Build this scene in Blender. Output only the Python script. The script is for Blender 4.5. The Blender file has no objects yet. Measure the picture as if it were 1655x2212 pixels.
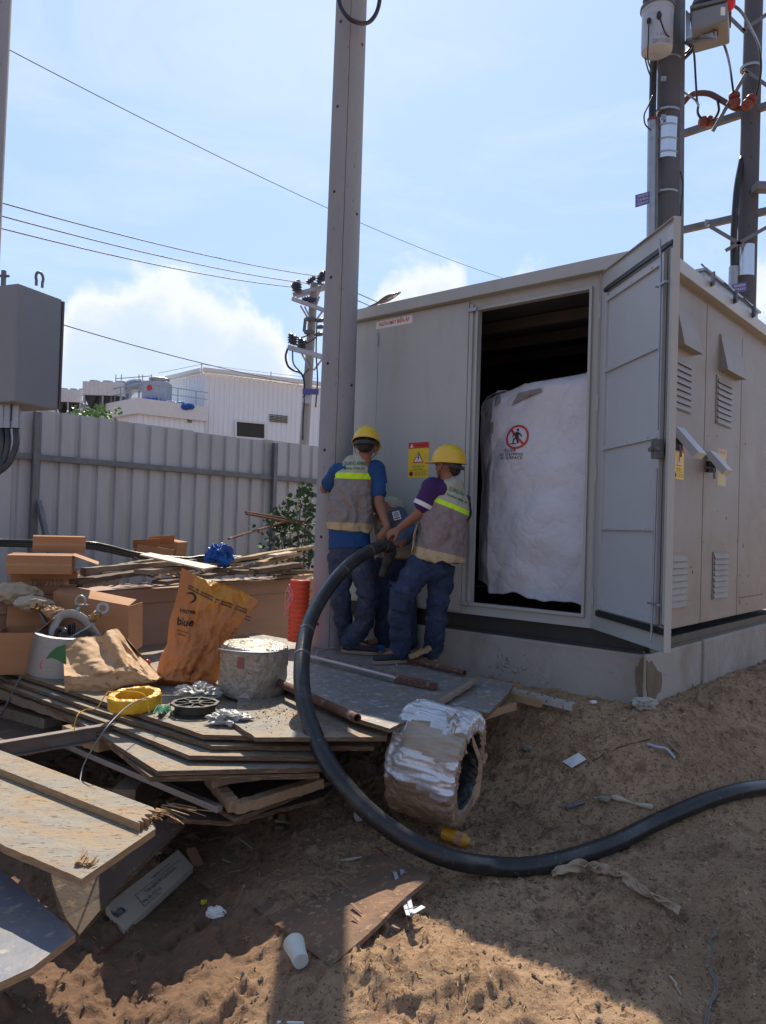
import bpy, bmesh, math, random
import numpy as np
from mathutils import Vector, Matrix, noise
from mathutils.bvhtree import BVHTree
random.seed(7)
V = Vector
C = bpy.context.scene.collection
SC = bpy.context.scene
# ------------------------------------------------------------------ camera
CAMZ = 1.5
FPX, CX, CY = 1678.0, 827.5, 1106.0          # focal length and centre of a 1655 x 2212 frame
_p, _r = math.radians(1.04), math.radians(1.77)
FW = V((0, math.cos(_p), math.sin(_p)))
_u = V((0, -math.sin(_p), math.cos(_p)))
RX = V((1, 0, 0)) * math.cos(_r) + _u * math.sin(_r)
UP = V((1, 0, 0)) * -math.sin(_r) + _u * math.cos(_r)
cd = bpy.data.cameras.new('camera'); cam = bpy.data.objects.new('camera', cd); C.objects.link(cam)
cd.sensor_width = 36; cd.sensor_fit = 'HORIZONTAL'; cd.lens = 36 * FPX / 1655
cd.clip_start = 0.05; cd.clip_end = 3000
m = Matrix((RX, UP, -FW)).transposed().to_4x4(); m.translation = (0, 0, CAMZ)
cam.matrix_world = m; SC.camera = cam
# ------------------------------------------------------------------ sun and sky
SUN_EL, SUN_AZ = math.radians(48.5), math.radians(-3.0)
sd = V((math.sin(SUN_AZ) * math.cos(SUN_EL), math.cos(SUN_AZ) * math.cos(SUN_EL), math.sin(SUN_EL)))
ld = bpy.data.lights.new('sun', 'SUN'); ld.energy = 5.0; ld.angle = math.radians(0.5); ld.color = (1, .90, .74)
lo = bpy.data.objects.new('sun', ld); C.objects.link(lo); lo.rotation_euler = sd.to_track_quat('Z', 'Y').to_euler()
W = bpy.data.worlds.new('World'); SC.world = W; W.use_nodes = True
SC.view_settings.view_transform = 'Standard'; SC.view_settings.look = 'None'; SC.view_settings.exposure = 0.36
SC.view_settings.gamma = 1
def sky_world():
    nt = W.node_tree; N = nt.nodes; L = nt.links; N.clear()
    def nd(t, **k):
        n = N.new(t)
        for a, b in k.items(): setattr(n, a, b)
        return n
    def mth(op, a, b=None, c=None, clamp=False):
        n = nd('ShaderNodeMath', operation=op, use_clamp=clamp)
        for i, x in enumerate((a, b, c)):
            if x is None: continue
            if isinstance(x, (int, float)): n.inputs[i].default_value = x
            else: L.new(x, n.inputs[i])
        return n.outputs[0]
    def mixc(f, a, b):
        n = nd('ShaderNodeMix', data_type='RGBA')
        for i, x in ((0, f), (6, a), (7, b)):
            if isinstance(x, (int, float)): n.inputs[i].default_value = x
            elif isinstance(x, tuple): n.inputs[i].default_value = (*x, 1)
            else: L.new(x, n.inputs[i])
        return n.outputs[2]
    sky = nd('ShaderNodeTexSky', sky_type='NISHITA'); sky.sun_disc = False
    sky.sun_elevation = SUN_EL; sky.sun_rotation = SUN_AZ; sky.air_density = 1.1; sky.dust_density = 0.9; sky.ozone_density = 2.0
    tc = nd('ShaderNodeTexCoord'); sx = nd('ShaderNodeSeparateXYZ'); L.new(tc.outputs['Generated'], sx.inputs[0])
    x, y, z = sx.outputs
    az = mth('MULTIPLY', mth('ARCTAN2', x, y), 57.2958)
    el = mth('MULTIPLY', mth('ARCSINE', z), 57.2958)
    def noi(scale, detail, rough, w=0.0, vec=None):
        n = nd('ShaderNodeTexNoise'); n.inputs['Scale'].default_value = scale; n.inputs['Detail'].default_value = detail
        n.inputs['Roughness'].default_value = rough; n.inputs['Distortion'].default_value = w
        L.new(vec or tc.outputs['Generated'], n.inputs['Vector']); return n.outputs[0]
    n1 = noi(9, 7, .58, .3); n2 = noi(24, 6, .6, .4)
    # cloud-top profile over azimuth (deg -> elevation deg)
    fc = nd('ShaderNodeFloatCurve'); c = fc.mapping.curves[0]
    prof = [(-60, 12), (-40, 16), (-30, 13), (-25, 12), (-23, 13), (-22, 16), (-19.5, 16.8), (-17.5, 18.3), (-15, 18.2), (-12, 17.4), (-10, 16.2), (-8, 13.5), (-6.5, 9), (-3, 6), (-2.2, 11), (-1, 17), (1, 18.6),
            (3.5, 19), (5.5, 18), (6.8, 14), (8, 15.5), (9.5, 18), (11, 18.2), (12.5, 17), (14, 17), (16, 19), (18, 18), (21, 15), (23, 16.8), (26, 19), (30, 17), (45, 19), (60, 12)]
    mp = lambda a: (a + 60) / 120
    c.points[0].location = (0, prof[0][1] / 30); c.points[1].location = (1, prof[-1][1] / 30)
    for a, h in prof[1:-1]: c.points.new(mp(a), h / 30)
    fc.mapping.update()
    L.new(mth('MULTIPLY_ADD', az, 1 / 120, .5, True), fc.inputs['Value'])
    top = mth('MULTIPLY', fc.outputs[0], 30)
    top = mth('ADD', top, mth('MULTIPLY', mth('SUBTRACT', n1, .5), 9))
    top = mth('ADD', top, mth('MULTIPLY', mth('SUBTRACT', n2, .5), 3.6))
    dlt = mth('SUBTRACT', top, el)
    edge = nd('ShaderNodeMapRange', interpolation_type='SMOOTHSTEP'); L.new(dlt, edge.inputs[0]); edge.inputs[1].default_value = -.5; edge.inputs[2].default_value = 2.2
    fade = nd('ShaderNodeMapRange', interpolation_type='SMOOTHSTEP'); L.new(dlt, fade.inputs[0])
    fade.inputs[1].default_value = 1.5; fade.inputs[2].default_value = 8; fade.inputs[3].default_value = 1; fade.inputs[4].default_value = .55
    mpv = nd('ShaderNodeMapping'); mpv.inputs['Scale'].default_value = (1, 1, 3.2); mpv.inputs['Rotation'].default_value = (.2, .3, 0); L.new(tc.outputs['Generated'], mpv.inputs[0])
    thin = mth('MULTIPLY', mth('SUBTRACT', noi(2.6, 9, .62, .8, mpv.outputs[0]), .47), 3.2, None, True)
    mask = mth('MULTIPLY', edge.outputs[0], fade.outputs[0])
    body = mixc(mth('MULTIPLY', mth('SUBTRACT', dlt, 1.0), .33, None, True), (9.2, 9.4, 9.8), (7.0, 7.8, 9.2))
    # thin high haze everywhere keeps the blue pale
    hz = nd('ShaderNodeMapRange'); L.new(el, hz.inputs[0]); hz.inputs[1].default_value = 0; hz.inputs[2].default_value = 45
    hz.inputs[3].default_value = .80; hz.inputs[4].default_value = .66
    base = mixc(hz.outputs[0], sky.outputs[0], (4.9, 7.0, 11.2))
    base = mixc(mth('MULTIPLY', thin, .5), base, (7.6, 8.4, 9.6))
    col = mixc(mask, base, body)
    # the half of the sky away from the sun, and the zenith, are deeper and dimmer
    k1 = nd('ShaderNodeMapRange', interpolation_type='SMOOTHSTEP'); L.new(y, k1.inputs[0]); k1.inputs[1].default_value = -.35; k1.inputs[2].default_value = .6; k1.inputs[3].default_value = .66; k1.inputs[4].default_value = 1
    k2 = nd('ShaderNodeMapRange', interpolation_type='SMOOTHSTEP'); L.new(z, k2.inputs[0]); k2.inputs[1].default_value = .62; k2.inputs[2].default_value = .95; k2.inputs[3].default_value = 1; k2.inputs[4].default_value = .6
    bg = nd('ShaderNodeBackground'); L.new(mth('MULTIPLY', mth('MULTIPLY', k1.outputs[0], k2.outputs[0]), .088), bg.inputs[1]); L.new(col, bg.inputs[0])
    out = nd('ShaderNodeOutputWorld'); L.new(bg.outputs[0], out.inputs[0])
sky_world()
# ------------------------------------------------------------------ picking points in the world
def ray(x, y):
    return (FW + RX * ((x - CX) / FPX) + UP * (-(y - CY) / FPX))
O = V((0, 0, CAMZ))
def at(x, y, Y): d = ray(x, y); return O + d * (Y / d.y)
def onz(x, y, z): d = ray(x, y); return O + d * ((z - CAMZ) / d.z)
def onpl(x, y, p, n): d = ray(x, y); return O + d * ((p - O).dot(n) / d.dot(n))
# ------------------------------------------------------------------ materials
_M = {}
def mk(name, col, col2=None, sc=4, rough=.7, metal=0, bump=.15, bsc=60, spots=None, stretch=(1, 1, 1), fac=.8, rv=.12, dirt=None, spec=.5, coat=0, sheen=0, crease=None):
    if name in _M: return _M[name]
    m = bpy.data.materials.new(name); m.use_nodes = True; nt = m.node_tree; N = nt.nodes; L = nt.links
    b = N['Principled BSDF']; b.inputs['Roughness'].default_value = rough; b.inputs['Metallic'].default_value = metal
    b.inputs['Specular IOR Level'].default_value = spec; b.inputs['Coat Weight'].default_value = coat; b.inputs['Sheen Weight'].default_value = sheen
    tc = N.new('ShaderNodeTexCoord'); mp = N.new('ShaderNodeMapping'); mp.inputs['Scale'].default_value = stretch
    L.new(tc.outputs['Object'], mp.inputs['Vector'])
    def noi(s, d=6, r=.6, v=None):
        n = N.new('ShaderNodeTexNoise'); n.inputs['Scale'].default_value = s; n.inputs['Detail'].default_value = d; n.inputs['Roughness'].default_value = r
        L.new(v or mp.outputs[0], n.inputs['Vector']); return n.outputs[0]
    def ramp(src, a, b_, c0=(0, 0, 0, 1), c1=(1, 1, 1, 1)):
        r = N.new('ShaderNodeValToRGB'); r.color_ramp.elements[0].position = a; r.color_ramp.elements[1].position = b_
        r.color_ramp.elements[0].color = c0; r.color_ramp.elements[1].color = c1; L.new(src, r.inputs[0]); return r.outputs[0]
    def mix(f, a, b_):
        n = N.new('ShaderNodeMix'); n.data_type = 'RGBA'
        if isinstance(f, float): n.inputs[0].default_value = f
        else: L.new(f, n.inputs[0])
        for i, x in ((6, a), (7, b_)):
            if isinstance(x, tuple): n.inputs[i].default_value = (*x[:3], 1)
            else: L.new(x, n.inputs[i])
        return n.outputs[2]
    col2 = col2 or tuple(c * .72 for c in col)
    n0 = noi(sc)
    cc = mix(ramp(n0, .5 - fac * .35, .5 + fac * .35), col, col2)
    if dirt:
        dc, ds, th = dirt
        cc = mix(ramp(noi(ds, 9, .72), th - .08, th + .14), cc, dc)
    if spots:
        spc, ss, th = spots
        cc = mix(ramp(noi(ss, 5, .6), th - .03, th + .07), cc, spc)
    L.new(cc, b.inputs['Base Color'])
    rn = N.new('ShaderNodeMapRange'); L.new(noi(sc * 2.3, 5), rn.inputs[0]); rn.inputs[3].default_value = max(.03, rough - rv); rn.inputs[4].default_value = min(1, rough + rv)
    L.new(rn.outputs[0], b.inputs['Roughness'])
    if bump:
        bp = N.new('ShaderNodeBump'); bp.inputs['Strength'].default_value = bump; bp.inputs['Distance'].default_value = .01
        L.new(noi(bsc, 6, .65), bp.inputs['Height']); L.new(bp.outputs[0], b.inputs['Normal'])
        if crease:
            cs, ca = crease; q = bp
            for k_, (sc_, am) in enumerate(((cs, ca), (cs * 2.7, ca * .5))):
                nn = noi(sc_, 3, .5); m1 = N.new('ShaderNodeMath'); m1.operation = 'SUBTRACT'; m1.inputs[1].default_value = .5; L.new(nn, m1.inputs[0])
                m2 = N.new('ShaderNodeMath'); m2.operation = 'ABSOLUTE'; L.new(m1.outputs[0], m2.inputs[0]); m3 = N.new('ShaderNodeMath'); m3.operation = 'POWER'; m3.inputs[1].default_value = .6; L.new(m2.outputs[0], m3.inputs[0])
                b3 = N.new('ShaderNodeBump'); b3.inputs['Strength'].default_value = .9; b3.inputs['Distance'].default_value = am; L.new(m3.outputs[0], b3.inputs['Height']); L.new(q.outputs[0], b3.inputs['Normal']); q = b3
            L.new(q.outputs[0], b.inputs['Normal'])
    _M[name] = m; return m
def flat(name, col, rough=.6, metal=0, emit=0):
    return mk(name, col, tuple(c * .88 for c in col), 30, rough, metal, .04, 200)
MT = dict(
    concrete=('concrete', (.36, .34, .335), (.25, .24, .24), 3, .85, 0, .35, 45, ((.12, .115, .11), 38, .66)),
    plinth=('plinth concrete', (.40, .37, .335), (.27, .245, .22), 2.2, .9, 0, .4, 30, ((.13, .115, .10), 22, .67)),
)
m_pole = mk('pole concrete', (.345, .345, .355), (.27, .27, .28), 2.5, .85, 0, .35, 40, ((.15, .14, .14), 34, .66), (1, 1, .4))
m_poled = mk('backlit pole concrete', (.105, .11, .13), (.075, .08, .095), 3, .85, 0, .3, 45, ((.15, .15, .15), 50, .68), (1, 1, .4))  # backlit silhouette tone of the right-hand poles, put into the concrete colour
m_plinth = mk('plinth concrete', (.40, .375, .345), (.29, .265, .24), 1.8, .9, 0, .45, 26, ((.13, .115, .10), 17, .68), dirt=((.24, .19, .14), 1.3, .58))
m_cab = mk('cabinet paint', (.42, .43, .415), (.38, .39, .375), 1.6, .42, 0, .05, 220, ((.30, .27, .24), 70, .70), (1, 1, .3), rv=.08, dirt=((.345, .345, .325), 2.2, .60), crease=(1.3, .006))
m_cabs = mk('shaded cabinet paint', (.27, .25, .225), (.24, .22, .20), 1.2, .5, 0, .05, 220, ((.23, .16, .11), 55, .68), dirt=((.23, .17, .12), 1.5, .58), crease=(1.1, .006))  # browner copy of the cabinet paint, the side's shade put into its colour
m_cabin = mk('door lining', (.47, .49, .51), (.42, .44, .46), 3, .45, 0, .06, 200)
m_dark = mk('black steel', (.02, .02, .021), (.035, .033, .03), 6, .55, .0, .1, 60)
m_rubber = mk('rubber', (.012, .012, .013), (.022, .021, .02), 9, .5, 0, .1, 120)
m_int = mk('cabinet interior', (.07, .07, .075), (.05, .05, .055), 3, .7, 0, .05, 60)
m_galv = mk('galvanised steel', (.40, .43, .47), (.29, .31, .345), 12, .45, .75, .1, 50)
m_galvd = mk('weathered steel', (.20, .21, .22), (.13, .13, .14), 8, .55, .5, .15, 60)
m_rust = mk('rusty steel', (.20, .085, .05), (.10, .05, .04), 14, .85, .2, .4, 90, ((.30, .22, .18), 16, .60))
m_fence = mk('fence sheet', (.45, .455, .48), (.39, .395, .42), 2.0, .5, .15, .05, 80, ((.25, .23, .22), 45, .72), (1, 1, .25), dirt=((.33, .32, .325), 1.6, .55))
m_fact = mk('factory cladding', (.84, .88, .92), (.76, .80, .85), .25, .6, 0, .02, 20)
m_white = mk('white paint', (.78, .78, .77), (.68, .68, .67), 5, .6, 0, .05, 60)
m_black = flat('black ink', (.015, .015, .016), .6)
m_red = flat('red ink', (.62, .04, .03), .5)
m_yel = flat('yellow ink', (.85, .60, .03), .45)
m_green = flat('green ink', (.02, .22, .10), .7)
m_blue = flat('blue sign', (.08, .08, .33), .5)
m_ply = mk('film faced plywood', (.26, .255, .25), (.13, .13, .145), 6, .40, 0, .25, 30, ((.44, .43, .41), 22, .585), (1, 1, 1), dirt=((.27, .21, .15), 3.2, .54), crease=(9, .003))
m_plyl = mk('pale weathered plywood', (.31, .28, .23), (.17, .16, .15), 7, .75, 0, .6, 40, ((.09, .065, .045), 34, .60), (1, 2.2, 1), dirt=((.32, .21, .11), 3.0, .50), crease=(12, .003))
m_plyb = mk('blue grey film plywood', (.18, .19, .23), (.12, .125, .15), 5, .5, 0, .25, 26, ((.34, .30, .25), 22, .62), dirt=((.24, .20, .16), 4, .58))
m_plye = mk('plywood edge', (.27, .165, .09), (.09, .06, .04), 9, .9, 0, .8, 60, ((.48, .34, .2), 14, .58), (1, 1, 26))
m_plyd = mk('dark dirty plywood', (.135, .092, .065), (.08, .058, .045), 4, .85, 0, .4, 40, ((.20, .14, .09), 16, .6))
m_wood = mk('pine timber', (.42, .28, .16), (.27, .17, .10), 6, .8, 0, .4, 40, None, (8, 1, 8))
m_wood2 = mk('grey timber', (.34, .26, .19), (.20, .15, .11), 6, .85, 0, .4, 40, None, (1, 8, 8))
m_split = mk('splintered wood', (.52, .33, .17), (.26, .15, .08), 18, .9, 0, .7, 60, None, (1, 1, 5))
m_crate = mk('red brown board', (.36, .235, .18), (.30, .19, .145), 2, .7, 0, .12, 40, None, (1, 1, 6))
m_card = mk('cardboard', (.43, .225, .11), (.35, .175, .085), 2.5, .85, 0, .1, 60, None, (1, 1, 7))
m_cardp = mk('pale cardboard', (.52, .43, .33), (.42, .35, .27), 3, .85, 0, .12, 40)
m_tape = mk('parcel tape', (.40, .26, .15), (.34, .21, .12), 8, .3, 0, .1, 50)
m_bag = mk('kraft paper', (.54, .21, .065), (.44, .16, .05), 3, .65, 0, .2, 22, crease=(5, .012))
m_bagl = mk('amber plastic liner', (.62, .27, .03), (.50, .20, .02), 12, .4, 0, .5, 50)
m_bag2 = mk('old kraft paper', (.56, .36, .20), (.42, .255, .13), 5, .8, 0, .3, 26, ((.20, .13, .07), 24, .62), crease=(6, .006))
m_foil = mk('silver wrap', (.70, .73, .80), (.52, .51, .50), 5, .3, .45, .2, 22, None, crease=(5, .010))
m_wrap = mk('dirty wrap', (.36, .25, .165), (.22, .15, .10), 3, .42, 0, .3, 24, ((.46, .38, .30), 12, .62), crease=(5, .022))
m_clear = mk('crumpled clear plastic', (.50, .485, .45), (.33, .32, .29), 16, .35, 0, .3, 60, None, crease=(22, .003))
m_alu = mk('brushed aluminium', (.46, .45, .44), (.34, .33, .32), 16, .42, .7, .25, 70, None, (1, 1, 12))
m_brass = mk('brass clamp', (.40, .26, .11), (.28, .17, .07), 30, .45, .6, .3, 80)
m_yplas = mk('yellow film', (.78, .44, .02), (.66, .34, .015), 18, .25, 0, .5, 60)
m_blueb = mk('blue polythene', (.012, .12, .48), (.008, .07, .30), 14, .35, 0, .3, 40, crease=(14, .02))
m_orange = mk('orange pipe', (.72, .09, .03), (.60, .06, .02), 6, .4, 0, .1, 60)
m_pink = flat('pink string', (.75, .25, .28))
m_greens = flat('green string', (.18, .62, .36))
m_skin = mk('skin', (.30, .135, .075), (.25, .105, .06), 12, .5, 0, .1, 160)
m_hair = mk('black hair', (.012, .011, .010), (.02, .018, .016), 30, .5, 0, .5, 180)
m_helm = mk('yellow helmet plastic', (.80, .52, .045), (.72, .45, .04), 5, .28, 0, .03, 80, ((.45, .3, .1), 40, .7))
m_jean = mk('denim', (.030, .052, .115), (.017, .028, .064), 14, .85, 0, .35, 130, None, dirt=((.09, .115, .17), 7, .60), crease=(9, .014))
m_jean2 = mk('washed denim', (.038, .058, .110), (.022, .033, .068), 14, .85, 0, .35, 130, None, dirt=((.11, .115, .13), 7, .60), crease=(9, .014))
m_bshirt = mk('blue polo', (.010, .065, .20), (.008, .048, .155), 6, .8, 0, .12, 130)
m_pshirt = mk('purple polo', (.055, .015, .10), (.045, .012, .085), 6, .8, 0, .12, 130)
m_gshirt = mk('blue grey workshirt', (.10, .14, .22), (.07, .10, .16), 6, .85, 0, .15, 130)
m_shoe = mk('dark canvas', (.022, .024, .034), (.03, .03, .04), 20, .85, 0, .3, 140)
m_sole = mk('gum sole', (.33, .24, .17), (.25, .18, .13), 14, .7, 0, .2, 80)
m_cable = mk('cable sheath', (.013, .014, .016), (.022, .022, .025), 12, .36, 0, .12, 70, ((.13, .11, .09), 40, .66), dirt=((.085, .072, .056), 3.5, .60))
m_arr = mk('silicone rust red', (.20, .045, .035), (.16, .035, .03), 12, .6)
m_porc = mk('dark porcelain', (.10, .12, .14), (.07, .08, .10), 8, .25)
m_leaf = mk('leaf green', (.045, .080, .022), (.025, .05, .015), 6, .75, 0, .1, 60)
m_leafb = mk('bright leaf', (.14, .28, .03), (.08, .17, .02), 6, .5, 0, .1, 60)
m_stem = mk('brown stem', (.12, .085, .05), None, 20, .85)
m_wire = flat('wire', (.12, .125, .14), .6)
m_cloth = mk('white wrap cloth', (.80, .80, .84), (.66, .66, .73), 1.3, .5, 0, .1, 14, crease=(2.4, .026))
m_grey = mk('junction box paint', (.22, .235, .25), (.19, .205, .22), 2, .5, 0, .05, 150)
m_can = mk('light grey enamel', (.42, .47, .56), (.34, .385, .46), 4, .45, 0, .05, 60, None, dirt=((.30, .22, .17), 6, .63))
m_hdpe = mk('milky plastic', (.66, .66, .58), (.55, .55, .48), 14, .4, 0, .2, 40)
# ------------------------------------------------------------------ objects and tags
def tag(o, label=None, cat=None, group=None, kind=None):
    if label: o['label'] = label
    if cat: o['category'] = cat
    if group: o['group'] = group
    if kind: o['kind'] = kind
    return o
def thing(name, loc, label, cat, group=None):
    o = bpy.data.objects.new(name, None); o.empty_display_size = .1; C.objects.link(o); o.location = V(loc)
    return tag(o, label, cat, group)
def wloc(o):
    p = V((0, 0, 0))
    while o is not None: p += o.location; o = o.parent
    return p
def dup(root, loc, label, rz=None, group=None):
    r = root.copy(); C.objects.link(r); r.location = V(loc); r['label'] = label
    if group: r['group'] = group
    if rz is not None: r.rotation_euler = (0, 0, rz)
    for ch in list(root.children):
        c = ch.copy(); C.objects.link(c); c.parent = r
        for g in ch.children:
            d = g.copy(); C.objects.link(d); d.parent = c
    return r
class MB:
    def __init__(s): s.v = []; s.f = []; s.mi = []; s.cur = 0
    def add(s, vs, fs, M=None):
        n = len(s.v)
        s.v += [(M @ V(p)) if M is not None else V(p) for p in vs]
        s.f += [tuple(i + n for i in f) for f in fs]; s.mi += [s.cur] * len(fs); return s
    def m(s, i): s.cur = i; return s
    def box(s, c, size, R=None):
        a, b, d = [x / 2 for x in size]
        vs = [V((x, y, z)) for x in (-a, a) for y in (-b, b) for z in (-d, d)]
        fs = [(0, 1, 3, 2), (4, 6, 7, 5), (0, 4, 5, 1), (2, 3, 7, 6), (0, 2, 6, 4), (1, 5, 7, 3)]
        M = Matrix.Translation(V(c)) @ (R.to_4x4() if R is not None else Matrix())
        return s.add(vs, fs, M)
    def prism(s, poly, th, sm=None):
        """poly = list of 3d points, th = thickness vector; optional side material index"""
        n = len(poly); P = [V(p) for p in poly]; T = V(th)
        base = len(s.v); s.v += P + [p + T for p in P]
        s.f.append(tuple(base + i for i in range(n))); s.mi.append(s.cur)
        s.f.append(tuple(base + n + i for i in reversed(range(n)))); s.mi.append(s.cur)
        for i in range(n):
            j = (i + 1) % n
            s.f.append((base + i, base + n + i, base + n + j, base + j)); s.mi.append(s.cur if sm is None else sm)
        return s
    def beam(s, p0, p1, w, h, up=(0, 0, 1)):
        p0, p1 = V(p0), V(p1); d = (p1 - p0); l = d.length; d.normalize(); u = V(up)
        x = d.cross(u)
        if x.length < 1e-4: x = d.cross(V((1, 0, 0)))
        x.normalize(); u = x.cross(d)
        R = Matrix((x, d, u)).transposed()
        return s.box((p0 + p1) / 2, (w, l, h), R)
    def tube(s, pts, r, seg=10, caps=True, ry=None, side=None):
        P = [V(p) for p in pts]; n = len(P); rs = r if isinstance(r, (list, tuple)) else [r] * n
        base = len(s.v); pu = None
        for i in range(n):
            t = (P[min(i + 1, n - 1)] - P[max(i - 1, 0)]).normalized()
            if pu is None:
                a = V(side) if side is not None else (V((0, 0, 1)) if abs(t.z) < .9 else V((1, 0, 0)))
                pu = (a - t * a.dot(t)).normalized()
            else:
                pu = (pu - t * pu.dot(t)).normalized()
            w = t.cross(pu)
            r2 = (ry[i] if ry else rs[i])
            for k in range(seg):
                a = 2 * math.pi * k / seg; s.v.append(P[i] + pu * math.cos(a) * rs[i] + w * math.sin(a) * r2)
        for i in range(n - 1):
            for k in range(seg):
                k2 = (k + 1) % seg
                s.f.append((base + i * seg + k, base + i * seg + k2, base + (i + 1) * seg + k2, base + (i + 1) * seg + k)); s.mi.append(s.cur)
        if caps:
            s.f.append(tuple(base + k for k in reversed(range(seg)))); s.mi.append(s.cur)
            s.f.append(tuple(base + (n - 1) * seg + k for k in range(seg))); s.mi.append(s.cur)
        return s
    def lathe(s, prof, M=None, seg=24, closed=False):
        """prof = [(r, z)...] around local z"""
        vs = []; fs = []; n = len(prof)
        for r, z in prof:
            for k in range(seg):
                a = 2 * math.pi * k / seg; vs.append((r * math.cos(a), r * math.sin(a), z))
        rng = n if closed else n - 1
        for i in range(rng):
            j = (i + 1) % n
            for k in range(seg):
                k2 = (k + 1) % seg; fs.append((i * seg + k, i * seg + k2, j * seg + k2, j * seg + k))
        if not closed:
            fs.append(tuple(reversed(range(seg)))); fs.append(tuple((n - 1) * seg + k for k in range(seg)))
        return s.add(vs, fs, M)
    def ell(s, c, r, R=None, seg=16):
        vs = []; fs = []; rings = seg // 2
        for i in range(rings + 1):
            th = math.pi * i / rings
            for k in range(seg):
                a = 2 * math.pi * k / seg
                vs.append((r[0] * math.sin(th) * math.cos(a), r[1] * math.sin(th) * math.sin(a), r[2] * math.cos(th)))
        for i in range(rings):
            for k in range(seg):
                k2 = (k + 1) % seg; fs.append((i * seg + k, (i + 1) * seg + k, (i + 1) * seg + k2, i * seg + k2))
        return s.add(vs, fs, Matrix.Translation(V(c)) @ (R.to_4x4() if R is not None else Matrix()))
    def grid(s, fn, nu, nv):
        base = len(s.v)
        for j in range(nv + 1):
            for i in range(nu + 1): s.v.append(V(fn(i / nu, j / nv)))
        for j in range(nv):
            for i in range(nu):
                a = base + j * (nu + 1) + i; s.f.append((a, a + 1, a + nu + 2, a + nu + 1)); s.mi.append(s.cur)
        return s
    def mesh(s, name, org=V((0, 0, 0)), smooth=False):
        me = bpy.data.meshes.new(name); me.from_pydata([tuple(p - org) for p in s.v], [], s.f)
        me.polygons.foreach_set('material_index', s.mi)
        if smooth: me.polygons.foreach_set('use_smooth', [True] * len(s.f))
        me.update(); return me
    def build(s, name, mats, parent=None, org=None, smooth=False, bevel=0, auto=None):
        o0 = wloc(parent) if parent is not None else (V(org) if org is not None else sum(s.v, V()) / len(s.v))
        me = s.mesh(name, o0, smooth or auto is not None)
        bm = bmesh.new(); bm.from_mesh(me)
        bmesh.ops.remove_doubles(bm, verts=bm.verts, dist=1e-6)
        bmesh.ops.recalc_face_normals(bm, faces=bm.faces); bm.to_mesh(me); bm.free()
        for mm in (mats if isinstance(mats, (list, tuple)) else [mats]): me.materials.append(mm)
        if auto is not None: me.set_sharp_from_angle(angle=math.radians(auto))
        o = bpy.data.objects.new(name, me); C.objects.link(o)
        if parent is not None: o.parent = parent
        else: o.location = o0
        if bevel:
            b = o.modifiers.new('bevel', 'BEVEL'); b.width = bevel; b.segments = 2; b.limit_method = 'ANGLE'
        return o
def bez(pts, n=8):
    """Catmull-Rom through the points"""
    P = [V(p) for p in pts]; P = [P[0] * 2 - P[1]] + P + [P[-1] * 2 - P[-2]]; out = []
    for i in range(1, len(P) - 2):
        for k in range(n):
            t = k / n; a, b, c, d = P[i - 1], P[i], P[i + 1], P[i + 2]
            out.append(.5 * ((2 * b) + (c - a) * t + (2 * a - 5 * b + 4 * c - d) * t * t + (3 * b - 3 * c + d - a) * t ** 3))
    out.append(P[-2]); return out
def frame(x, y, z): return Matrix((V(x), V(y), V(z))).transposed()
def txt_mesh(s, size=1.0, align='CENTER', bold=0.0, shear=0):
    cu = bpy.data.curves.new('t', 'FONT'); cu.body = s; cu.size = size; cu.align_x = align; cu.align_y = 'CENTER'; cu.offset = bold; cu.shear = shear
    cu.resolution_u = 3
    o = bpy.data.objects.new('t', cu); C.objects.link(o); dg = bpy.context.evaluated_depsgraph_get()
    me = bpy.data.meshes.new_from_object(o.evaluated_get(dg)); vs = [v.co.copy() for v in me.vertices]; fs = [tuple(p.vertices) for p in me.polygons]
    C.objects.unlink(o); bpy.data.objects.remove(o); bpy.data.curves.remove(cu); bpy.data.meshes.remove(me); return vs, fs
def write(mb, s, org, rt, up, size, bold=0.0, off=.0015, align='CENTER', bvh=None, width=None, shear=0):
    vs, fs = txt_mesh(s, 1.0, align, bold / max(size, 1e-6), shear)
    if not vs: return
    if width:
        w = max(v.x for v in vs) - min(v.x for v in vs); kx = width / w
    else: kx = size
    rt = V(rt).normalized(); up = V(up).normalized(); n = rt.cross(up)
    P = [V(org) + rt * (v.x * kx) + up * (v.y * size) + n * off for v in vs]
    if bvh is not None: P = project(P, n, bvh, off)
    mb.add(P, fs)
def project(P, n, bvh, off=.003):
    out = []
    for p in P:
        h, nn, i, d = bvh.ray_cast(p + n * .6, -n, 1.5)
        out.append((h + n * off) if h is not None else p)
    return out
def decal(mb, poly2, org, rt, up, n, bvh, off=.003, sub=6):
    """subdivided quad projected onto a mesh"""
    a, b, c, d = [V(org) + V(rt) * x + V(up) * y for x, y in poly2]
    P = []; fs = []
    for j in range(sub + 1):
        for i in range(sub + 1):
            u, v = i / sub, j / sub; P.append((a * (1 - u) + b * u) * (1 - v) + (d * (1 - u) + c * u) * v)
    for j in range(sub):
        for i in range(sub): k = j * (sub + 1) + i; fs.append((k, k + 1, k + sub + 2, k + sub + 1))
    mb.add(project(P, n, bvh, off), fs)
def nz(p, s=1.0, o=0.0): return noise.noise(V(p) * s + V((o, o * 1.7, -o)))
def fbm(p, s=1.0, oct=4, o=0.0):
    r = 0; a = 1; t = 0
    for k in range(oct): r += a * nz(p, s, o + k * 3.1); t += a; a *= .5; s *= 2.05
    return r / t
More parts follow.
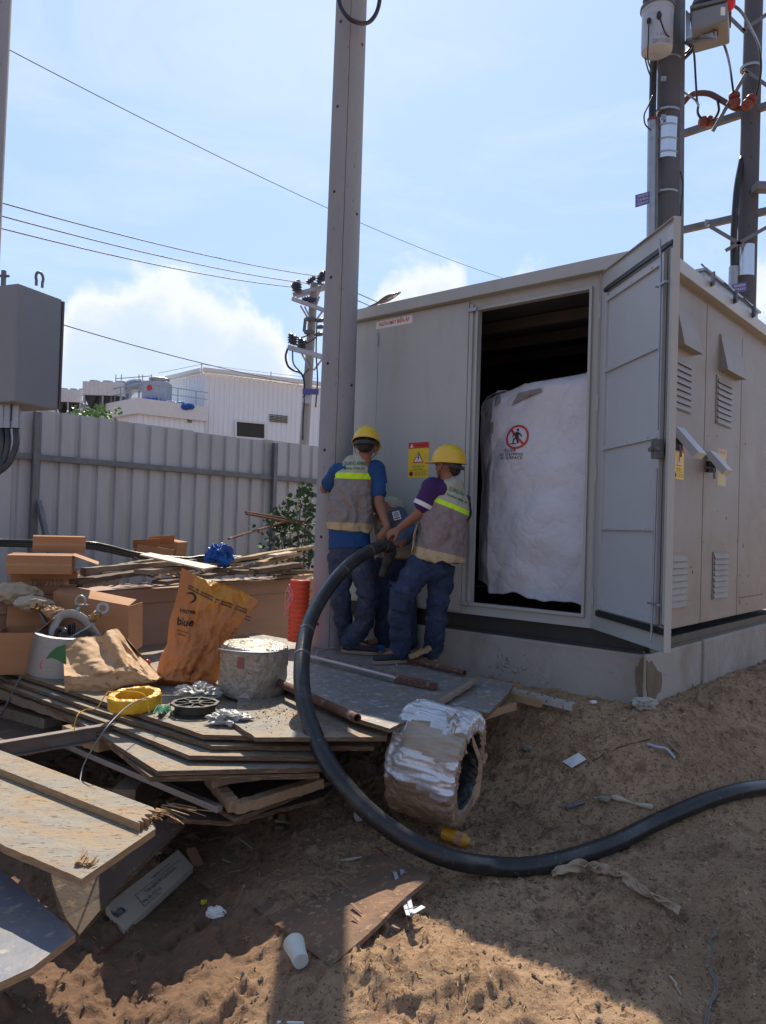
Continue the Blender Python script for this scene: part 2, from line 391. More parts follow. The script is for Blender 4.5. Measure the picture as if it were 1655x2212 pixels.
# ------------------------------------------------------------------ cabinet frame of reference
YAW = math.radians(40.75)
UA = V((-math.cos(YAW), math.sin(YAW), 0))        # along the front, to the left
UB = V((math.sin(YAW), math.cos(YAW), 0))         # along the side, to the back
NF = -UB; NS = -UA                                # outward normals of front and side
P0 = at(1030, 1303, 5.5)
K = onpl(1393, 1414, P0, NF); K.z = 0             # front right corner
def cab(u, v, z): return K + UA * u + UB * v + V((0, 0, z))
def fuz(x, y, v=0.0):
    p = onpl(x, y, K + UB * v, NF); return (p - K).dot(UA), p.z
def fvz(x, y, u=0.0):
    p = onpl(x, y, K + UA * u, NS); return (p - K).dot(UB), p.z
CW = fuz(770, 1000)[0] + .12; CL = 4.0
Z_PT = CAMZ - (1414 - 1154) / FPX * K.y           # plinth top
Z_CB = fuz(1282, 1358)[1]                          # cabinet bottom
Z_RT = fuz(1299, 592)[1]                           # underside of the roof edge
Z_RF = Z_RT + .085
# ------------------------------------------------------------------ ground
def sstep(a, b, x):
    t = np.clip((x - a) / (b - a), 0, 1); return t * t * (3 - 2 * t)
_rng = np.random.RandomState(3)
_lat = _rng.rand(256, 256)
def vn(x, y):
    xi = np.floor(x).astype(int); yi = np.floor(y).astype(int); fx = x - xi; fy = y - yi
    fx = fx * fx * fx * (fx * (fx * 6 - 15) + 10); fy = fy * fy * fy * (fy * (fy * 6 - 15) + 10)
    g = lambda a, b: _lat[a % 256, b % 256]
    return (g(xi, yi) * (1 - fx) + g(xi + 1, yi) * fx) * (1 - fy) + (g(xi, yi + 1) * (1 - fx) + g(xi + 1, yi + 1) * fx) * fy - .5
def vf(x, y, s, o, off=0):
    r = 0; a = 1
    for k in range(o): r = r + a * vn(x * s + off + 17.3 * k, y * s - off + 9.1 * k); a *= .5; s *= 2.03
    return r
def gz(x, y, fine=1.0):
    x = np.asarray(x, float); y = np.asarray(y, float)
    rx = x - K.x; ry = y - K.y
    u = rx * UA.x + ry * UA.y; v = rx * UB.x + ry * UB.y
    wob = vf(x, y, 1.7, 3, 5) * .35; calm = 1 - .65 * sstep(.7, 1.6, x)
    du = np.maximum(0, -u); dv = np.maximum(0, -v)
    d = np.hypot(du, dv)
    # bank of sand against the plinth
    amp = .46 * sstep(-1.9, -.2, -u) + .10
    g = (.47 + wob * .04) * (1 - sstep(.0, .95 + .4 * np.maximum(0, v), d + wob * .3 * calm)) * (1 - sstep(1.5, 2.4, u)) + .03 - .23 * (1 - sstep(-.80, -.14, x + .06 * (y - 2.5) + wob * .3)) * (1 - sstep(4.5, 6.5, y))
    # mounds and hollows
    near = 1 - sstep(7, 12, np.hypot(x, y))
    b = (vf(x, y, .9, 2, 11) * .10 + vf(x, y, 3.1, 3, 3) * .035) * calm
    # ridge of loose sand in the sun, a trampled hollow beside it
    def bump(cx, cy, rx_, ry_, h): return h * np.exp(-(((x - cx) / rx_) ** 2 + ((y - cy) / ry_) ** 2))
    b = b + bump(.12, 2.62, .42, .16, .07) + bump(-.62, 2.68, .20, .16, .08) + bump(.95, 3.05, .5, .3, -.03) + bump(1.7, 3.4, .5, .3, .04) + bump(1.3, 2.35, .6, .35, -.07)
    # wheel ruts
    for cx, w in ((1.05, .10), (1.32, .07)):
        xx = x - (cx + .28 * (y - 2.3) + .05 * np.sin(y * 2.3)); b = b + (1 - sstep(3.0, 3.7, y)) * (-.030 * np.exp(-(xx / w) ** 2) + .020 * np.exp(-((np.abs(xx) - w * 1.7) / (w * .5)) ** 2))
    # clods
    cl = vf(x, y, 11, 3, 31); c2 = vf(x, y, 27, 2, 7)
    rough = sstep(-.2, .35, vf(x, y, 1.3, 2, 40)) * .8 * calm + .25 * calm
    b = b + fine * near * (np.maximum(0, cl - .08) * .07 * rough + c2 * .018 * rough + np.maximum(0, vf(x, y, 34, 2, 77) - .16) * .05)
    return g + b * near + (1 - near) * vf(x, y, .05, 3, 2) * .4 - .03
def gz1(x, y, fine=1.0): return float(gz(np.array([x]), np.array([y]), fine)[0])
_ts = np.arange(1.2, 9, .01)
def gp(x, y, h=0.0, fine=1.0):
    """first point where the sight line meets the soil raised by h"""
    d = ray(x, y); X = _ts * d.x / d.y; Z = CAMZ + _ts * d.z / d.y; g = gz(X, _ts, fine) + h; k = np.argmax(Z < g)
    if Z[k] >= g[k]: return onz(x, y, h)
    return V((float(X[k]), float(_ts[k]), float(g[k])))
# footprints pressed into the sand
FEET = [(random.uniform(-.9, 2.2), random.uniform(2.2, 4.3), random.uniform(-1, 1)) for _ in range(34)]
def axis(lo, hi, st, far, gr):
    a = list(np.arange(lo, hi, st)); x = lo; s = st
    l = []
    while x > -far: s *= gr; x -= s; l.append(x)
    x = a[-1]; s = st; r = []
    while x < far: s *= gr; x += s; r.append(x)
    return np.array(l[::-1] + a + r)
def ground():
    xs = axis(-2.0, 3.2, .0125, 400, 1.16); ys = axis(1.7, 6.0, .0125, 600, 1.16)
    X, Y = np.meshgrid(xs, ys); Z = gz(X, Y)
    for fx, fy, fa in FEET:
        c, s = math.cos(fa), math.sin(fa); a = (X - fx) * c + (Y - fy) * s; b = -(X - fx) * s + (Y - fy) * c
        r = np.sqrt((a / .045) ** 2 + (b / .125) ** 2)
        Z = Z - .014 * (1 - sstep(.8, 1.05, r)) * (1 + .5 * np.sin(b * 160)) + .008 * np.exp(-((r - 1.25) / .18) ** 2)
    co = np.stack([X, Y, Z], -1).reshape(-1, 3); nx, ny = len(xs), len(ys)
    i = np.arange((ny - 1) * nx).reshape(ny - 1, nx)[:, :-1].ravel()
    f = np.stack([i, i + 1, i + nx + 1, i + nx], -1)
    me = bpy.data.meshes.new('ground'); me.vertices.add(len(co)); me.vertices.foreach_set('co', co.ravel())
    me.loops.add(f.size); me.loops.foreach_set('vertex_index', f.ravel()); me.polygons.add(len(f))
    me.polygons.foreach_set('loop_start', np.arange(0, f.size, 4)); me.polygons.foreach_set('loop_total', np.full(len(f), 4))
    me.polygons.foreach_set('use_smooth', np.ones(len(f), bool)); me.update(); me.validate()
    o = bpy.data.objects.new('ground', me); C.objects.link(o); tag(o, kind='structure')
    m = bpy.data.materials.new('sandy soil'); m.use_nodes = True; N = m.node_tree.nodes; L = m.node_tree.links; b = N['Principled BSDF']
    b.inputs['Roughness'].default_value = .95; b.inputs['Specular IOR Level'].default_value = .2
    tc = N.new('ShaderNodeTexCoord')
    def noi(s, d=6, r=.6):
        n = N.new('ShaderNodeTexNoise'); n.inputs['Scale'].default_value = s; n.inputs['Detail'].default_value = d; n.inputs['Roughness'].default_value = r
        L.new(tc.outputs['Object'], n.inputs['Vector']); return n.outputs[0]
    def ramp(src, a, c):
        r = N.new('ShaderNodeMapRange'); r.interpolation_type = 'SMOOTHSTEP'; r.inputs[1].default_value = a; r.inputs[2].default_value = c; L.new(src, r.inputs[0]); return r.outputs[0]
    def mix(f, a, c):
        n = N.new('ShaderNodeMix'); n.data_type = 'RGBA'; L.new(f, n.inputs[0])
        for i, x in ((6, a), (7, c)):
            if isinstance(x, tuple): n.inputs[i].default_value = (*x, 1)
            else: L.new(x, n.inputs[i])
        return n.outputs[2]
    c = mix(ramp(noi(1.1, 5), .38, .62), (.50, .325, .195), (.36, .23, .135))
    c = mix(ramp(noi(7, 8, .7), .48, .66), c, (.26, .155, .095))
    c = mix(ramp(noi(34, 7, .75), .56, .60), c, (.20, .12, .075)); c = mix(ramp(noi(52, 5, .8), .57, .64), c, (.60, .42, .27))
    c = mix(ramp(noi(75, 5, .7), .58, .63), c, (.10, .058, .04))  # dark pits: shade between the clods put into the soil colour
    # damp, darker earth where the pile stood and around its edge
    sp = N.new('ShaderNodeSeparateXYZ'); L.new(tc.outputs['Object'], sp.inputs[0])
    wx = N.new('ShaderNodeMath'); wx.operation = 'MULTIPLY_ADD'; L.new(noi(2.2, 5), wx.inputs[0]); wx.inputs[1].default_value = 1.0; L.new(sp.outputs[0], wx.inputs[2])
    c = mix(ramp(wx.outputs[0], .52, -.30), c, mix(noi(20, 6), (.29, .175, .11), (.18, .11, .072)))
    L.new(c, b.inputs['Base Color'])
    bp = N.new('ShaderNodeBump'); bp.inputs['Strength'].default_value = .9; bp.inputs['Distance'].default_value = .02; L.new(noi(38, 9, .75), bp.inputs['Height'])
    b2 = N.new('ShaderNodeBump'); b2.inputs['Strength'].default_value = .35; b2.inputs['Distance'].default_value = .004; L.new(noi(230, 4, .7), b2.inputs['Height']); L.new(bp.outputs[0], b2.inputs['Normal'])
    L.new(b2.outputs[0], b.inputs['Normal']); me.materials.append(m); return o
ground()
# ------------------------------------------------------------------ concrete plinth
def plinth():
    mb = MB(); n = 60
    # front face (slightly uneven), side face, top
    def P(u, v, z):
        return cab(u, v, z)
    e = .0
    def front(a, b):
        u = (CW + .15) * a - e; z = -.1 + (Z_PT + .1) * b; p = P(u, 0, z); w = fbm((u, 0, z), 3, 3) * .008; return p + NF * (w + .012)
    def side(a, b):
        v = CL * a; z = -.1 + (Z_PT + .1) * b; p = P(0, v, z); w = fbm((v, 7, z), 3, 3) * .012; return p + NS * (w + .012 + (.01 if v > .95 else 0))
    mb.prism([P(-.012, -.012, Z_PT), P(CW + .15, -.012, Z_PT), P(CW + .15, CL + .1, Z_PT), P(-.012, CL + .1, Z_PT)], (0, 0, -Z_PT - .2))
    o = mb.build('plinth', m_plinth, org=P(CW / 2, CL / 2, 0), bevel=.012)
    tag(o, 'grey concrete plinth stained with mud at its corner, under the big substation kiosk', 'plinth')
    # side part is a separate pour standing a little proud
    b2 = MB(); b2.prism([P(-.03, .98, Z_PT + .004), P(.2, .98, Z_PT + .004), P(.2, CL + .12, Z_PT + .004), P(-.03, CL + .12, Z_PT + .004)], (0, 0, -Z_PT - .19)); b2.build('second_pour', m_plinth, o, bevel=.012)
    # mud smear at the corner
    m_mud = mk('wet mud', (.14, .10, .065), (.20, .15, .10), 9, .9, 0, .6, 60)
    sm = MB()
    for side, k0 in ((0, .05), (1, .26)):
        pts = []
        for k in range(24):
            a = 2 * math.pi * k / 24; r = 1 + .12 * math.sin(3 * a + 1) + random.uniform(-.22, .22)
            pts.append((k0 * .42 + k0 * .55 * r * math.cos(a), Z_PT - .15 - (.02 if side else 0) + .13 * r * math.sin(a) - (.03 * math.cos(a) if side else 0)))
        pl = [(P(max(.0, x), -.0135, z) if side == 0 else P(-.0135, max(0, x), z)) for x, z in pts]
        sm.prism(pl, (NF if side == 0 else NS) * .004)
    sm.build('mud_smear', m_mud, o)
    st = MB()
    for _ in range(26):
        x, z = .95 + random.gauss(0, .05), Z_PT - .19 + random.gauss(0, .03); a = random.uniform(0, 3.1); l = random.uniform(.005, .022)
        d = (math.cos(a) * l, math.sin(a) * l); w = .0025
        st.prism([P(x - d[0], -.0135, z - d[1]), P(x + d[0], -.0135, z + d[1]), P(x + d[0], -.0135, z + d[1] + w), P(x - d[0], -.0135, z - d[1] + w)], NF * .0015)
    st.build('black_scuffs', m_black, o)
    return o
plinth()
# ------------------------------------------------------------------ kiosk substation
def fpoly(mb, pts, depth, v=0.0):
    """pts in (u,z) on the front plane, extruded outward by depth starting at offset v"""
    mb.prism([cab(u, v, z) for u, z in pts], NF * depth)
def frect(mb, u0, u1, z0, z1, depth, v=0.0): fpoly(mb, [(u0, z0), (u1, z0), (u1, z1), (u0, z1)], depth, v)
def srect(mb, v0, v1, z0, z1, depth, u=0.0):
    mb.prism([cab(u, v0, z0), cab(u, v1, z0), cab(u, v1, z1), cab(u, v0, z1)], NS * depth)
uL, zT = fuz(1036, 669); uR, zB = fuz(1262, 1326); zT = (fuz(1035, 670)[1] + fuz(1275, 628)[1]) / 2; zB = (fuz(1025, 1303)[1] + fuz(1260, 1326)[1]) / 2
uR = (fuz(1275, 628)[0] + fuz(1260, 1326)[0]) / 2; uH = (fuz(1297, 700)[0] + fuz(1281, 1355)[0]) / 2
def kiosk():
    root = thing('kiosk_substation', cab(CW / 2, CL / 2, Z_PT), 'large beige grey steel kiosk substation with one door standing open on a concrete plinth', 'substation')
    T = .035
    w = MB()                                                     # front wall round the opening
    frect(w, 0, uR, Z_CB, Z_RT, -T); frect(w, uL, CW, Z_CB, Z_RT, -T)
    frect(w, uR, uL, zT, Z_RT, -T); frect(w, uR, uL, Z_CB, zB, -T)
    w.prism([cab(CW, 0, Z_CB), cab(CW, CL, Z_CB), cab(CW, CL, Z_RT), cab(CW, 0, Z_RT)], UA * -T)
    w.prism([cab(T, CL, Z_CB), cab(CW - T, CL, Z_CB), cab(CW - T, CL, Z_RT), cab(T, CL, Z_RT)], UB * -T)
    w.build('wall', m_cab, root)
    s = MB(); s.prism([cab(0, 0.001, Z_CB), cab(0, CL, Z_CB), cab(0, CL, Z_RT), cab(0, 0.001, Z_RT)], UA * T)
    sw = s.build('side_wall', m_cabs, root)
    it = MB()                                                    # dark lining, floor and ceiling
    it.prism([cab(T + .01, T + .01, Z_CB + .01), cab(CW - T - .01, T + .01, Z_CB + .01), cab(CW - T - .01, CL - T - .01, Z_CB + .01), cab(T + .01, CL - T - .01, Z_CB + .01)], (0, 0, .02))
    it.prism([cab(T + .01, T + .01, Z_RT - .03), cab(CW - T - .01, T + .01, Z_RT - .03), cab(CW - T - .01, CL - T - .01, Z_RT - .03), cab(T + .01, CL - T - .01, Z_RT - .03)], (0, 0, .02))
    it.prism([cab(T + .01, 2.2, Z_CB + .03), cab(CW - T - .01, 2.2, Z_CB + .03), cab(CW - T - .01, 2.2, Z_RT - .03), cab(T + .01, 2.2, Z_RT - .03)], UB * .03)
    it.prism([cab(T + .005, T + .01, Z_CB + .04), cab(T + .005, 2.19, Z_CB + .04), cab(T + .005, 2.19, Z_RT - .04), cab(T + .005, T + .01, Z_RT - .04)], UA * .01)
    it.prism([cab(CW - T - .005, T + .01, Z_CB + .04), cab(CW - T - .005, 2.19, Z_CB + .04), cab(CW - T - .005, 2.19, Z_RT - .04), cab(CW - T - .005, T + .01, Z_RT - .04)], UA * -.01)
    for vv in (.5, 1.0, 1.5): it.beam(cab(T + .03, vv, Z_RT - .08), cab(CW - T - .03, vv, Z_RT - .08), .05, .08)
    it.build('lining', m_int, root)
    # opening frame lip
    f = MB(); l = .018
    frect(f, uR - l, uR, zB - l, zT + l, .02); frect(f, uL, uL + l, zB - l, zT + l, .02)
    frect(f, uR, uL, zT, zT + l, .02); frect(f, uR, uL, zB - l, zB, .02)
    f.build('opening_frame', m_cab, root, bevel=.003)
    hp = MB(); frect(hp, uL + .045, uL + .075, zB - .03, Z_RT - .035, .014); hp.build('door_jamb', m_cab, root)
    for z_ in (zT - .005, zB - .02): lt = MB(); frect(lt, uL + .005, uL + .075, z_, z_ + .027, .035); lt.build('latch_plate', m_galv, root, bevel=.002)
    # closed left door leaf standing a little proud
    d = MB(); frect(d, uL + .082, CW - .33, Z_CB + .012, Z_RT - .012, .014)
    dl = d.build('closed_door', m_cab, root, bevel=.003)
    e = MB(); frect(e, CW - .325, CW - .004, Z_CB + .012, Z_RT - .012, .010); e.build('corner_panel', m_cab, root)
    h = MB()
    for z in (Z_RT - .17, Z_RT - 1.03, Z_CB + .3): h.tube([cab(CW - .327, -.02, z - .05), cab(CW - .327, -.02, z + .05)], .008, 8)
    h.build('hinge', m_galv, dl)
    hs = MB(); frect(hs, uH - .012, uH + .004, zB - .06, zT + .1, .012)
    for z in (zB + .12, zB + .9, zB + 1.35, zT - .15): hs.tube([cab(uH - .004, -.022, z - .05), cab(uH - .004, -.022, z + .05)], .011, 8)
    hs.build('hinge_strip', m_cab, root)
    # steel base frame
    b = MB(); zb = Z_PT + .002
    b.prism([cab(.03, .03, zb), cab(CW - .03, .03, zb), cab(CW - .03, .045, zb), cab(.03, .045, zb)], (0, 0, Z_CB - zb))
    b.prism([cab(.012, .005, zb), cab(CW - .012, .005, zb), cab(CW - .012, .03, zb), cab(.012, .03, zb)], (0, 0, .018))
    b.build('base_frame', m_dark, root); b = MB()
    b.prism([cab(.0, .07, zb), cab(0, CL - .03, zb), cab(.02, CL - .03, zb), cab(.02, .07, zb)], (0, 0, Z_CB - zb - .05))
    b.prism([cab(-.008, .07, zb), cab(-.008, CL - .03, zb), cab(.03, CL - .03, zb), cab(.03, .07, zb)], (0, 0, .02))
    b.prism([cab(-.002, .07, zb + .0), cab(.045, .07, zb + .0), cab(.045, .074, zb), cab(-.002, .074, zb)], (0, 0, Z_CB - zb - .05))
    b.build('base_frame', mk('olive grey steel', (.075, .075, .062), (.05, .05, .045), 6, .6, 0, .1, 60), root)
    # roof with fascia, hipped top
    ov = .07; r = MB()
    c4 = [(-ov, -ov), (CW + ov, -ov), (CW + ov, CL + ov), (-ov, CL + ov)]
    r.prism([cab(u, v, Z_RT) for u, v in c4], (0, 0, .085))
    zr = Z_RT + .085
    low = [cab(u, v, zr) for u, v in c4]; hi = [cab(u, v, zr + .055) for u, v in ((.35, .35), (CW - .75, .35), (CW - .75, CL - .35), (.35, CL - .35))]
    r.add(low + hi, [(0, 1, 5, 4), (1, 2, 6, 5), (2, 3, 7, 6), (3, 0, 4, 7), (4, 5, 6, 7)])
    rf = r.build('roof', m_cab, root, bevel=.004)
    bx = MB(); v0 = fvz(1550, 640, -ov)[0]; v1 = fvz(1640, 690, -ov)[0]
    bx.prism([cab(.02, v0, zr + .0), cab(.5, v0, zr), cab(.5, v1 + .3, zr), cab(.02, v1 + .3, zr)], (0, 0, .13)); bx.prism([cab(0, v0 - .02, zr + .13), cab(.52, v0 - .02, zr + .13), cab(.52, v1 + .32, zr + .13), cab(0, v1 + .32, zr + .13)], (0, 0, .02))
    bx.build('roof_hatch', m_galv, rf, bevel=.004)
    cl = MB()
    for v in (v0 - .15, v0 + .35, v1 - .2): cl.beam(cab(-.085, v, zr - .03), cab(-.085, v, zr + .06), .05, .012); cl.tube([cab(-.09, v, zr + .03), cab(.0, v + .02, zr + .14)], .006, 6)
    cl.build('roof_clip', m_galvd, rf)
    # raised side door leaves, seams as real gaps
    vs1 = fvz(1519, 900)[0]; vs2 = fvz(1597, 900)[0]
    lv = []
    for a, c_, zt in ((.012, vs1 - .006, Z_RT - .03), (vs1 + .006, vs2 - .006, Z_RT - .03), (vs2 + .006, CL - .02, Z_RT - .10)):
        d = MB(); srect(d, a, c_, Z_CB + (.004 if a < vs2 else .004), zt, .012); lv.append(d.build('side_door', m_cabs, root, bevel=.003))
    # louvres
    for li, (quad, dr) in enumerate((([(1450.8, 766.5), (1493.2, 783.5), (1490.4, 891), (1447.7, 879)], lv[0]), ([(1547.7, 813), (1579.6, 826), (1578.4, 924), (1546.5, 913.5)], lv[1]),
                 ([(1440, 1197.6), (1483.3, 1199.3), (1481.7, 1308.5), (1438.4, 1314.8)], lv[0]), ([(1540, 1192.8), (1571.6, 1195.4), (1570.7, 1286), (1538.6, 1295)], lv[1]))):
        q = [fvz(x, y, -.012) for x, y in quad]; va = (q[0][0] + q[3][0]) / 2; vb = (q[1][0] + q[2][0]) / 2; za = (q[2][1] + q[3][1]) / 2; zc = (q[0][1] + q[1][1]) / 2
        b = MB(); n = 8; srect(b, va, vb, za, zc, .002, -.012)
        for k in range(n + 1):
            b.prism([cab(-.014, va, za + (zc - za) * k / n - .004), cab(-.014, vb, za + (zc - za) * k / n - .004), cab(-.014, vb, za + (zc - za) * k / n + .002), cab(-.014, va, za + (zc - za) * k / n + .002)], NS * .005)
        fr = b.build('vent', m_int, dr)
        s = MB()
        for k in range(n):
            z0 = za + (zc - za) * (k + .12) / n; z1 = za + (zc - za) * (k + .98) / n; i = .012
            z0 -= .006; a0 = cab(-.026, va + i, z0); b0 = cab(-.026, vb - i, z0); a1 = cab(-.0145, va + i, z1); b1 = cab(-.0145, vb - i, z1)
            s.prism([a0, b0, b1, a1], NS * .0025)
            s.add([a1, a0, cab(-.0145, va + i, z0 + .01)], [(0, 1, 2)]); s.add([b1, b0, cab(-.0145, vb - i, z0 + .01)], [(0, 1, 2)])
        t = .008
        for (x0, x1, y0, y1) in ((va - t, va + t, za, zc), (vb - t, vb + t, za, zc), (va - t, vb + t, za - t, za + t), (va - t, vb + t, zc - t, zc + t)):
            srect(s, x0, x1, y0, y1, .004 + .001 * (x1 - x0 > .05), -.0142)
        s.build('louvre', m_cabs, fr)
    # wedge hoods
    for quad, dr in (([(1460, 657), (1459.5, 747)], lv[0]), ([(1555, 721), (1554, 801)], lv[1])):
        (va, zt), (_, zb_) = fvz(*quad[0], -.012), fvz(*quad[1], -.012); vb = fvz(quad[0][0] + 41, quad[0][1] + 8, -.012)[0]; h = MB(); pr = .065
        A = [cab(-.012, va, zt), cab(-.012, vb, zt), cab(-.012, vb, zb_), cab(-.012, va, zb_)]
        Bq = [cab(-.02, va, zt), cab(-.02, vb, zt), cab(-.012 - pr, vb, zb_), cab(-.012 - pr, va, zb_)]
        h.add(A + Bq, [(0, 1, 5, 4), (4, 5, 6, 7), (0, 4, 7, 3), (1, 2, 6, 5), (3, 7, 6, 2)])
        h.build('rain_hood', m_cabs, dr, bevel=.002)
    # tilted lock covers
    for (x0, y0), (x1, y1), dr, ln in (((1450, 930), (1480, 985), lv[0], .30), ((1524, 982), (1551, 1022), lv[1], .24)):
        v, z = fvz(x0, y0, -.02); h = MB()
        top = cab(-.02, v, z); w = .15 if dr is lv[0] else .13
        dirv = (NS * .62 + V((0, 0, -.78))).normalized()
        p0, p1 = top, top + dirv * ln * .75
        h.add([p0, p0 + UB * w, p1 + UB * w, p1, p0 + NS * .03 + V((0, 0, .03)), p0 + UB * w + NS * .03 + V((0, 0, .03)), p1 + UB * w + NS * .035 + V((0, 0, .035)), p1 + NS * .035 + V((0, 0, .035))],
              [(4, 5, 6, 7), (0, 4, 7, 3), (1, 2, 6, 5), (3, 7, 6, 2), (0, 1, 5, 4)])
        h.build('lock_cover', m_cabin, dr, bevel=.003)
        k = MB(); k.tube([top + V((0, 0, -.09)), top + NS * .06 + V((0, 0, -.10)), top + NS * .065 + V((0, 0, -.17))], .008, 8); k.box(top + V((0, 0, -.08)) + UB * .07 + NS * .02, (.05, .03, .08)); k.build('lock', m_galvd, dr)
    # handling latch at the lower back, slot
    b = MB(); vA, zA = fvz(1594, 1335, -.0125)
    srect(b, fvz(1593, 1297)[0], fvz(1645, 1285)[0], Z_CB + .13, Z_CB + .137, .001, -.0125); b.build('slot', m_dark, lv[1])
    # stickers
    def sticker(name, cu, cz, w, h, side, dr, kind, off=-.0145):
        if side == 'f': rt, n, org = -UA, NF, cab(cu, off, cz)
        else: rt, n, org = UB, NS, cab(off, cu, cz)
        up = V((0, 0, 1)); mb = MB()
        def R(x0, x1, y0, y1, l, mi):
            mb.m(mi).prism([org + rt * x * w + up * y * h + n * l * .0006 for x, y in ((x0, y0), (x1, y0), (x1, y1), (x0, y1))], n * .0004)
        if kind == 'title':
            R(-.5, .5, -.5, .5, 0, 0); mb.m(2); write(mb, 'NGĂN MÁY BIẾN ÁP', org, rt, up, h * .62, .0008, .0016, width=w * .84)
        elif kind == 'warn':
            R(-.5, .5, -.5, .5, 0, 1); R(-.5, .5, .33, .5, 1, 2)
            tri = lambda s, cy, mi, l: mb.m(mi).prism([org + rt * (a * s * w) + up * (cy * h + b * s * w) + n * l * .0006 for a, b in ((-.5, -.35), (.5, -.35), (0, .5))], n * .0004)
            mb.m(2); tri(.52, .05, 2, 1.5); tri(.38, .045, 0, 2.5)
            bolt = [(.03, .20), (-.06, .02), (.0, .02), (-.05, -.14), (.07, .05), (.01, .05), (.07, .20)]
            mb.m(3).prism([org + rt * (a * w * .9) + up * (.05 * h + b * w * .9) + n * .0022 for a, b in bolt], n * .0004)
            mb.m(0).prism([org + rt * (w * (-.34 + a)) + up * (.40 * h + b * w) + n * .0013 for a, b in ((-.08, -.06), (.08, -.06), (0, .09))], n * .0004)
            mb.m(3)
            write(mb, 'KHÔNG ĐƯỢC', org + rt * w * .13 + up * h * .415, rt, up, h * .06, 0, .0016, width=w * .6)
            write(mb, 'CẤM MỞ CỬA', org - up * h * .19, rt, up, h * .07, 0, .0012, width=w * .62)
            write(mb, 'ĐIỆN ÁP CAO', org - up * h * .255, rt, up, h * .05, 0, .0012, width=w * .4)
            R(-.46, .46, -.29, -.283, 1, 3)
            mb.m(2).lathe([(w * .10, 0), (w * .10, .0008)], Matrix.Translation(org - rt * w * .34 - up * h * .39 + n * .001) @ frame(rt, up, n).to_4x4(), 16)
            mb.m(3).lathe([(w * .065, 0), (w * .065, .0012)], Matrix.Translation(org - rt * w * .34 - up * h * .39 + n * .001) @ frame(rt, up, n).to_4x4(), 12)
            for j in range(3): write(mb, 'Nguy hiểm chết người', org + rt * w * .13 - up * h * (.34 + .045 * j), rt, up, h * .04, 0, .0012, width=w * .6)
        elif kind == 'worn':
            R(-.5, .5, -.5, .5, 0, 4); R(-.45, .4, .36, .47, 1, 5)
            mb.m(2); write(mb, 'CAO ÁP', org + up * h * .41, rt, up, h * .09, 0, .0014, width=w * .6)
            for j in range(9):
                a = random.uniform(-.45, .2); c = random.uniform(-.45, .25); mb.m(1).prism([org + rt * w * (a + x) + up * h * (c + y) + n * .001 for x, y in ((0, 0), (.05, .02), (.28, .17), (.2, .19))], n * .0003)
        mb.build(name, [m_white, m_yel, m_red, m_black, mk('worn label', (.62, .55, .30), (.5, .4, .2), 20, .6), flat('faded pink', (.6, .35, .32))], dr)
    u, z = fuz(851, 696, -.0145); sticker('name_label', u, z, abs(fuz(812, 703, -.0145)[0] - fuz(890, 690, -.0145)[0]), .062, 'f', dl, 'title')
    u, z = fuz(904, 993.5, -.0145); sticker('warning_sticker', u, z, abs(fuz(882, 993, -.0145)[0] - fuz(926, 993, -.0145)[0]), 76 / FPX * 5.9, 'f', dl, 'warn')
    v, z = fvz(1467, 1000, -.0125); sticker('warning_sticker', v, z, fvz(1478, 1000, -.0125)[0] - fvz(1457, 1000, -.0125)[0], .21, 's', lv[0], 'warn', -.0125)
    v, z = fvz(1560, 1010, -.0125); sticker('worn_sticker', v, z, fvz(1569, 1010, -.0125)[0] - fvz(1551, 1010, -.0125)[0], .27, 's', lv[1], 'worn', -.0125)
    v, z = fvz(1455, 655, -.0125); sticker('name_label', v + .02, z, .15, .06, 's', lv[0], 'title', -.0125)
    # mud splashes on the side
    sp = MB()
    for _ in range(34):
        v, z = random.uniform(vs1 - .4, CL * .8), Z_CB + abs(random.gauss(.2, .7))
        if z > Z_RT - .3: continue
        r = random.uniform(.002, .006); h = r * random.uniform(1, 4)
        sp.prism([cab(-.0128, v + r * math.cos(a), z + h * math.sin(a)) for a in np.linspace(0, 5.4, 7)], NS * .0012)
    sp.build('mud_splash', mk('dried mud', (.16, .09, .055), None, 20, .9), lv[1])
    # the open door ------------------------------------------------
    hg = cab(uH, -.03, 0); W_ = .937
    # direction so that the free edge falls on the sight line measured at 1441 px
    best = min(((abs(((hg.x + W_ * math.sin(a)) / (hg.y - W_ * math.cos(a))) - .3655), a) for a in np.linspace(-.3, .6, 400)))[1]
    dd = V((math.sin(best), -math.cos(best), 0)); dn = V((-dd.y, dd.x, 0)) * -1      # dn points left, the inner face
    if dn.x > 0: dn = -dn
    z0, z1 = Z_CB + .005, Z_RT - .005
    def D(s, z, n): return hg + dd * s + V((0, 0, z)) + dn * n
    def DB(mb, s0, s1, za, zb2, n0, n1): mb.prism([D(s0, za, n0), D(s1, za, n0), D(s1, zb2, n0), D(s0, zb2, n0)], dn * (n1 - n0))
    b = MB(); DB(b, .0, W_, z0, z1, -.038, -.032)                 # outer skin
    DB(b, W_ - .004, W_, z0, z1, -.032, .0); DB(b, 0, .004, z0, z1, -.032, .0); DB(b, .004, W_ - .004, z1 - .004, z1, -.038, .0); DB(b, .004, W_ - .004, z0, z0 + .004, -.038, .0)
    DB(b, W_ - .03, W_ - .004, z0 + .14, z1 - .16, -.004, -.0005)
    DB(b, .004, .06, z0 + .004, z1 - .004, -.02, -.016); DB(b, .06, W_ - .004, z1 - .10, z1 - .004, -.02, -.016); DB(b, .06, W_ - .004, z0 + .004, z0 + .10, -.02, -.016)
    door = b.build('open_door', m_cab, root, bevel=.0)
    p = MB(); DB(p, .075, W_ - .11, z0 + .13, z1 - .15, -.026, -.02)
    p.build('door_lining', m_cabin, door)
    p = MB()
    za, zb2 = z0 + .13, z1 - .15; s0, s1 = .075, W_ - .11
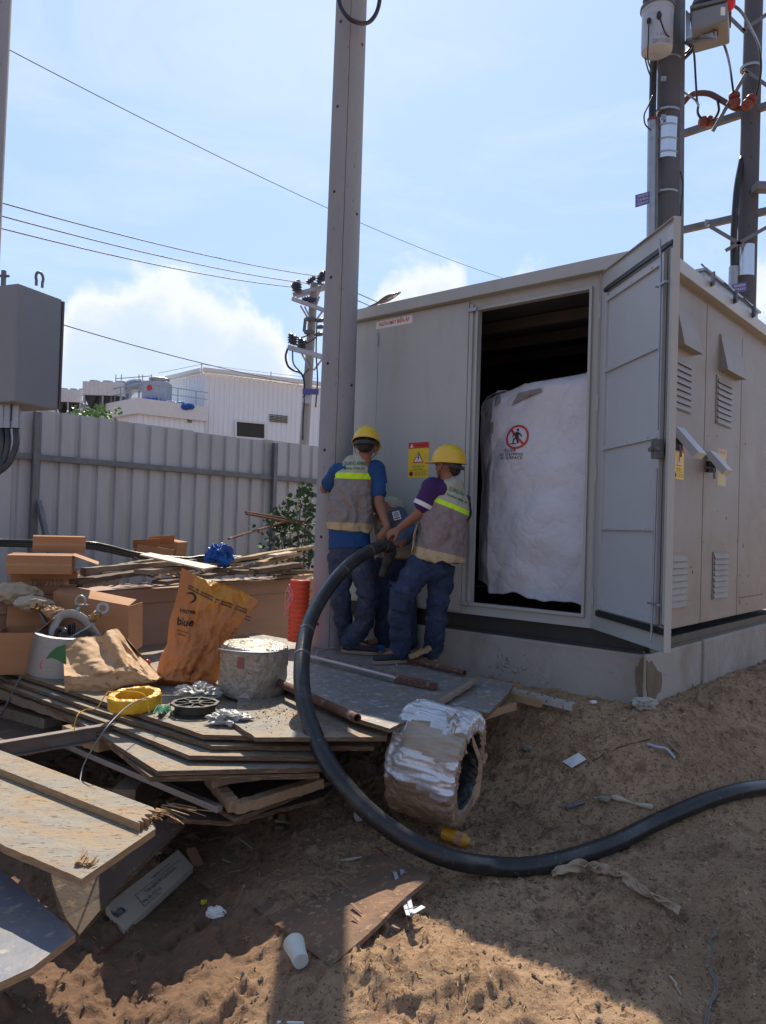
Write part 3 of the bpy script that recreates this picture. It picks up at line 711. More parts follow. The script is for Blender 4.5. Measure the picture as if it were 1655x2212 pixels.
    DB(p, s0, s0 + .03, za, zb2, -.02, -.006); DB(p, s1 - .022, s1, za, zb2, -.02, -.006)
    for f in (0, .25, .50, .745, .972):
        z = za + (zb2 - za) * f; DB(p, s0 + .03, s1 - .022, z, z + .026, -.02, -.004)
        for s in (.25, .6, .75): pass
    # screws
    for f in (0, .25, .50, .745, .972):
        for s in (.2, .45, .7): q = D(s, za + (zb2 - za) * f + .013, -.003); p.ell(q, (.006, .006, .006), None, 8)
    p.build('stiffener', m_cabin, door)
    g = MB(); DB(g, .06, W_ - .02, z1 - .135, z1 - .115, -.016, -.002); DB(g, .06, W_ - .02, z0 + .085, z0 + .118, -.016, -.002); DB(g, W_ - .062, W_ - .035, z0 + .13, z1 - .15, -.03, -.015)
    g.build('gasket', m_rubber, door)
    rd = MB(); sR = W_ - .095
    rd.tube([D(sR + .01, z0 + .045, .03), D(sR, z0 + .08, .02), D(sR, z0 + .95, .014)], .0065, 8); rd.tube([D(sR, z0 + 1.15, .014), D(sR, z1 - .22, .018), D(sR - .003, z1 - .09, .026)], .0065, 8)
    for z in (z0 + .24, z1 - .33): rd.beam(D(sR - .03, z, .014), D(sR + .06, z, .014), .02, .012); rd.tube([D(sR - .035, z, .01), D(sR - .035, z, .03)], .006, 6)
    rd.build('lock_rod', m_galv, door)
    lk = MB(); lk.box(D(sR, z0 + 1.05, .012), (.05, .05, .10)); lk.beam(D(sR - .05, z0 + 1.05, .03), D(sR + .05, z0 + 1.05, .03), .02, .02); lk.tube([D(sR, z0 + 1.05, .0), D(sR, z0 + 1.05, .05)], .014, 10)
    lk.build('lock', m_galvd, door)
    cp = MB(); DB(cp, W_ - .08, W_ - .004, z1 - .13, z1 - .03, -.016, -.009); cp.build('corner_bracket', m_cabin, door)
    return root
kiosk()
# ------------------------------------------------------------------ wrapped load inside the kiosk
def wrapped():
    root_p = cab((uL + uR) / 2, .7, Z_CB)
    ua, ub_ = fuz(1033, 850, .30)[0] + .25, fuz(1268, 850, .30)[0] - .35
    z0 = fuz(1150, 1284, .30)[1]; zt = fuz(1150, 828, .30)[1]
    mb = MB(); v0 = .30
    u_a = fuz(1030, 1000, .3)[0]; u_b = fuz(1266, 1000, .3)[0]
    def fn(a, b):
        u = (u_a + .05) + (u_b - .25 - u_a - .05) * a; s = (u - u_b) / (u_a - u_b)
        top = zt + .045 * (1 - s) - .05 * sstep(.5, .95, s) * 1.2; bot = z0 - .05 * (1 - s) + .014 * math.sin(s * 13) + .02 * nz((s * 9, 3, 1)) + (.05 if s > .88 else 0)
        z = bot + (top - bot) * b
        w = fbm((u, z, 0), 1.4, 3, 2) * .10 + abs(nz((u * 1.2 + z * .7, z * .5, 0), 3.0, 12)) * .05 + abs(fbm((u + z * .6, z * .5 - u, 3), 2.2, 2, 5)) * .03
        top_round = .04 * (1 - math.sqrt(max(0, 1 - sstep(.93, 1, b) ** 2)))
        w *= .3 + .7 * sstep(0, .12, b)
        if s > .86: w -= (s - .86) * 1.1 * .6
        return cab(u, v0 - w * .9 + top_round + .03, z)
    mb.grid(fn, 150, 170)
    # top sheet going back
    def tp(a, b):
        p = fn(a, 1.0); return p + UB * (b * 1.1) + V((0, 0, .02 * math.sin(a * 9 + b * 5) + fbm((a * 3, b * 3, 0), 2, 3) * .05))
    mb.grid(tp, 100, 30)
    o = mb.build('wrapped_transformer', m_cloth, org=root_p, smooth=True)
    tag(o, 'tall load wrapped in creased white sheeting inside the open kiosk', 'wrapped transformer')
    so = o.modifiers.new('s', 'SOLIDIFY'); so.thickness = .004; so.offset = 0
    bv = BVHTree.FromPolygons([tuple(v) for v in mb.v], [f for f in mb.f])
    def PT(x, y): p = onpl(x, y, K + UB * v0, NF); return p
    c = PT(1118.8, 944); rt, up = -UA, V((0, 0, 1)); s = (PT(1118.8, 918) - PT(1118.8, 970)).length / 2
    ring = MB(); P = []; F = []
    n = 48
    for k in range(n):
        a = 2 * math.pi * k / n
        for r in (s * .84, s * 1.02): P.append(c + rt * math.cos(a) * r + up * math.sin(a) * r)
    for k in range(n): j = (k + 1) % n; F.append((2 * k, 2 * k + 1, 2 * j + 1, 2 * j))
    ring.add(project(P, NF, bv, .007), F)
    decal(ring, [(-.66 * s, .52 * s), (-.52 * s, .66 * s), (.66 * s, -.52 * s), (.52 * s, -.66 * s)], c, rt, up, NF, bv, .006, 8)
    ring.build('no_stepping_ring', m_red, o)
    fg = MB()
    def ql(x0, y0, x1, y1, w):
        d = V((x1 - x0, y1 - y0, 0)).normalized(); q = (-d.y * w, d.x * w)
        decal(fg, [((x0 + q[0]) * s, (y0 + q[1]) * s), ((x1 + q[0]) * s, (y1 + q[1]) * s), ((x1 - q[0]) * s, (y1 - q[1]) * s), ((x0 - q[0]) * s, (y0 - q[1]) * s)], c, rt, up, NF, bv, .009, 3)
    ql(.0, .42, .05, -.12, .13); ql(.05, -.1, .18, -.55, .07); ql(.0, -.05, -.22, -.2, .07); ql(-.22, -.18, -.22, -.55, .06); ql(0, .38, -.28, .22, .05); ql(-.28, .22, -.36, .0, .045); ql(.02, .4, .30, .2, .05); ql(.3, .22, .42, .0, .045); ql(-.5, -.58, .1, -.58, .03)
    hc = [c + rt * (.02 + .11 * math.cos(a)) * s + up * (.60 + .11 * math.sin(a)) * s for a in np.linspace(0, 5.8, 12)]
    fg.add(project(hc, NF, bv, .009), [tuple(range(12))])
    fg.build('pictogram', mk('printed grey', (.03, .03, .04), None, 10, .7), o); fg = MB()
    for t, py, hh, wpx in (('禁止踩踏', 973.5, 9, 24), ('NO STEPPING', 982, 9, 49), ('ON SURFACE', 989.5, 9, 46)):
        o_ = PT(1107, py + .5); k = (PT(1107, py - hh / 2) - PT(1107, py + hh / 2)).length
        write(fg, t, o_, rt, up, k * .95, .0, .007, bvh=bv, width=(PT(1107 - wpx / 2, py) - PT(1107 + wpx / 2, py)).length)
    fg.build('printing', mk('printed grey', (.03, .03, .04), None, 10, .7), o)
    # torn flaps
    def flap(pts, lift):
        t = MB()
        P = [PT(*p) for p in pts]; n = len(P); cc = sum(P, V()) / n
        P2 = project(P, NF, bv, .012); t.prism([p + NF * (lift * (i % 2)) for i, p in enumerate(P2)], NF * .003); t.build('torn_flap', mk('flap grey', (.36, .35, .34), (.2, .19, .19), 8, .8), o)
    flap([(1103, 875), (1118, 848), (1140, 843), (1168, 838), (1169, 846), (1150, 852), (1128, 862)], .012)
    flap([(1068, 858), (1077, 850), (1080, 868), (1072, 880)], .02)
    flap([(1064, 915), (1072, 912), (1068, 935), (1058, 948)], .015)
    return o
wrapped()
# ------------------------------------------------------------------ concrete poles
def concrete_pole(name, base, top_z, r0, r1, mat, label, cat='utility pole', seam=None, holes=None, lean=(0, 0)):
    root = thing(name, base, label, cat); mb = MB(); n = 40; b = V(base)
    ax = lambda z: b + V((lean[0] * z, lean[1] * z, z))
    rr = lambda z: r0 + (r1 - r0) * z / (top_z - b.z)
    H = top_z - b.z; mb.tube([ax(H * k / n) for k in range(n + 1)], [rr(H * k / n) for k in range(n + 1)], 32)
    mb.build('shaft', mat, root, auto=40)
    if seam is not None:
        s = MB(); d = V((math.sin(seam), -math.cos(seam), 0)); sd_ = V((d.y, -d.x, 0)); P = []
        for k in range(121):
            z = H * k / 120; w = fbm((0, 0, z), 2.5, 3) * .006; P.append(ax(z) + d * (rr(z) - .001) + sd_ * w)
        s.tube(P, .0024, 5); s.build('seam', m_rust if False else mk('seam shade', (.09, .08, .08), None, 20, .9), root)
    if holes:
        for a, z in holes:
            h = MB()
            d = V((math.sin(a), -math.cos(a), 0)); c = ax(z) + d * (rr(z) + .001)
            x = V((d.y, -d.x, 0)); h.lathe([(.011, -.002), (.011, .0015), (.004, .003)], Matrix.Translation(c) @ frame(x, V((0, 0, 1)).cross(x) if False else V((0, 0, 1)), d).to_4x4(), 10); h.build('bolt_hole', m_black, root)
    return root
# central pole
def centre_pole():
    Yp = 5.95
    b = at(711, 1385, Yp); t = at(759.5, 0, Yp); bz = .3
    r0 = 40 / FPX * Yp; r1 = 34 / FPX * (Yp); H = t.z - b.z
    lx = (t.x - b.x) / H; z_top = 9.0; r_top = r0 + (r1 - r0) * (z_top - bz) / H
    hz = [( -.62, .45 + .655 * k) for k in range(10)] + [(.95, .95 + 1.31 * k) for k in range(4)]
    root = concrete_pole('concrete_pole', V((b.x - lx * (b.z - bz), Yp, bz)), z_top, r0, r_top, m_pole,
                         'thick bare concrete pole between the fence and the kiosk, a cable loop at its top', seam=.06, holes=hz, lean=(lx, 0))
    lp = MB(); lp.tube(bez([at(733, -60, Yp - .2), at(733, 5, Yp - .22), at(755, 40, Yp - .25), at(790, 50, Yp - .2), at(812, 30, Yp - .15), at(821, -10, Yp - .12), at(815, -60, Yp - .1)], 8), .016, 10)
    lp.build('cable_loop', m_cable, root, smooth=True)
centre_pole()
# left pole with junction box
Yl = 4.45
def left_pole():
    x = at(14, 300, Yl).x - .18
    concrete_pole('concrete_pole', (x - .01, Yl, 0), 9, .145, .10, m_pole, 'concrete pole cut by the left edge of the photo, carrying the junction box', lean=(.012, 0), holes=[(.8, 2.7), (.8, 3.2)])
    root = thing('junction_box', at(34, 870, 4.2), 'dark grey metal junction box with lifting eye on the pole at the left edge', 'junction box')
    A = at(35, 735, 4.2); Bp = at(131, 740, 4.49)
    f = (Bp - A); f.z = 0; wd = f.length; f.normalize(); g = V((-f.y, f.x, 0))      # g = depth to the left
    if g.x > 0: g = -g
    zt = at(35, 611, 4.2).z; zb = at(35, 868, 4.2).z
    mb = MB(); mb.prism([A.xy.to_3d() + V((0, 0, zb)), (A + f * wd).xy.to_3d() + V((0, 0, zb)), (A + f * wd + g * .3).xy.to_3d() + V((0, 0, zb)), (A + g * .3).xy.to_3d() + V((0, 0, zb))], (0, 0, zt - zb))
    mb.build('body', m_grey, root, bevel=.008)
    E = (A + f * wd).xy.to_3d()
    d = MB(); d.prism([E - g * .004 + f * .003 + V((0, 0, zb + .01)), E - g * .004 + f * .018 + V((0, 0, zb + .01)), E + g * .3 + f * .018 + V((0, 0, zb + .01)), E + g * .3 + f * .003 + V((0, 0, zb + .01))], (0, 0, zt - zb - .02)); d.build('door', mk('box door edge', (.12, .10, .10), None, 8, .6), root, bevel=.003)
    e = MB(); c = at(85, 612, 4.33); ring = [c + f * .026 * math.cos(t) + V((0, 0, .03 + .032 * math.sin(t))) for t in np.linspace(-.6, 3.75, 16)]
    e.tube([ring[0] - V((0, 0, .03))] + ring + [ring[-1] - V((0, 0, .03))], .008, 8); e.build('lifting_eye', m_galvd, root); e = MB(); c2 = at(8, 596, 4.3); e.beam(c2 - V((0, 0, .06)), c2 + V((0, 0, .03)), .02, .02); e.tube([c2 - V((.03, 0, 0)), c2 + V((.03, 0, 0))], .008, 8)
    e.build('pole_clamp', m_galvd, root)
    for k, px in enumerate((5, 18, 36)):
        c = MB(); p0 = at(px, 868, 4.32); p1 = at(px - 2, 925, 4.32); c.tube([p0, p1], .022, 14); c.tube([p0 + (p1 - p0) * .75, p1 + V((0, 0, .0))], .026, 14); c.build('conduit', m_galv, root, auto=40)
        q = MB(); q.tube(bez([p1, at(px - 1, 960, 4.3), at(px - 9 - 4 * k, 1000, 4.27), at(px - 30 - 8 * k, 1025, 4.22), at(px - 70 - 8 * k, 1060, 4.1), at(px - 120, 1150, 4.0)], 8), .017, 10); q.build('cable', m_cable, root, smooth=True)
left_pole()
# ------------------------------------------------------------------ fence
FA = at(75, 885, 7.7); FB = at(684, 966, 10.55); FD = (FB - FA); FD.z = 0; FLEN = FD.length; FD.normalize(); FN = V((FD.y, -FD.x, 0))
if FN.y > 0: FN = -FN
FZ = (FA.z + FB.z) / 2
def fence():
    root = thing('fence', (FA.x, FA.y, 0), 'long grey corrugated steel hoarding on steel posts behind the rubble', 'fence')
    p = MB(); a, b = -3.2, FLEN + 5.0; st = .205; x = a; prof = []
    while x < b:
        prof += [(x, 0), (x + .13, 0), (x + .145, .028), (x + .19, .028)]; x += st
    def fp(s, d, z): return V((FA.x, FA.y, 0)) + FD * s - FN * d * 1 + V((0, 0, z))
    # ribs point away from the viewer
    n = len(prof); sh = 1.0
    base = []
    for i, (s, d) in enumerate(prof):
        zt = FZ + .012 * math.sin(int((s - a) / 1.02) * 2.3); base.append((fp(s, d, -.1), fp(s, d, zt)))
    vs = [q for pr in base for q in pr]; p.add(vs, [(2 * i, 2 * i + 2, 2 * i + 3, 2 * i + 1) for i in range(n - 1)])
    o = p.build('sheeting', m_fence, root); so = o.modifiers.new('s', 'SOLIDIFY'); so.thickness = .002
    s1 = (at(584, 1000, 9.9) - fp(0, 0, 0)).dot(FD); ps = [0.0]
    # second post where the sight line at 584 px meets the fence line
    q = onpl(586, 1020, fp(0, 0, 0), FN); s1 = (q - fp(0, 0, 0)).dot(FD); ps += [s1, -s1, 2 * s1]
    for s in ps:
        b_ = MB(); b_.beam(fp(s, -.06, -.1), fp(s, -.06, FZ - .02), .06, .06, FN); b_.build('post', m_galvd, root, bevel=.004)
        r = MB(); r.beam(fp(s + .03, -.09, FZ - .9), fp(s + .14, -.75, .1), .045, .045); r.build('brace', m_galvd, root)
    for s0, s2 in ((a + .1, -.03), (.03, s1 - .03), (s1 + .03, b - .2)):
        r = MB(); r.beam(fp(s0, -.032, FZ - .47), fp(s2, -.032, FZ - .47), .05, .06); r.build('rail', m_galvd, root, bevel=.003)
fence()
# ------------------------------------------------------------------ far factory
def factory():
    root = thing('factory', at(437, 1124, 45), 'white corrugated factory hall with rooftop machines far beyond the fence', 'factory')
    zc = at(437, 804, 45).z
    Ac = V((at(437, 1000, 45).x, 45, 0)); dR = (at(684, 1000, 48.3) - at(437, 1000, 45)); dR.z = 0; L = dR.length; dR.normalize()
    dL = (at(357, 1000, 48.0) - at(437, 1000, 45)); dL.z = 0; LL = dL.length; dL.normalize()
    def wall(mb, p, d, ln, z0, z1a, z1b, n, pitch=.30):
        k = int(ln / pitch); pr = []
        for i in range(k + 1):
            x = i * pitch
            for dx, dp in ((0, 0), (pitch * .6, 0), (pitch * .7, .045), (pitch * .9, .045)):
                if x + dx <= ln: pr.append((x + dx, dp))
        vs = []
        for x, dp in pr:
            z1 = z1a + (z1b - z1a) * x / ln; q = p + d * x - n * dp; vs += [q + V((0, 0, z0)), q + V((0, 0, z1))]
        mb.add(vs, [(2 * i, 2 * i + 2, 2 * i + 3, 2 * i + 1) for i in range(len(pr) - 1)])
    nR = V((dR.y, -dR.x, 0)); nL = V((-dL.y, dL.x, 0))
    if nL.y > 0: nL = -nL
    w = MB(); zr_end = zc - .55 * (40 / L)
    zR = at(684, 836, 48.3).z; slope = (zR - zc) / L
    wall(w, Ac, dR, 44, -1, zc, zc - .1, nR)
    w.build('wall', m_fact, root)
    w2 = MB(); wall(w2, Ac, dL, 30, -1, zc, zc - .25, nL); w2.build('side_cladding', m_fact, root)
    rf = MB(); z = zc
    rf.beam(Ac + V((0, 0, zc + .1)) - dR * .2 + nR * .25, Ac + dR * 44 + nR * .25 + V((0, 0, zc)), .3, .22)
    rf.beam(Ac + V((0, 0, zc + .1)) + nL * .2 + dL * .15, Ac + dL * 30 + nL * .2 + V((0, 0, zc - .15)), .3, .22)
    rf.prism([Ac + V((0, 0, zc - .05)), Ac + dR * 44 + V((0, 0, zc - .85)), Ac + dR * 44 + dL * 30 + V((0, 0, zc - 1)), Ac + dL * 30 + V((0, 0, zc - .3))], (0, 0, .06))
    rf.build('roof', m_white, root)
    # lower block
    zl = at(442, 880, 44.9).z; c = V((at(296, 1000, 42.3).x, 42.3, 0)); rgt = V((at(443, 1000, 44.8).x, 44.8, 0)); lft = V((at(169, 1000, 47.4).x, 47.4, 0))
    d1 = (rgt - c); l1 = d1.length; d1.normalize(); d2 = lft - c; l2 = d2.length; d2.normalize(); n1 = V((d1.y, -d1.x, 0)); n2 = V((-d2.y, d2.x, 0))
    if n2.y > 0: n2 = -n2
    w3 = MB(); wall(w3, c, d1, l1, -1, zl - .85, zl - .85, n1); wall(w3, c, d2, 16, -1, zl - .85, zl - .85, n2); w3.build('annex_wall', m_fact, root)
    pp = MB(); pp.prism([c + n1 * .2 + n2 * .2 + V((0, 0, zl - .85)), c + d1 * l1 + n1 * .2 + V((0, 0, zl - .85)), c + d1 * l1 + n1 * -.1 + V((0, 0, zl - .85)), c - n1 * .1 - n2 * .1 + V((0, 0, zl - .85)), c + d2 * 16 - n2 * .1 + V((0, 0, zl - .85)), c + d2 * 16 + n2 * .2 + V((0, 0, zl - .85))], (0, 0, .85))
    pp.prism([c + V((0, 0, zl - .5)), c + d1 * l1 + V((0, 0, zl - .5)), c + d1 * l1 + d2 * 16 + V((0, 0, zl - .5)), c + d2 * 16 + V((0, 0, zl - .5))], (0, 0, .05))
    pp.build('parapet', m_white, root)
    # opening and vents
    def onw(x, y, p, n): return onpl(x, y, p, n)
    def quad(mb, x0, y0, x1, y1, p, n, off, dep):
        q = [onw(x0, y0, p, n), onw(x1, y0, p, n), onw(x1, y1, p, n), onw(x0, y1, p, n)]; za = (q[0].z + q[1].z) / 2; zb = (q[2].z + q[3].z) / 2
        q[0].z = q[1].z = za; q[2].z = q[3].z = zb; mb.prism([r + n * off for r in q], n * dep); return q
    m = MB(); q = quad(m, 508, 912, 572, 947, Ac, nR, .03, .02); op = m.build('loading_opening', m_dark, root)
    fr = MB()
    for i in range(4): fr.beam(q[i] + nR * .08, q[(i + 1) % 4] + nR * .08, .12, .12)
    fr.build('frame', m_white, op)
    for box, p, n in (((581, 897, 621, 914), Ac, nR), ((404, 902, 414, 914), c, n1)):
        v = MB(); x0, y0, x1, y1 = box; k = 5
        for i in range(k): quad(v, x0, y0 + (y1 - y0) * i / k, x1, y0 + (y1 - y0) * (i + .45) / k, p, n, .03, .05)
        v.build('vent', m_int, root)
    # railing on parapet
    r = MB()
    for pa, d, l in ((c, d1, l1), (c, d2, 14)):
        for h in (.45, .85): r.beam(pa + V((0, 0, zl + h)), pa + d * l + V((0, 0, zl + h)), .04, .04)
        for i in range(int(l / 1.1) + 1): r.beam(pa + d * i * 1.1 + V((0, 0, zl)), pa + d * i * 1.1 + V((0, 0, zl + .85)), .04, .04, (1, 0, 0))
    r.build('railing', m_galv, root)
    # lightning rods
    lr = MB()
    for x, Y in ((435, 45), (585, 46.9)): b_ = at(x, 804 if x == 435 else 822, Y); lr.tube([b_, b_ + V((0, 0, .55 + .0))], .03, 6)
    lr.build('lightning_rod', m_galv, root)
    # rooftop machines: each stands on the roof
    def unit(x0, x1, yt, yb, Y, label):
        a, b_ = at(x0, yb, Y), at(x1, yb, Y); zt = at((x0 + x1) / 2, yt, Y).z; zb_ = zl - .5; w_ = b_.x - a.x; o_ = thing('cooling_unit', ((a.x + b_.x) / 2, Y, zb_), label, 'cooling unit', 'cooling units on the factory roof')
        h = zt - zb_; cx = (a.x + b_.x) / 2; m1 = MB(); dep = 1.6; mid = zb_ + h * .55
        m1.box((cx, Y, mid + (zt - mid) / 2), (w_, dep, zt - mid)); 
        for k in range(9): m1.box((a.x + w_ * (k + .5) / 9, Y - dep / 2 - .02, (mid + zt) / 2), (.05, .04, (zt - mid) * .92))
        m1.build('casing', m_white, o_)
        m2 = MB()
        for k in range(3):
            x = a.x + w_ * (k + .5) / 3; m2.add([V((x - w_ / 6.2, Y - .6, mid)), V((x + w_ / 6.2, Y - .6, mid)), V((x, Y - .6, zb_ + .2)), V((x - w_ / 6.2, Y + .6, mid)), V((x + w_ / 6.2, Y + .6, mid)), V((x, Y + .6, zb_ + .2))], [(0, 1, 2), (3, 5, 4), (0, 2, 5, 3), (1, 4, 5, 2)])
        m2.build('coil_block', m_int, o_)
        m3 = MB()
        for x in (a.x + .1, cx, b_.x - .1): m3.beam((x, Y - .7, zb_), (x, Y - .7, mid), .1, .1, (1, 0, 0)); m3.beam((x, Y + .7, zb_), (x, Y + .7, mid), .1, .1, (1, 0, 0))
        m3.build('leg', m_galv, o_)
        m4 = MB()
        for k in range(3): m4.lathe([(w_ / 8, 0), (w_ / 8, .18), (w_ / 9, .18)], Matrix.Translation((a.x + w_ * (k + .5) / 3, Y, zt)), 14)
        m4.build('fan_ring', m_galv, o_)
    unit(128, 186, 846, 892, 48.0, 'white rooftop cooling unit farthest left, half behind the bush tip and junction box')
    unit(188, 274, 830, 885, 45.2, 'white rooftop cooling unit nearest the big curved duct')
    base = at(300, 868, 44.8); z0 = zl - .5
    t = thing('water_tank', (at(340, 850, 45).x, 45, z0), 'grey square rooftop tank with a red mark beside the factory wall', 'tank'); m = MB()
    a, b_ = at(313, 850, 45), at(366, 850, 45); zt = at(340, 826, 45).z; m.box(((a.x + b_.x) / 2, 45, (z0 + zt) / 2), (b_.x - a.x, 1.2, zt - z0)); m.build('body', m_can, t, bevel=.05)
    m = MB(); m.lathe([(.55, 0), (.6, .2), (.4, .28)], Matrix.Translation(((a.x + b_.x) / 2 + .1, 45, zt)), 20); m.build('collar', m_galv, t)
    m = MB(); cc = at(322, 837, 44.3); m.lathe([(.16, -.01), (.16, .01)], Matrix.Translation(V((cc.x, 44.38, cc.z))) @ Matrix.Rotation(math.pi / 2, 4, 'X'), 16); m.build('red_mark', m_red, t)
    t = thing('duct', (at(292, 850, 45.2).x, 45.2, z0), 'large silver curved air duct on the factory roof', 'duct'); m = MB()
    cx, cz = at(297, 848, 45.2).x, at(297, 848, 45.2).z
    pts = [V((cx - .9 * math.cos(a) , 45.2, cz - .55 + .95 * math.sin(a))) for a in np.linspace(-.25, math.pi * .55, 9)] ; m.tube([V((cx - .87, 45.2, z0))] + pts, .42, 14); m.build('elbow', m_galv, t, auto=25)
    m = MB(); m.lathe([(.42, 0), (.44, .5), (.3, .52)], Matrix.Translation(V((cx + .55, 45.2, z0 + .3))) @ Matrix.Rotation(0, 4, 'Y'), 16); m.build('blower', m_blueb, t)
    r = MB()
    for x in (250, 262, 300, 308, 327): q = at(x, 822, 44.5); r.beam(V((q.x, q.y, z0)), V((q.x, q.y, q.z + .35)), .04, .04, (1, 0, 0))
    q0, q1 = at(250, 818, 44.5), at(327, 812, 44.5); r.beam(q0, q1, .04, .04); r.beam(q0 - V((0, 0, .5)), q1 - V((0, 0, .5)), .04, .04); r.build('guard_rail', m_galv, t)
    t = MB(); q = at(250, 866, 44.2)
    for i in range(14): x = at(290 + i * 9, 872, 43.8); t.ell((x.x, 43.8 + random.uniform(0, .5), zl - .2 + random.uniform(0, .35)), (.35, .3, .2), None, 8)
    tag(t.build('tarpaulin', m_blueb, org=(at(330, 872, 43.8).x, 43.8, zl - .5)), 'blue tarpaulin bundles behind the roof railing of the annex', 'tarpaulin')
factory()
# ------------------------------------------------------------------ right-hand poles with high-voltage gear
YA, YB = 9.8, 12.3
def poleA():
    b = at(1441, 570, YA); t = at(1447, 30, YA); lx = (t.x - b.x) / (t.z - b.z); base = V((b.x - lx * b.z, YA, 0))
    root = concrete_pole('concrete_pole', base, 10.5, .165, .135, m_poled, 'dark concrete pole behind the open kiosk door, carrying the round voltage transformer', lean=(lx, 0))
    g = MB(); g.beam(at(1467, 640, YA - .06), at(1472, -60, YA - .06), .08, .08); g.build('cable_duct', m_galvd, root, bevel=.004)
    c = MB(); c.tube([at(1406, 560, YA - .1), at(1409, 258, YA - .1)], .055, 16); c.build('riser_pipe', m_galv, root, auto=40)
    c = MB(); c.tube([at(1417, 560, YA - .13), at(1419, 262, YA - .13)], .02, 8); c.build('thin_conduit', m_galvd, root, auto=40)
    c = MB(); c.tube([at(1409, 260, YA - .1), at(1411, 180, YA - .1), at(1412, 110, YA - .1)], .045, 12); c.build('riser_cable', m_cable, root, auto=40)
    c = MB(); c.tube([at(1409, 262, YA - .1), at(1409, 256, YA - .1)], .06, 14); c.build('orange_seal', m_arr, root)
    # bands
    for y in (134, 246, 421):
        s = MB(); q = at(1437 + (421 - y) * .015, y, YA); s.lathe([(.17, -.012), (.172, .012)], Matrix.Translation((q.x, YA, q.z)), 24); s.build('band', m_galv, root, auto=30)
    s = MB(); q0 = at(1437, 350, YA); q1 = at(1438, 264, YA); s.lathe([(.164, q0.z), (.163, q1.z)], Matrix.Translation((q0.x, YA, 0)), 24)
    s.build('steel_sleeve', mk('shiny sleeve', (.75, .76, .78), (.66, .67, .7), 4, .22, .9, .05, 40), root, auto=30)
    for y in (280, 310, 338):
        s = MB(); q = at(1437, y, YA); s.lathe([(.169, -.01), (.171, .01)], Matrix.Translation((q.x, YA, q.z)), 24); s.build('strap', m_galv, root, auto=30)
    for y in (170, 253):
        k = MB(); q = at(1434, y, YA - .18); k.box(q, (.06, .02, .06)); k.ell(q - V((0, .015, 0)), (.013, .013, .013), None, 8); k.build('bracket', m_galv, root)
    # blue sign plate
    s = thing('sign_plate', at(1390, 430, YA - .25), 'small violet-blue sign plate strapped high on the pole behind the open door', 'sign')
    m = MB(); m.cur = 0; a, b_, c_, d = at(1373, 421, YA - .4), at(1404, 413, YA - .2), at(1403, 439, YA - .2), at(1373, 448, YA - .4); m.prism([a, b_, c_, d], V((0, .008, 0)))
    m.build('plate', m_blue, s); w = MB(); rt = (b_ - a).normalized(); up = (a - d).normalized()
    for i, tx in enumerate(('TRẠM BIẾN ÁP', 'TỤ BÙ 400 kVA', '22/0,4 kV')): write(w, tx, (a + b_ + c_ + d) / 4 + up * (.045 - .045 * i), rt, up, .04, 0, .003, width=(b_ - a).length * .78)
    w.build('lettering', m_white, s)
    # loose cables down the pole
    w = MB(); w.tube(bez([at(1417, 20, YA - .35), at(1393, 50, YA - .4), at(1390, 100, YA - .4), at(1400, 150, YA - .2), at(1412, 175, YA - .15)]), .009, 8); w.build('cable', m_cable, root, smooth=True)
    w = MB(); w.tube(bez([at(1411, 205, YA - .2), at(1400, 230, YA - .25), at(1392, 248, YA - .25), at(1394, 268, YA - .22), at(1405, 280, YA - .15)]), .009, 8); w.build('cable', m_cable, root, smooth=True)
    w = MB(); w.tube(bez([at(1470, 370, YA - .1), at(1476, 400, YA - .1), at(1472, 440, YA - .1), at(1470, 470, YA - .1)]), .008, 8); w.build('cable', m_cable, root, smooth=True)
    # round voltage transformer
    Yt = YA - .42
    r = thing('voltage_transformer', at(1420, 100, Yt), 'round grey enamel voltage transformer can hung high on the dark pole', 'transformer')
    ctr = at(1420, 60, Yt); rad = 33 / FPX * Yt; zt = at(1420, 22, Yt).z; zb = at(1420, 112, Yt).z
    m = MB(); m.lathe([(rad * .86, zb - .012), (rad * .97, zb), (rad, zb + .03), (rad, zt - .05), (rad * 1.04, zt - .04), (rad * 1.04, zt)], Matrix.Translation((ctr.x, Yt, 0)), 40); m.build('tank', m_can, r, auto=35)
    m = MB(); m.lathe([(rad * 1.12, zt), (rad * 1.12, zt + .03), (rad * .8, zt + .08), (rad * .3, zt + .11)], Matrix.Translation((ctr.x, Yt, 0)), 32); m.build('lid', m_galvd, r, auto=35)
    m = MB(); m.lathe([(.09, zt + .1), (.16, zt + .13), (.09, zt + .17), (.15, zt + .2), (.09, zt + .24), (.14, zt + .27), (.05, zt + .5)], Matrix.Translation((ctr.x - .02, Yt, 0)), 20); m.build('bushing', m_porc, r, auto=50)
    bv = None; w = MB()
    for tx, y in (('1 kVA', 72), ('22kV/220V', 86)):
        o_ = at(1420, y, Yt - rad); vs, fs = txt_mesh(tx, 1); wd = max(v.x for v in vs) - min(v.x for v in vs); k = rad * 1.15 / wd * (1 if y > 80 else .6); P = []
        for v in vs: a = v.x * k / rad; P.append(V((ctr.x + math.sin(a) * (rad + .003), Yt - math.cos(a) * (rad + .003), o_.z + v.y * .065)))
        w.add(P, fs)
    w.build('marking', mk('faded violet', (.25, .17, .32), None, 20, .6), r)
    m = MB(); q = at(1402, 45, Yt - rad * .9); m.ell(q, (.03, .03, .04)); m.build('terminal', m_rubber, r)
    m = MB(); q = at(1424, 33, Yt - rad * 1.0); m.ell(q, (.03, .03, .05)); m.build('terminal', m_rubber, r)
    m = MB(); m.tube(bez([at(1402, 45, Yt - rad), at(1401, 80, Yt - rad), at(1400, 130, Yt - .2), at(1412, 158, Yt + .2)]), .009, 8); m.build('cable', m_cable, r, smooth=True)
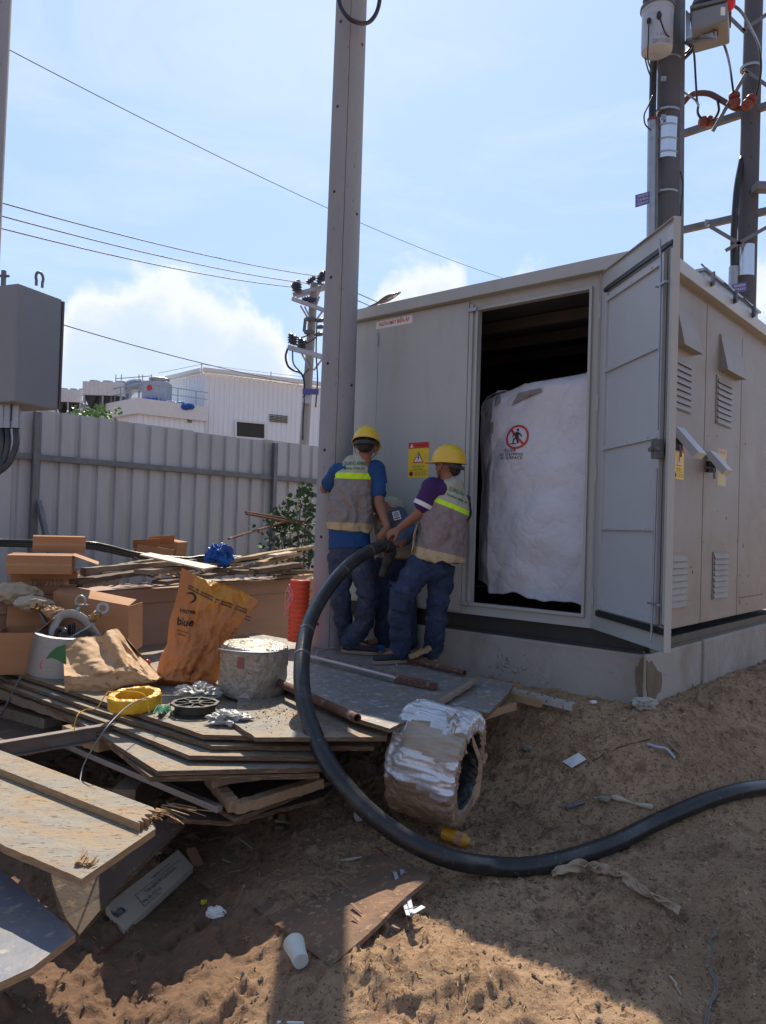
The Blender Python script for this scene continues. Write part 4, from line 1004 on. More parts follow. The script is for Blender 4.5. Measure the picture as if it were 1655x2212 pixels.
    m = MB(); m.tube(bez([at(1426, 40, Yt - rad), at(1437, 70, Yt - rad), at(1446, 80, Yt - .15), at(1455, 92, Yt + .1)]), .009, 8); m.build('cable', m_cable, r, smooth=True)
    m = MB(); m.box(at(1432, 10, YA - .25), (.25, .3, .1)); m.build('hanger', m_galvd, r, bevel=.005)
    # metering box on bracket
    r = thing('metering_transformer', at(1535, 60, YA - .5), 'dark grey box transformer with a red cap on a steel bracket beside the pole top', 'transformer')
    Yr = YA - .6
    m = MB(); A = [at(1494, 22, Yr), at(1573, 2, Yr - .35), at(1573, 42, Yr - .35), at(1494, 66, Yr)]; B = [p + V((.22, .45, 0)) for p in A]
    m.add(A + B, [(0, 1, 2, 3), (4, 7, 6, 5), (0, 4, 5, 1), (1, 5, 6, 2), (2, 6, 7, 3), (3, 7, 4, 0)]); m.build('body', m_grey, r, bevel=.02)
    m = MB(); A2 = [A[0] + V((-.03, -.03, .0)), A[1] + V((.03, -.04, 0)), B[1] + V((.03, .03, 0)), B[0] + V((-.03, .03, 0))]; m.prism(A2, (0, 0, .04)); m.build('lid', m_galvd, r, bevel=.008)
    for f in (.2, .6):
        m = MB(); q = A[0] * (1 - f) + A[1] * f + V((.1, .2, .03)); m.lathe([(.12, 0), (.08, .04), (.12, .07), (.08, .11), (.11, .14), (.05, .3)], Matrix.Translation(q), 18); m.build('bushing', m_porc, r, auto=50)
    m = MB(); q = at(1577, 8, Yr - .3); m.ell(q, (.06, .07, .08)); m.ell(q + V((.03, -.02, .07)), (.045, .045, .05)); m.build('red_cap', flat('bright red cap', (.62, .02, .03), .5), r, smooth=True)
    m = MB(); m.prism([at(1482, 20, YA - .3), at(1492, 30, YA - .4), at(1492, 62, YA - .4), at(1520, 74, YA - .6), at(1549, 66, YA - .75), at(1549, 84, YA - .75), at(1497, 86, YA - .45), at(1482, 84, YA - .3)], V((.02, .06, 0))); m.build('bracket', m_galv, r, bevel=.004)
    m = MB(); m.beam(at(1546, 80, YA - .7), at(1543, 62, YA - .7), .05, .05); m.build('stub', m_arr, r)
    m = MB(); m.box(at(1562, 24, Yr - .42), (.05, .01, .09)); m.build('tag_plate', m_white, r)
    # insulated leads
    JL = ['jumper lead dropping from under the metering box to the middle red terminal', 'jumper lead arching from the bright red cap to the rightmost red terminal', 'thick short jumper loop just right of the dark pole under the bracket', 'thin inner jumper loop nested inside the thick short loop', 'long thin jumper lead hanging down to the leftmost red terminal']
    for pts, rr, nm in (([at(1549, 60, YA - .7), at(1562, 90, YA - .4), at(1572, 120, YA), at(1578, 150, YB - 1.0), at(1582, 180, YB - .5), at(1587, 212, YB - .3)], .016, 1),
                        ([at(1583, 10, YA - .8), at(1602, 26, YA - .6), at(1622, 60, YA), at(1640, 100, YB - 1.2), at(1644, 150, YB - .8), at(1637, 195, YB - .5), at(1630, 212, YB - .4)], .018, 1),
                        ([at(1474, 130, YA + .1), at(1494, 110, YA + .1), at(1497, 98, YA), at(1484, 88, YA - .1)], .024, 1), ([at(1474, 120, YA), at(1486, 110, YA), at(1491, 100, YA), at(1480, 92, YA - .1)], .016, 1),
                        ([at(1494, 90, YA), at(1500, 120, YA + .2), at(1503, 170, YA + .4), at(1506, 215, YB - 2), at(1509, 228, YB - 1.5), at(1501, 215, YB - 2), at(1476, 198, YA)], .014, 1)):
        m = MB(); m.tube(bez(pts), rr, 8); o = m.build('jumper_cable', m_cable, smooth=True); tag(o, JL.pop(0), 'cable', 'jumper leads at the right-hand poles')
poleA()
def arrestor(parent, p, ax):
    z = V(ax).normalized(); x = z.orthogonal().normalized(); M = Matrix.Translation(p) @ frame(x, z.cross(x), z).to_4x4()
    m = MB(); m.lathe([(.02, -.125), (.07, -.11), (.085, -.06), (.085, -.02), (.05, 0), (.085, .025), (.085, .07), (.065, .1), (.02, .115)], M, 20); return m.build('red_terminal', m_arr, parent, auto=50)
def poleB():
    b = at(1610, 700, YB); t = at(1627, 60, YB); lx = (t.x - b.x) / (t.z - b.z); base = V((b.x - lx * b.z, YB, 0))
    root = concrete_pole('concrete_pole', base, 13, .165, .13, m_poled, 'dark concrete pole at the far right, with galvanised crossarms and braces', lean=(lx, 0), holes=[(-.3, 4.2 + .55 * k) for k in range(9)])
    def arm(y0, y1, nm='crossarm'):
        a = at(1470, y0, 13.0); c = at(1655, y1, 12.12); d = (c - a); m = MB(); e = a + d * 1.5; m.beam(a, e, .10, .10); m.build(nm, m_galvd, root, bevel=.004)
        pl = MB(); q = a + d * .32 + V((0, -.07, 0)); pl.box(q, (.11, .02, .11)); pl.ell(q - V((0, .015, 0)), (.02, .02, .02), None, 8); pl.build('bolt_plate', m_galv, root)
    arm(291, 229); arm(498, 456)
    def br(p, q):
        m = MB(); m.beam(at(*p, YB - .25), at(*q, YB - .25), .055, .02, (0, 1, 0)); m.build('brace', m_galvd, root)
    br((1531, 487), (1604, 530)); br((1568, 541), (1665, 486)); br((1540, 283), (1614, 155)); br((1608, 150), (1665, 190)); br((1605, 66), (1665, 25)); br((1575, 36), (1612, 72))
    s = MB(); q = at(1622, 148, YB); s.lathe([(.16, -.02), (.163, .02)], Matrix.Translation((q.x, YB, q.z)), 24); s.build('band', m_galv, root)
    s = MB(); q0, q1 = at(1607, 600, YB), at(1609, 533, YB); s.lathe([(.172, q0.z), (.17, q1.z)], Matrix.Translation((q0.x, YB, 0)), 24); s.build('steel_sleeve', bpy.data.materials['shiny sleeve'], root, auto=30)
    c = MB(); c.tube([at(1582, 680, YB - .1), at(1585, 576, YB - .1)], .07, 14); c.build('riser_pipe', m_galv, root, auto=40)
    c = MB(); c.tube(bez([at(1585, 580, YB - .1), at(1585, 520, YB - .1), at(1588, 460, YB - .15), at(1593, 400, YB - .1), at(1604, 340, YB)]), .05, 12); c.build('riser_cable', m_cable, root, smooth=True)
    c = MB(); c.box(at(1650, 405, YB - .3), (.3, .2, .12)); c.build('mounting_box', m_galvd, root, bevel=.01)
    # red terminals on the upper arm
    arrestor(root, at(1526, 262, 12.55), (1, .0, .1)); arrestor(root, at(1587, 214, YB - .3), (-.1, 0, 1)); arrestor(root, at(1619, 220, YB - .4), (.6, 0, .8))
    for pts in ([at(1476, 222, 12.7), at(1495, 204, 12.5), at(1530, 202, 12.4), at(1560, 217, 12.3), at(1590, 234, 12.1), at(1617, 232, 12.0)],):
        m = MB(); m.tube(bez(pts), .045, 12); m.build('red_busbar_cover', mk('red brown sleeve', (.13, .05, .04), (.05, .035, .035), 1.4, .5), root, smooth=True)
    m = MB(); m.tube(bez([at(1509, 225, 12.5), at(1508, 245, 12.5), at(1520, 262, 12.5)]), .02, 8); m.build('lead', m_cable, root, smooth=True)
    m = MB(); m.tube(bez([at(1550, 215, 12.3), at(1553, 238, 12.3), at(1544, 256, 12.4), at(1534, 262, 12.4)]), .02, 8); m.build('lead', m_cable, root, smooth=True)
    s = thing('sign_plate', at(1590, 621, YB - .4), 'small violet-blue sign plate low on the far right pole, beside its shiny sleeve', 'sign')
    m = MB(); a, b_, c_, d = at(1582, 614, YB - .5), at(1613, 609, YB - .3), at(1613, 628, YB - .3), at(1582, 634, YB - .5); m.prism([a, b_, c_, d], V((0, .008, 0))); m.build('plate', m_blue, s)
    w = MB(); rt = (b_ - a).normalized(); up = (a - d).normalized()
    for i, tx in enumerate(('TRẠM BIẾN ÁP', '22/0,4 kV')): write(w, tx, (a + b_ + c_ + d) / 4 + up * (.03 - .055 * i), rt, up, .045, 0, .003, width=(b_ - a).length * .78)
    w.build('lettering', m_white, s)
poleB()
# ------------------------------------------------------------------ far utility pole, street lamp and lines
YF = 22.0
def far_pole():
    b = at(657, 960, YF); t = at(679, 612, YF); lx = (t.x - b.x) / (t.z - b.z); base = V((b.x - lx * b.z, YF, 0))
    root = concrete_pole('utility_pole', base, t.z, .16, .11, m_pole, 'distant concrete power pole with crossarms and porcelain insulators in front of the factory', lean=(lx, 0))
    def arm(p, q, dep=0, w=.10):
        m = MB(); m.beam(at(*p, YF - .15 - dep), at(*q, YF - .15 - dep), w, w); m.build('crossarm', m_can, root)
    arm((633, 637), (705, 618)); arm((631, 645), (705, 672), .2); arm((622, 750), (700, 772), .15, .13); arm((640, 640), (705, 622), -.3)
    for a, q in (((649, 660), (668, 692)), ((658, 662), (676, 700)), ((697, 672), (679, 697)), ((690, 640), (680, 668)), ((652, 764), (668, 795)), ((664, 766), (676, 799)), ((696, 776), (678, 800)), ((700, 612), (680, 650))):
        m = MB(); m.beam(at(*a, YF - .3), at(*q, YF - .2), .05, .03); m.build('brace', m_galv, root)
    def ins(x, y, h=.3, tilt=0, mat=m_porc):
        m = MB(); M = Matrix.Translation(at(x, y, YF - .3)) @ Matrix.Rotation(tilt, 4, 'Y'); m.lathe([(.03, 0), (.09, .03), (.05, .07), (.10, .10), (.05, .14), (.10, .17), (.05, .21), (.09, .24), (.03, h)], M, 12); m.build('insulator', mat, root, auto=50)
    for x, y in ((628, 742), (636, 746), (648, 752), (656, 756), (645, 633), (637, 630), (690, 615), (697, 608)): ins(x, y)
    for x, y, t_ in ((630, 620, .9), (663, 612, .9), (688, 600, .9), (652, 648, 1.4), (664, 650, 1.4)): ins(x, y, .3, t_)
    # switchgear bracket
    m = MB(); m.beam(at(660, 688, YF - .2), at(657, 716, YF - .2), .08, .08, (1, 0, 0)); m.beam(at(660, 688, YF - .2), at(678, 686, YF - .2), .07, .07); m.beam(at(657, 716, YF - .2), at(676, 715, YF - .2), .07, .07); m.build('switch_bracket', m_galvd, root)
    for x, y in ((672, 690), (692, 692), (694, 706), (668, 718), (690, 722)):
        m = MB(); m.ell(at(x, y, YF - .35), (.16, .08, .06), Matrix.Rotation(-.15, 3, 'Y'), 10); m.build('switch', m_porc, root, smooth=True)
    for pts, r_ in (([(622, 752), (617, 770), (622, 790), (634, 800), (650, 806), (657, 822), (658, 845), (657, 860)], .03), ([(628, 744), (632, 730), (655, 728), (672, 720)], .02), ([(632, 756), (634, 785), (648, 803)], .02), ([(656, 820), (658, 806), (668, 797)], .02),
                    ([(658, 862), (655, 900), (654, 950)], .025), ([(685, 690), (683, 760), (686, 820), (682, 880)], .02), ([(640, 746), (665, 740), (683, 728), (690, 716)], .02)):
        m = MB(); m.tube(bez([at(x, y, YF - .3) for x, y in pts], 5), r_, 6); m.build('jumper', m_cable, root, smooth=True)
    m = MB(); q = at(662, 855, YF - .2); m.tube([q, at(661, 872, YF - .2)], .125, 12); m.build('pale_band', m_can, root)
    m = MB(); m.box(at(671, 846, YF - .4), (.45, .02, .16)); m.build('blue_plate', m_blue, root)
far_pole()
def street_lamp():
    root = thing('street_lamp', (at(800, 700, 20).x, 20, 0), 'grey LED street lamp head on a slanting arm beyond the kiosk roof', 'street lamp')
    p0, p1 = at(813, 656, 20), at(866, 631, 20); m = MB(); base = at(760, 700, 20)
    m.tube([V((base.x, 20, 0)), V((base.x, 20, base.z)), at(790, 668, 20), p0 + (p1 - p0) * .1], [.09, .06, .04, .035], 10); m.build('arm', m_galvd, root, auto=60)
    m = MB(); n = 14; pts = [p0 + (p1 - p0) * k / n for k in range(n + 1)]; w = [.03 + .13 * math.sin(math.pi * min(1, (k / n) ** .9) ) * (1 if k < n * .6 else 1) for k in range(n + 1)]
    m.tube(pts, [x * .42 for x in w], 14, ry=[x * 1.3 for x in w], side=(0, 0, 1)); m.build('lamp_head', m_porc, root, smooth=True)
    for f in (.55, .75):
        m = MB(); q = p0 + (p1 - p0) * f + V((0, -.10, -.05)); m.box(q, (.12, .1, .02), Matrix.Rotation(-.5, 3, 'Y')); m.build('led_panel', m_white, root)
street_lamp()
def line(pts, r, label, sag=0.0):
    P = []
    for (x0, y0, Y0), (x1, y1, Y1) in zip(pts[:-1], pts[1:]):
        a, b = at(x0, y0, Y0), at(x1, y1, Y1)
        for k in range(25): t = k / 24; P.append(a * (1 - t) + b * t - V((0, 0, sag * 4 * t * (1 - t))))
    m = MB(); m.tube(P, r, 6); o = m.build('overhead_line', m_wire, smooth=True); tag(o, label, 'power line')
line([(-40, 76, 14), (1085, 600, 34)], .010, 'thin high wire crossing the whole sky from upper left down to the kiosk roof', .35)
for (y0, x1, y1), nm in zip(((420, 690, 597), (449, 664, 612), (477, 631, 620)), ('uppermost', 'middle', 'lowest')):
    line([(-60, y0, 11), (x1, y1, YF - .4)], .011, f'{nm} of the three dark wires running from the left edge to the distant pole', .12)
line([(60, 678, 14), (645, 829, YF - .2)], .012, 'single wire sloping from behind the junction box to the middle of the distant pole', .1)
line([(690, 597, YF - .4), (830, 659, 40)], .022, 'upper of two short wires leaving right of the thick pole above the street lamp')
line([(690, 612, YF - .4), (815, 668, 40)], .022, 'lower of two short wires leaving right of the thick pole under the street lamp')
line([(342, 806, 45), (435, 787, 45), (585, 806, 47), (690, 818, 48)], .012, 'hair-thin lightning wire strung along the factory roof')
# ------------------------------------------------------------------ plants
def plant(name, base, zones, n, ls, matl, label, cat, stems):
    root = thing(name, base, label, cat); m = MB()
    for _ in range(n):
        c, r = random.choice(zones); p = V(c) + V((random.gauss(0, r[0]), random.gauss(0, r[1]), random.gauss(0, r[2])))
        s = ls * random.uniform(.5, 1.25); z = V((random.uniform(-.6, .6), random.uniform(-1, -.1), random.uniform(-.1, 1))).normalized(); x = z.orthogonal().normalized(); x.rotate(Matrix.Rotation(random.uniform(0, 6.3), 3, z)); y = z.cross(x)
        pts = [(0, -.5), (.33, -.25), (.38, .08), (.2, .34), (0, .55), (-.2, .34), (-.38, .08), (-.33, -.25)]
        vs = [p + x * a * s + y * b * s + z * (abs(a) * .18 * s) for a, b in pts] + [p]
        m.add(vs, [(8, i, (i + 1) % 8) for i in range(8)])
    m.build('foliage', matl, root)
    for pts in stems: t = MB(); t.tube(bez(pts, 4), [.012 * (1 - .6 * k / (4 * (len(pts) - 1))) for k in range(4 * (len(pts) - 1) + 1)], 6); t.build('stem', m_stem, root, smooth=True)
Ysh = 8.2; Zs = []; st = []
bse = at(638, 1230, Ysh); bse.z = .2
for x, y, rx, rz in ((612, 1150, .12, .10), (640, 1130, .13, .12), (665, 1160, .13, .16), (630, 1180, .16, .12), (655, 1200, .16, .14), (620, 1110, .05, .08), (650, 1085, .05, .09), (660, 1065, .03, .04), (600, 1130, .04, .06), (672, 1110, .07, .12), (640, 1215, .2, .1)):
    c = at(x, y, Ysh + random.uniform(-.2, .3)); Zs.append((c, (rx, .16, rz))); st.append([bse + V((random.uniform(-.1, .1), 0, 0)), (bse + c) / 2 + V((random.uniform(-.08, .08), 0, 0)), c + V((0, 0, rz))])
plant('shrub', bse, Zs, 620, .06, m_leaf, 'leafy dark green shrub growing at the fence beside the thick pole', 'shrub', st)
Yt = 12; b2 = at(200, 1100, Yt); b2.z = 0; Zs = [(at(x, y, Yt), (.13, .2, .045)) for x, y in ((184, 900), (200, 894), (220, 888), (212, 899), (192, 900), (200, 920), (200, 950), (200, 990))]
plant('young_tree', b2, Zs, 520, .055, m_leafb, 'bright green tree tip peeping over the fence below the rooftop units', 'tree', [[b2, at(203, 1000, Yt), at(198, 900, Yt)], [at(203, 1000, Yt), at(218, 890, Yt)]])
# rusty bars leaning by the shrub
for i, (a, b_, lab) in enumerate((((494, 1164, 7.0), (596, 1133, 8.0), 'thin rusty bar slanting up to the right in front of the fence'), ((530, 1106, 7.6), (640, 1124, 8.3), 'rusty bar pointing left out of the shrub, the upper one'), ((532, 1110, 7.5), (640, 1130, 8.2), 'rusty bar pointing left out of the shrub, just beneath its twin'))):
    m = MB(); m.tube([at(*a), at(*b_), at(*b_) + (at(*b_) - at(*a)) * .3], .011, 8); o = m.build('steel_bar', m_rust); tag(o, lab, 'bar')
# ------------------------------------------------------------------ sheets, timber and rubble
def sheet(name, pts, z, th, mats, label, cat='board', group=None, bev=0, rag=None):
    P = []
    for p in pts:
        P.append(onz(p[0], p[1], p[2] if len(p) > 2 else z))
    if rag:                                                       # broken, ragged run between corner indices
        i, j, amp = rag; a, b = P[i], P[j]; c = sum(P, V()) / len(P); ex = []
        for k in range(1, 14):
            t = k / 14; q = a * (1 - t) + b * t; ex.append(q + (c - q).normalized() * random.uniform(-amp, amp))
        P = P[:i + 1] + ex + P[i + 1:]
    else:                                                         # slightly worn edges
        Q = []
        for i, a in enumerate(P):
            b = P[(i + 1) % len(P)]; n = max(1, int((b - a).length / .05)); c = sum(P, V()) / len(P)
            for k in range(n):
                t = k / n; q = a * (1 - t) + b * t
                if k: q += (c - q).normalized() * random.choice((0, 0, 0, random.uniform(0, .003), random.uniform(0, .008)))
                Q.append(q)
        P = Q
    m = MB(); m.prism(P, (0, 0, -th), 1)
    o = m.build(name, list(mats), bevel=bev)
    return tag(o, label, cat, group)
def plank(name, p0, p1, w, h, mat, label, cat='timber', group=None, up=(0, 0, 1)):
    m = MB(); a, b = V(p0), V(p1); n = 14; d = (b - a).normalized(); x = d.cross(V(up)).normalized(); u = x.cross(d)
    R = []
    for k in range(n + 1):
        c = a + (b - a) * k / n; e = random.uniform(-.004, .004)
        R += [c - x * w / 2 + u * e, c + x * w / 2 + u * e, c + x * (w / 2 + e * .5) + u * (h + e), c - x * (w / 2 - e * .5) + u * (h + e)]
    m.add(R, [(4 * k + i, 4 * k + (i + 1) % 4, 4 * k + 4 + (i + 1) % 4, 4 * k + 4 + i) for k in range(n) for i in range(4)] + [(3, 2, 1, 0), (4 * n, 4 * n + 1, 4 * n + 2, 4 * n + 3)])
    return tag(m.build(name, mat), label, cat, group)
G1 = 'formwork sheets stacked in the big pile'
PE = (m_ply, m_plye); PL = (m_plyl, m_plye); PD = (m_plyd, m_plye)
# main stack, from the top down
sheet('plywood_sheet', [(439, 1587), (300, 1541), (180, 1501), (-60, 1424), (150, 1372), (560, 1372), (700, 1450), (640, 1592)], .50, .022, PL, 'dusty plywood sheet on top of the pile under the paper bags and yellow coil', 'plywood', G1)
sheet('plywood_sheet', [(505, 1562), (551, 1593), (835, 1592), (840, 1572), (774, 1552), (640, 1494), (520, 1480)], .524, .020, PL, 'sandy sunlit plywood sheet right of the black spool, on top of the pile', 'plywood', G1)
sheet('plywood_sheet', [(458, 1611), (188, 1527), (-60, 1440), (150, 1392), (700, 1480), (806, 1560), (808, 1613)], .462, .020, PL, 'plywood sheet directly below the sunlit top sheets of the pile', 'plywood', G1)
sheet('plywood_sheet', [(409, 1632), (244, 1566), (0, 1478), (-60, 1461), (200, 1400), (680, 1500), (722, 1636)], .435, .020, PL, 'third plywood sheet down in the big pile', 'plywood', G1)
sheet('plywood_sheet', [(341, 1666), (174, 1560), (30, 1490), (-60, 1473), (200, 1440), (660, 1500), (706, 1657)], .398, .022, PL, 'fourth plywood sheet down, its front corner farthest left', 'plywood', G1)
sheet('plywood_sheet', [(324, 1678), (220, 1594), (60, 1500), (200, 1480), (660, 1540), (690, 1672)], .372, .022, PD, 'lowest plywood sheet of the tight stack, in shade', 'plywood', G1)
# platform the men stand on
sheet('plywood_platform', [(668, 1389), (765, 1394), (1003, 1452), (1028, 1474), (946, 1523), (842, 1574), (774, 1553), (600, 1476), (530, 1430), (540, 1366)], .575, .02, PE, 'large mottled grey plywood sheet the three workers stand on', 'plywood')
sheet('plywood_sheet', [(1006, 1453), (1110, 1478), (1096, 1500), (1057, 1540), (1020, 1535), (948, 1521)], .565, .02, PE, 'small grey plywood offcut at the right tip of the platform', 'plywood')
sheet('plywood_sheet', [(985, 1530), (1012, 1560), (1058, 1542), (1040, 1500), (960, 1500)], .52, .02, PD, 'dark plywood corner poking out under the right tip of the platform', 'plywood')
plank('timber', onz(946, 1523, .58), onz(1028, 1474, .585), .035, .02, m_wood2, 'thin grey batten lying across the right end of the platform')
plank('timber', onz(930, 1590, .46), onz(1106, 1532, .47), .06, .045, m_wood, 'shaded timber sticking out below the platform tip')
plank('timber', onz(1086, 1504, .5), onz(1168, 1528, .47), .05, .04, m_wood, 'short timber end lying left of the perforated white angle steel')
plank('timber', onz(700, 1383, .6), onz(735, 1392, .6), .03, .02, m_wood2, 'sliver of wood at the foot of the thick pole')
# perforated steel by the plinth
def angle(name, p0, p1, w, mat, label, holes=5, lip=True):
    root = thing(name, p0, label, 'angle steel'); a, b = V(p0), V(p1); d = (b - a).normalized(); x = d.cross(V((0, 0, 1))).normalized()
    if x.y > 0: x = -x
    m = MB(); m.beam(a - x * 0, b - x * 0, w, .005); m.beam(a + x * w / 2 - V((0, 0, w * .4)), b + x * w / 2 - V((0, 0, w * .4)), .005, w * .8); m.build('profile', mat, root)
    for k in range(holes):
        h = MB(); q = a + (b - a) * (k + .5) / holes + V((0, 0, .003)); h.lathe([(.009, 0), (.009, .0012)], Matrix.Translation(q), 10); h.build('bolt_hole', m_black, root)
angle('angle_steel', onz(1106, 1487, .50), onz(1240, 1520, .475), .05, mk('paint flecked steel', (.52, .50, .47), (.38, .34, .31), 20, .8, 0, .4, 90, ((.2, .12, .09), 26, .6)), 'whitewashed perforated angle steel at the foot of the plinth', 5)
angle('angle_steel', onz(700, 1420, .60), onz(866, 1459, .60), .055, mk('red primed steel', (.26, .17, .15), (.18, .11, .10), 14, .85, .1, .3, 90), 'reddish perforated angle steel in front of the workers\' shoes', 7)
def pipe(name, p0, p1, r, mat, label, cat='pipe', open_=True):
    a, b = V(p0), V(p1); z = (b - a); L = z.length; z.normalize(); x = z.orthogonal().normalized(); M = Matrix.Translation(a) @ frame(x, z.cross(x), z).to_4x4()
    m = MB(); m.lathe([(r * .8, .03), (r * .8, 0), (r, 0), (r, L), (r * .8, L), (r * .8, L - .06)], M, 16)
    return tag(m.build(name, mat, auto=40), label, cat)
pipe('steel_pipe', onz(588, 1468, .60), onz(772, 1552, .60), .022, m_rust, 'rusty round pipe lying along the platform edge behind the big cable')
pipe('steel_pipe', onz(655, 1415, .605), onz(858, 1466, .605), .014, m_alu, 'long pale grey pipe lying across the platform in front of the shoes')
pipe('steel_pipe', onz(884, 1424, .605), onz(1004, 1454, .60), .018, m_rust, 'rusty round pipe against the plinth behind the right-hand worker')
sq = MB(); a, b = onz(856, 1466, .60), onz(941, 1482, .60); sq.beam(a, b, .045, .04); sq.beam(b, b + (b - a).normalized() * .003, .035, .03); tag(sq.build('square_tube', m_rust, bevel=.002), 'short rusty square tube on the platform right of the shoes', 'tube')
# white string on the platform
def string(name, pts, r, mat, label, cat):
    m = MB(); m.tube(bez(pts, 8), r, 6); return tag(m.build(name, mat, smooth=True), label, cat)
string('white_string', [onz(x, y, .583) for x, y in ((858, 1437), (845, 1422), (800, 1408), (745, 1398), (700, 1402), (683, 1412), (690, 1426), (720, 1433), (750, 1432))], .0022, m_white, 'thin white string looping over the platform by the shoes', 'string')
# bearers and deeper rubble under the pile
plank('timber', onz(-40, 1492, .36), onz(215, 1580, .33), .05, .05, m_wood2, 'grey bearer running under the left ends of the plywood stack')
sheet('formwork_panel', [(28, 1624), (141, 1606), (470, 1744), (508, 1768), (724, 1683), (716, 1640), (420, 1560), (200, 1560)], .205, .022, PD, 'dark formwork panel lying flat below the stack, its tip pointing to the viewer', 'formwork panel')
al = MB(); a, b = onz(138, 1607, .225), onz(475, 1748, .225); al.beam(a, b, .035, .03); tag(al.build('aluminium_rail', m_alu, bevel=.003), 'shiny aluminium rail along the left edge of the lower formwork panel', 'rail')
plank('timber', onz(505, 1757, .215), onz(692, 1700, .23), .055, .045, m_wood, 'orange brown timber along the right edge of the lower formwork panel')
plank('timber', onz(452, 1690, .24), onz(506, 1756, .215), .05, .05, m_wood, 'short dark timber across the middle of the lower formwork panel')
plank('timber', onz(455, 1698, .29), onz(700, 1658, .31), .05, .05, m_wood2, 'shaded bearer between the stack and the lower formwork panel')
sheet('formwork_panel', [(360, 1768), (500, 1775), (700, 1722), (730, 1690), (560, 1650), (400, 1700)], .14, .02, PD, 'thin panel showing under the tip of the lower formwork panel', 'formwork panel')
for i, (x0, y0, x1, y1, z) in enumerate(((300, 1700, 400, 1720, .05), (560, 1690, 640, 1640, .05), (60, 1570, 150, 1560, .2), (620, 1560, 700, 1530, .25))):
    m = MB(); p = onz(x0, y0, z); m.box(p, (.12, .5, .14 + i * .03), Matrix.Rotation(.5 * i, 3, 'Z')); tag(m.build('wood_block', m_wood2, bevel=.004), ('wood block in the dark gap under the left of the stack', 'wood block in the shade under the tip of the stack', 'wood block at the far left under the sheets', 'wood block deep under the sunlit sheets')[i], 'block')
# boulder like lump and rag under the stack by the coil
# left front sheets
sheet('plywood_sheet', [(176, 1899), (336, 1790), (300, 1741), (-60, 1600), (-60, 1798)], .36, .026, (m_plyl, m_split), 'big pale sunlit plywood sheet at the lower left with a chipped front corner', 'plywood')
sheet('plywood_sheet', [(330, 1744), (303, 1779), (-60, 1637), (-60, 1598)], .392, .03, (m_plyl, m_split), 'narrow pale plank with a splintered end on the sunlit sheet', 'plank', rag=(0, 1, .03))
def splinters(name, org, d, n, ln, w, mat, label, up=.2):
    m = MB(); d = V(d).normalized(); x = d.cross(V((0, 0, 1))).normalized()
    for _ in range(n):
        s = org + x * random.uniform(-w, w) + V((0, 0, random.uniform(-.012, .012))); l = ln * random.uniform(.3, 1.3)
        e = s + d * l + x * random.uniform(-.5, .5) * l + V((0, 0, random.uniform(-.2, up) * l)); m.prism([s - x * .004, s + x * .004, e + x * .001, e - x * .001], (0, 0, .003))
    return tag(m.build(name, mat), label, 'splinters')
splinters('splintered_wood', onz(318, 1760, .372), onz(352, 1775, .37) - onz(300, 1750, .372), 46, .06, .055, m_split, 'splinters bristling from the broken end of the narrow pale plank')
splinters('splintered_wood', onz(182, 1872, .362), onz(200, 1862, .37) - onz(176, 1895, .36), 30, .05, .03, m_split, 'splinters at the chipped front corner of the pale sheet')
splinters('splintered_wood', onz(355, 1740, .26), onz(375, 1748, .26) - onz(280, 1722, .26), 10, .20, .05, m_split, 'long splinters lying between the pale plank and the lower panel')
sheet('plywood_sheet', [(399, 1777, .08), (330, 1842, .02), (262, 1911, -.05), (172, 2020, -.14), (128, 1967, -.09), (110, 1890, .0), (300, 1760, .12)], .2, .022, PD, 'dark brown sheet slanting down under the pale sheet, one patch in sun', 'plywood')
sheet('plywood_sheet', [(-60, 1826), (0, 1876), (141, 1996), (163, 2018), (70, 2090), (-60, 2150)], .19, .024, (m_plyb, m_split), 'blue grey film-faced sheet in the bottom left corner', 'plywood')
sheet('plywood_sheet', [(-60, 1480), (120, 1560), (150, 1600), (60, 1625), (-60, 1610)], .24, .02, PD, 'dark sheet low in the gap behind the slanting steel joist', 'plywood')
j = MB(); a, b = onz(-60, 1628, .36), onz(243, 1576, .40); j.beam(a, b, .008, .07); dj = (b - a).normalized(); xj = dj.cross(V((0, 0, 1))); j.beam(a + xj * .02 + V((0, 0, .036)), b + xj * .02 + V((0, 0, .036)), .045, .006); j.beam(a + xj * .02 - V((0, 0, .036)), b + xj * .02 - V((0, 0, .036)), .045, .006)
tag(j.build('steel_joist', mk('dirty steel joist', (.24, .21, .19), (.16, .12, .10), 8, .7, .3, .3, 60, ((.25, .10, .06), 14, .62))), 'dirty steel channel slanting in from the left edge over the sheets', 'joist')
plank('timber', onz(152, 1592, .3), onz(232, 1622, .3), .10, .07, m_wood, 'square sawn timber end just under the tip of the steel channel')
plank('timber', gp(395, 1780, .02), gp(330, 1850, .03), .05, .03, m_wood2, 'narrow grey batten on the ground right of the pale sheet')
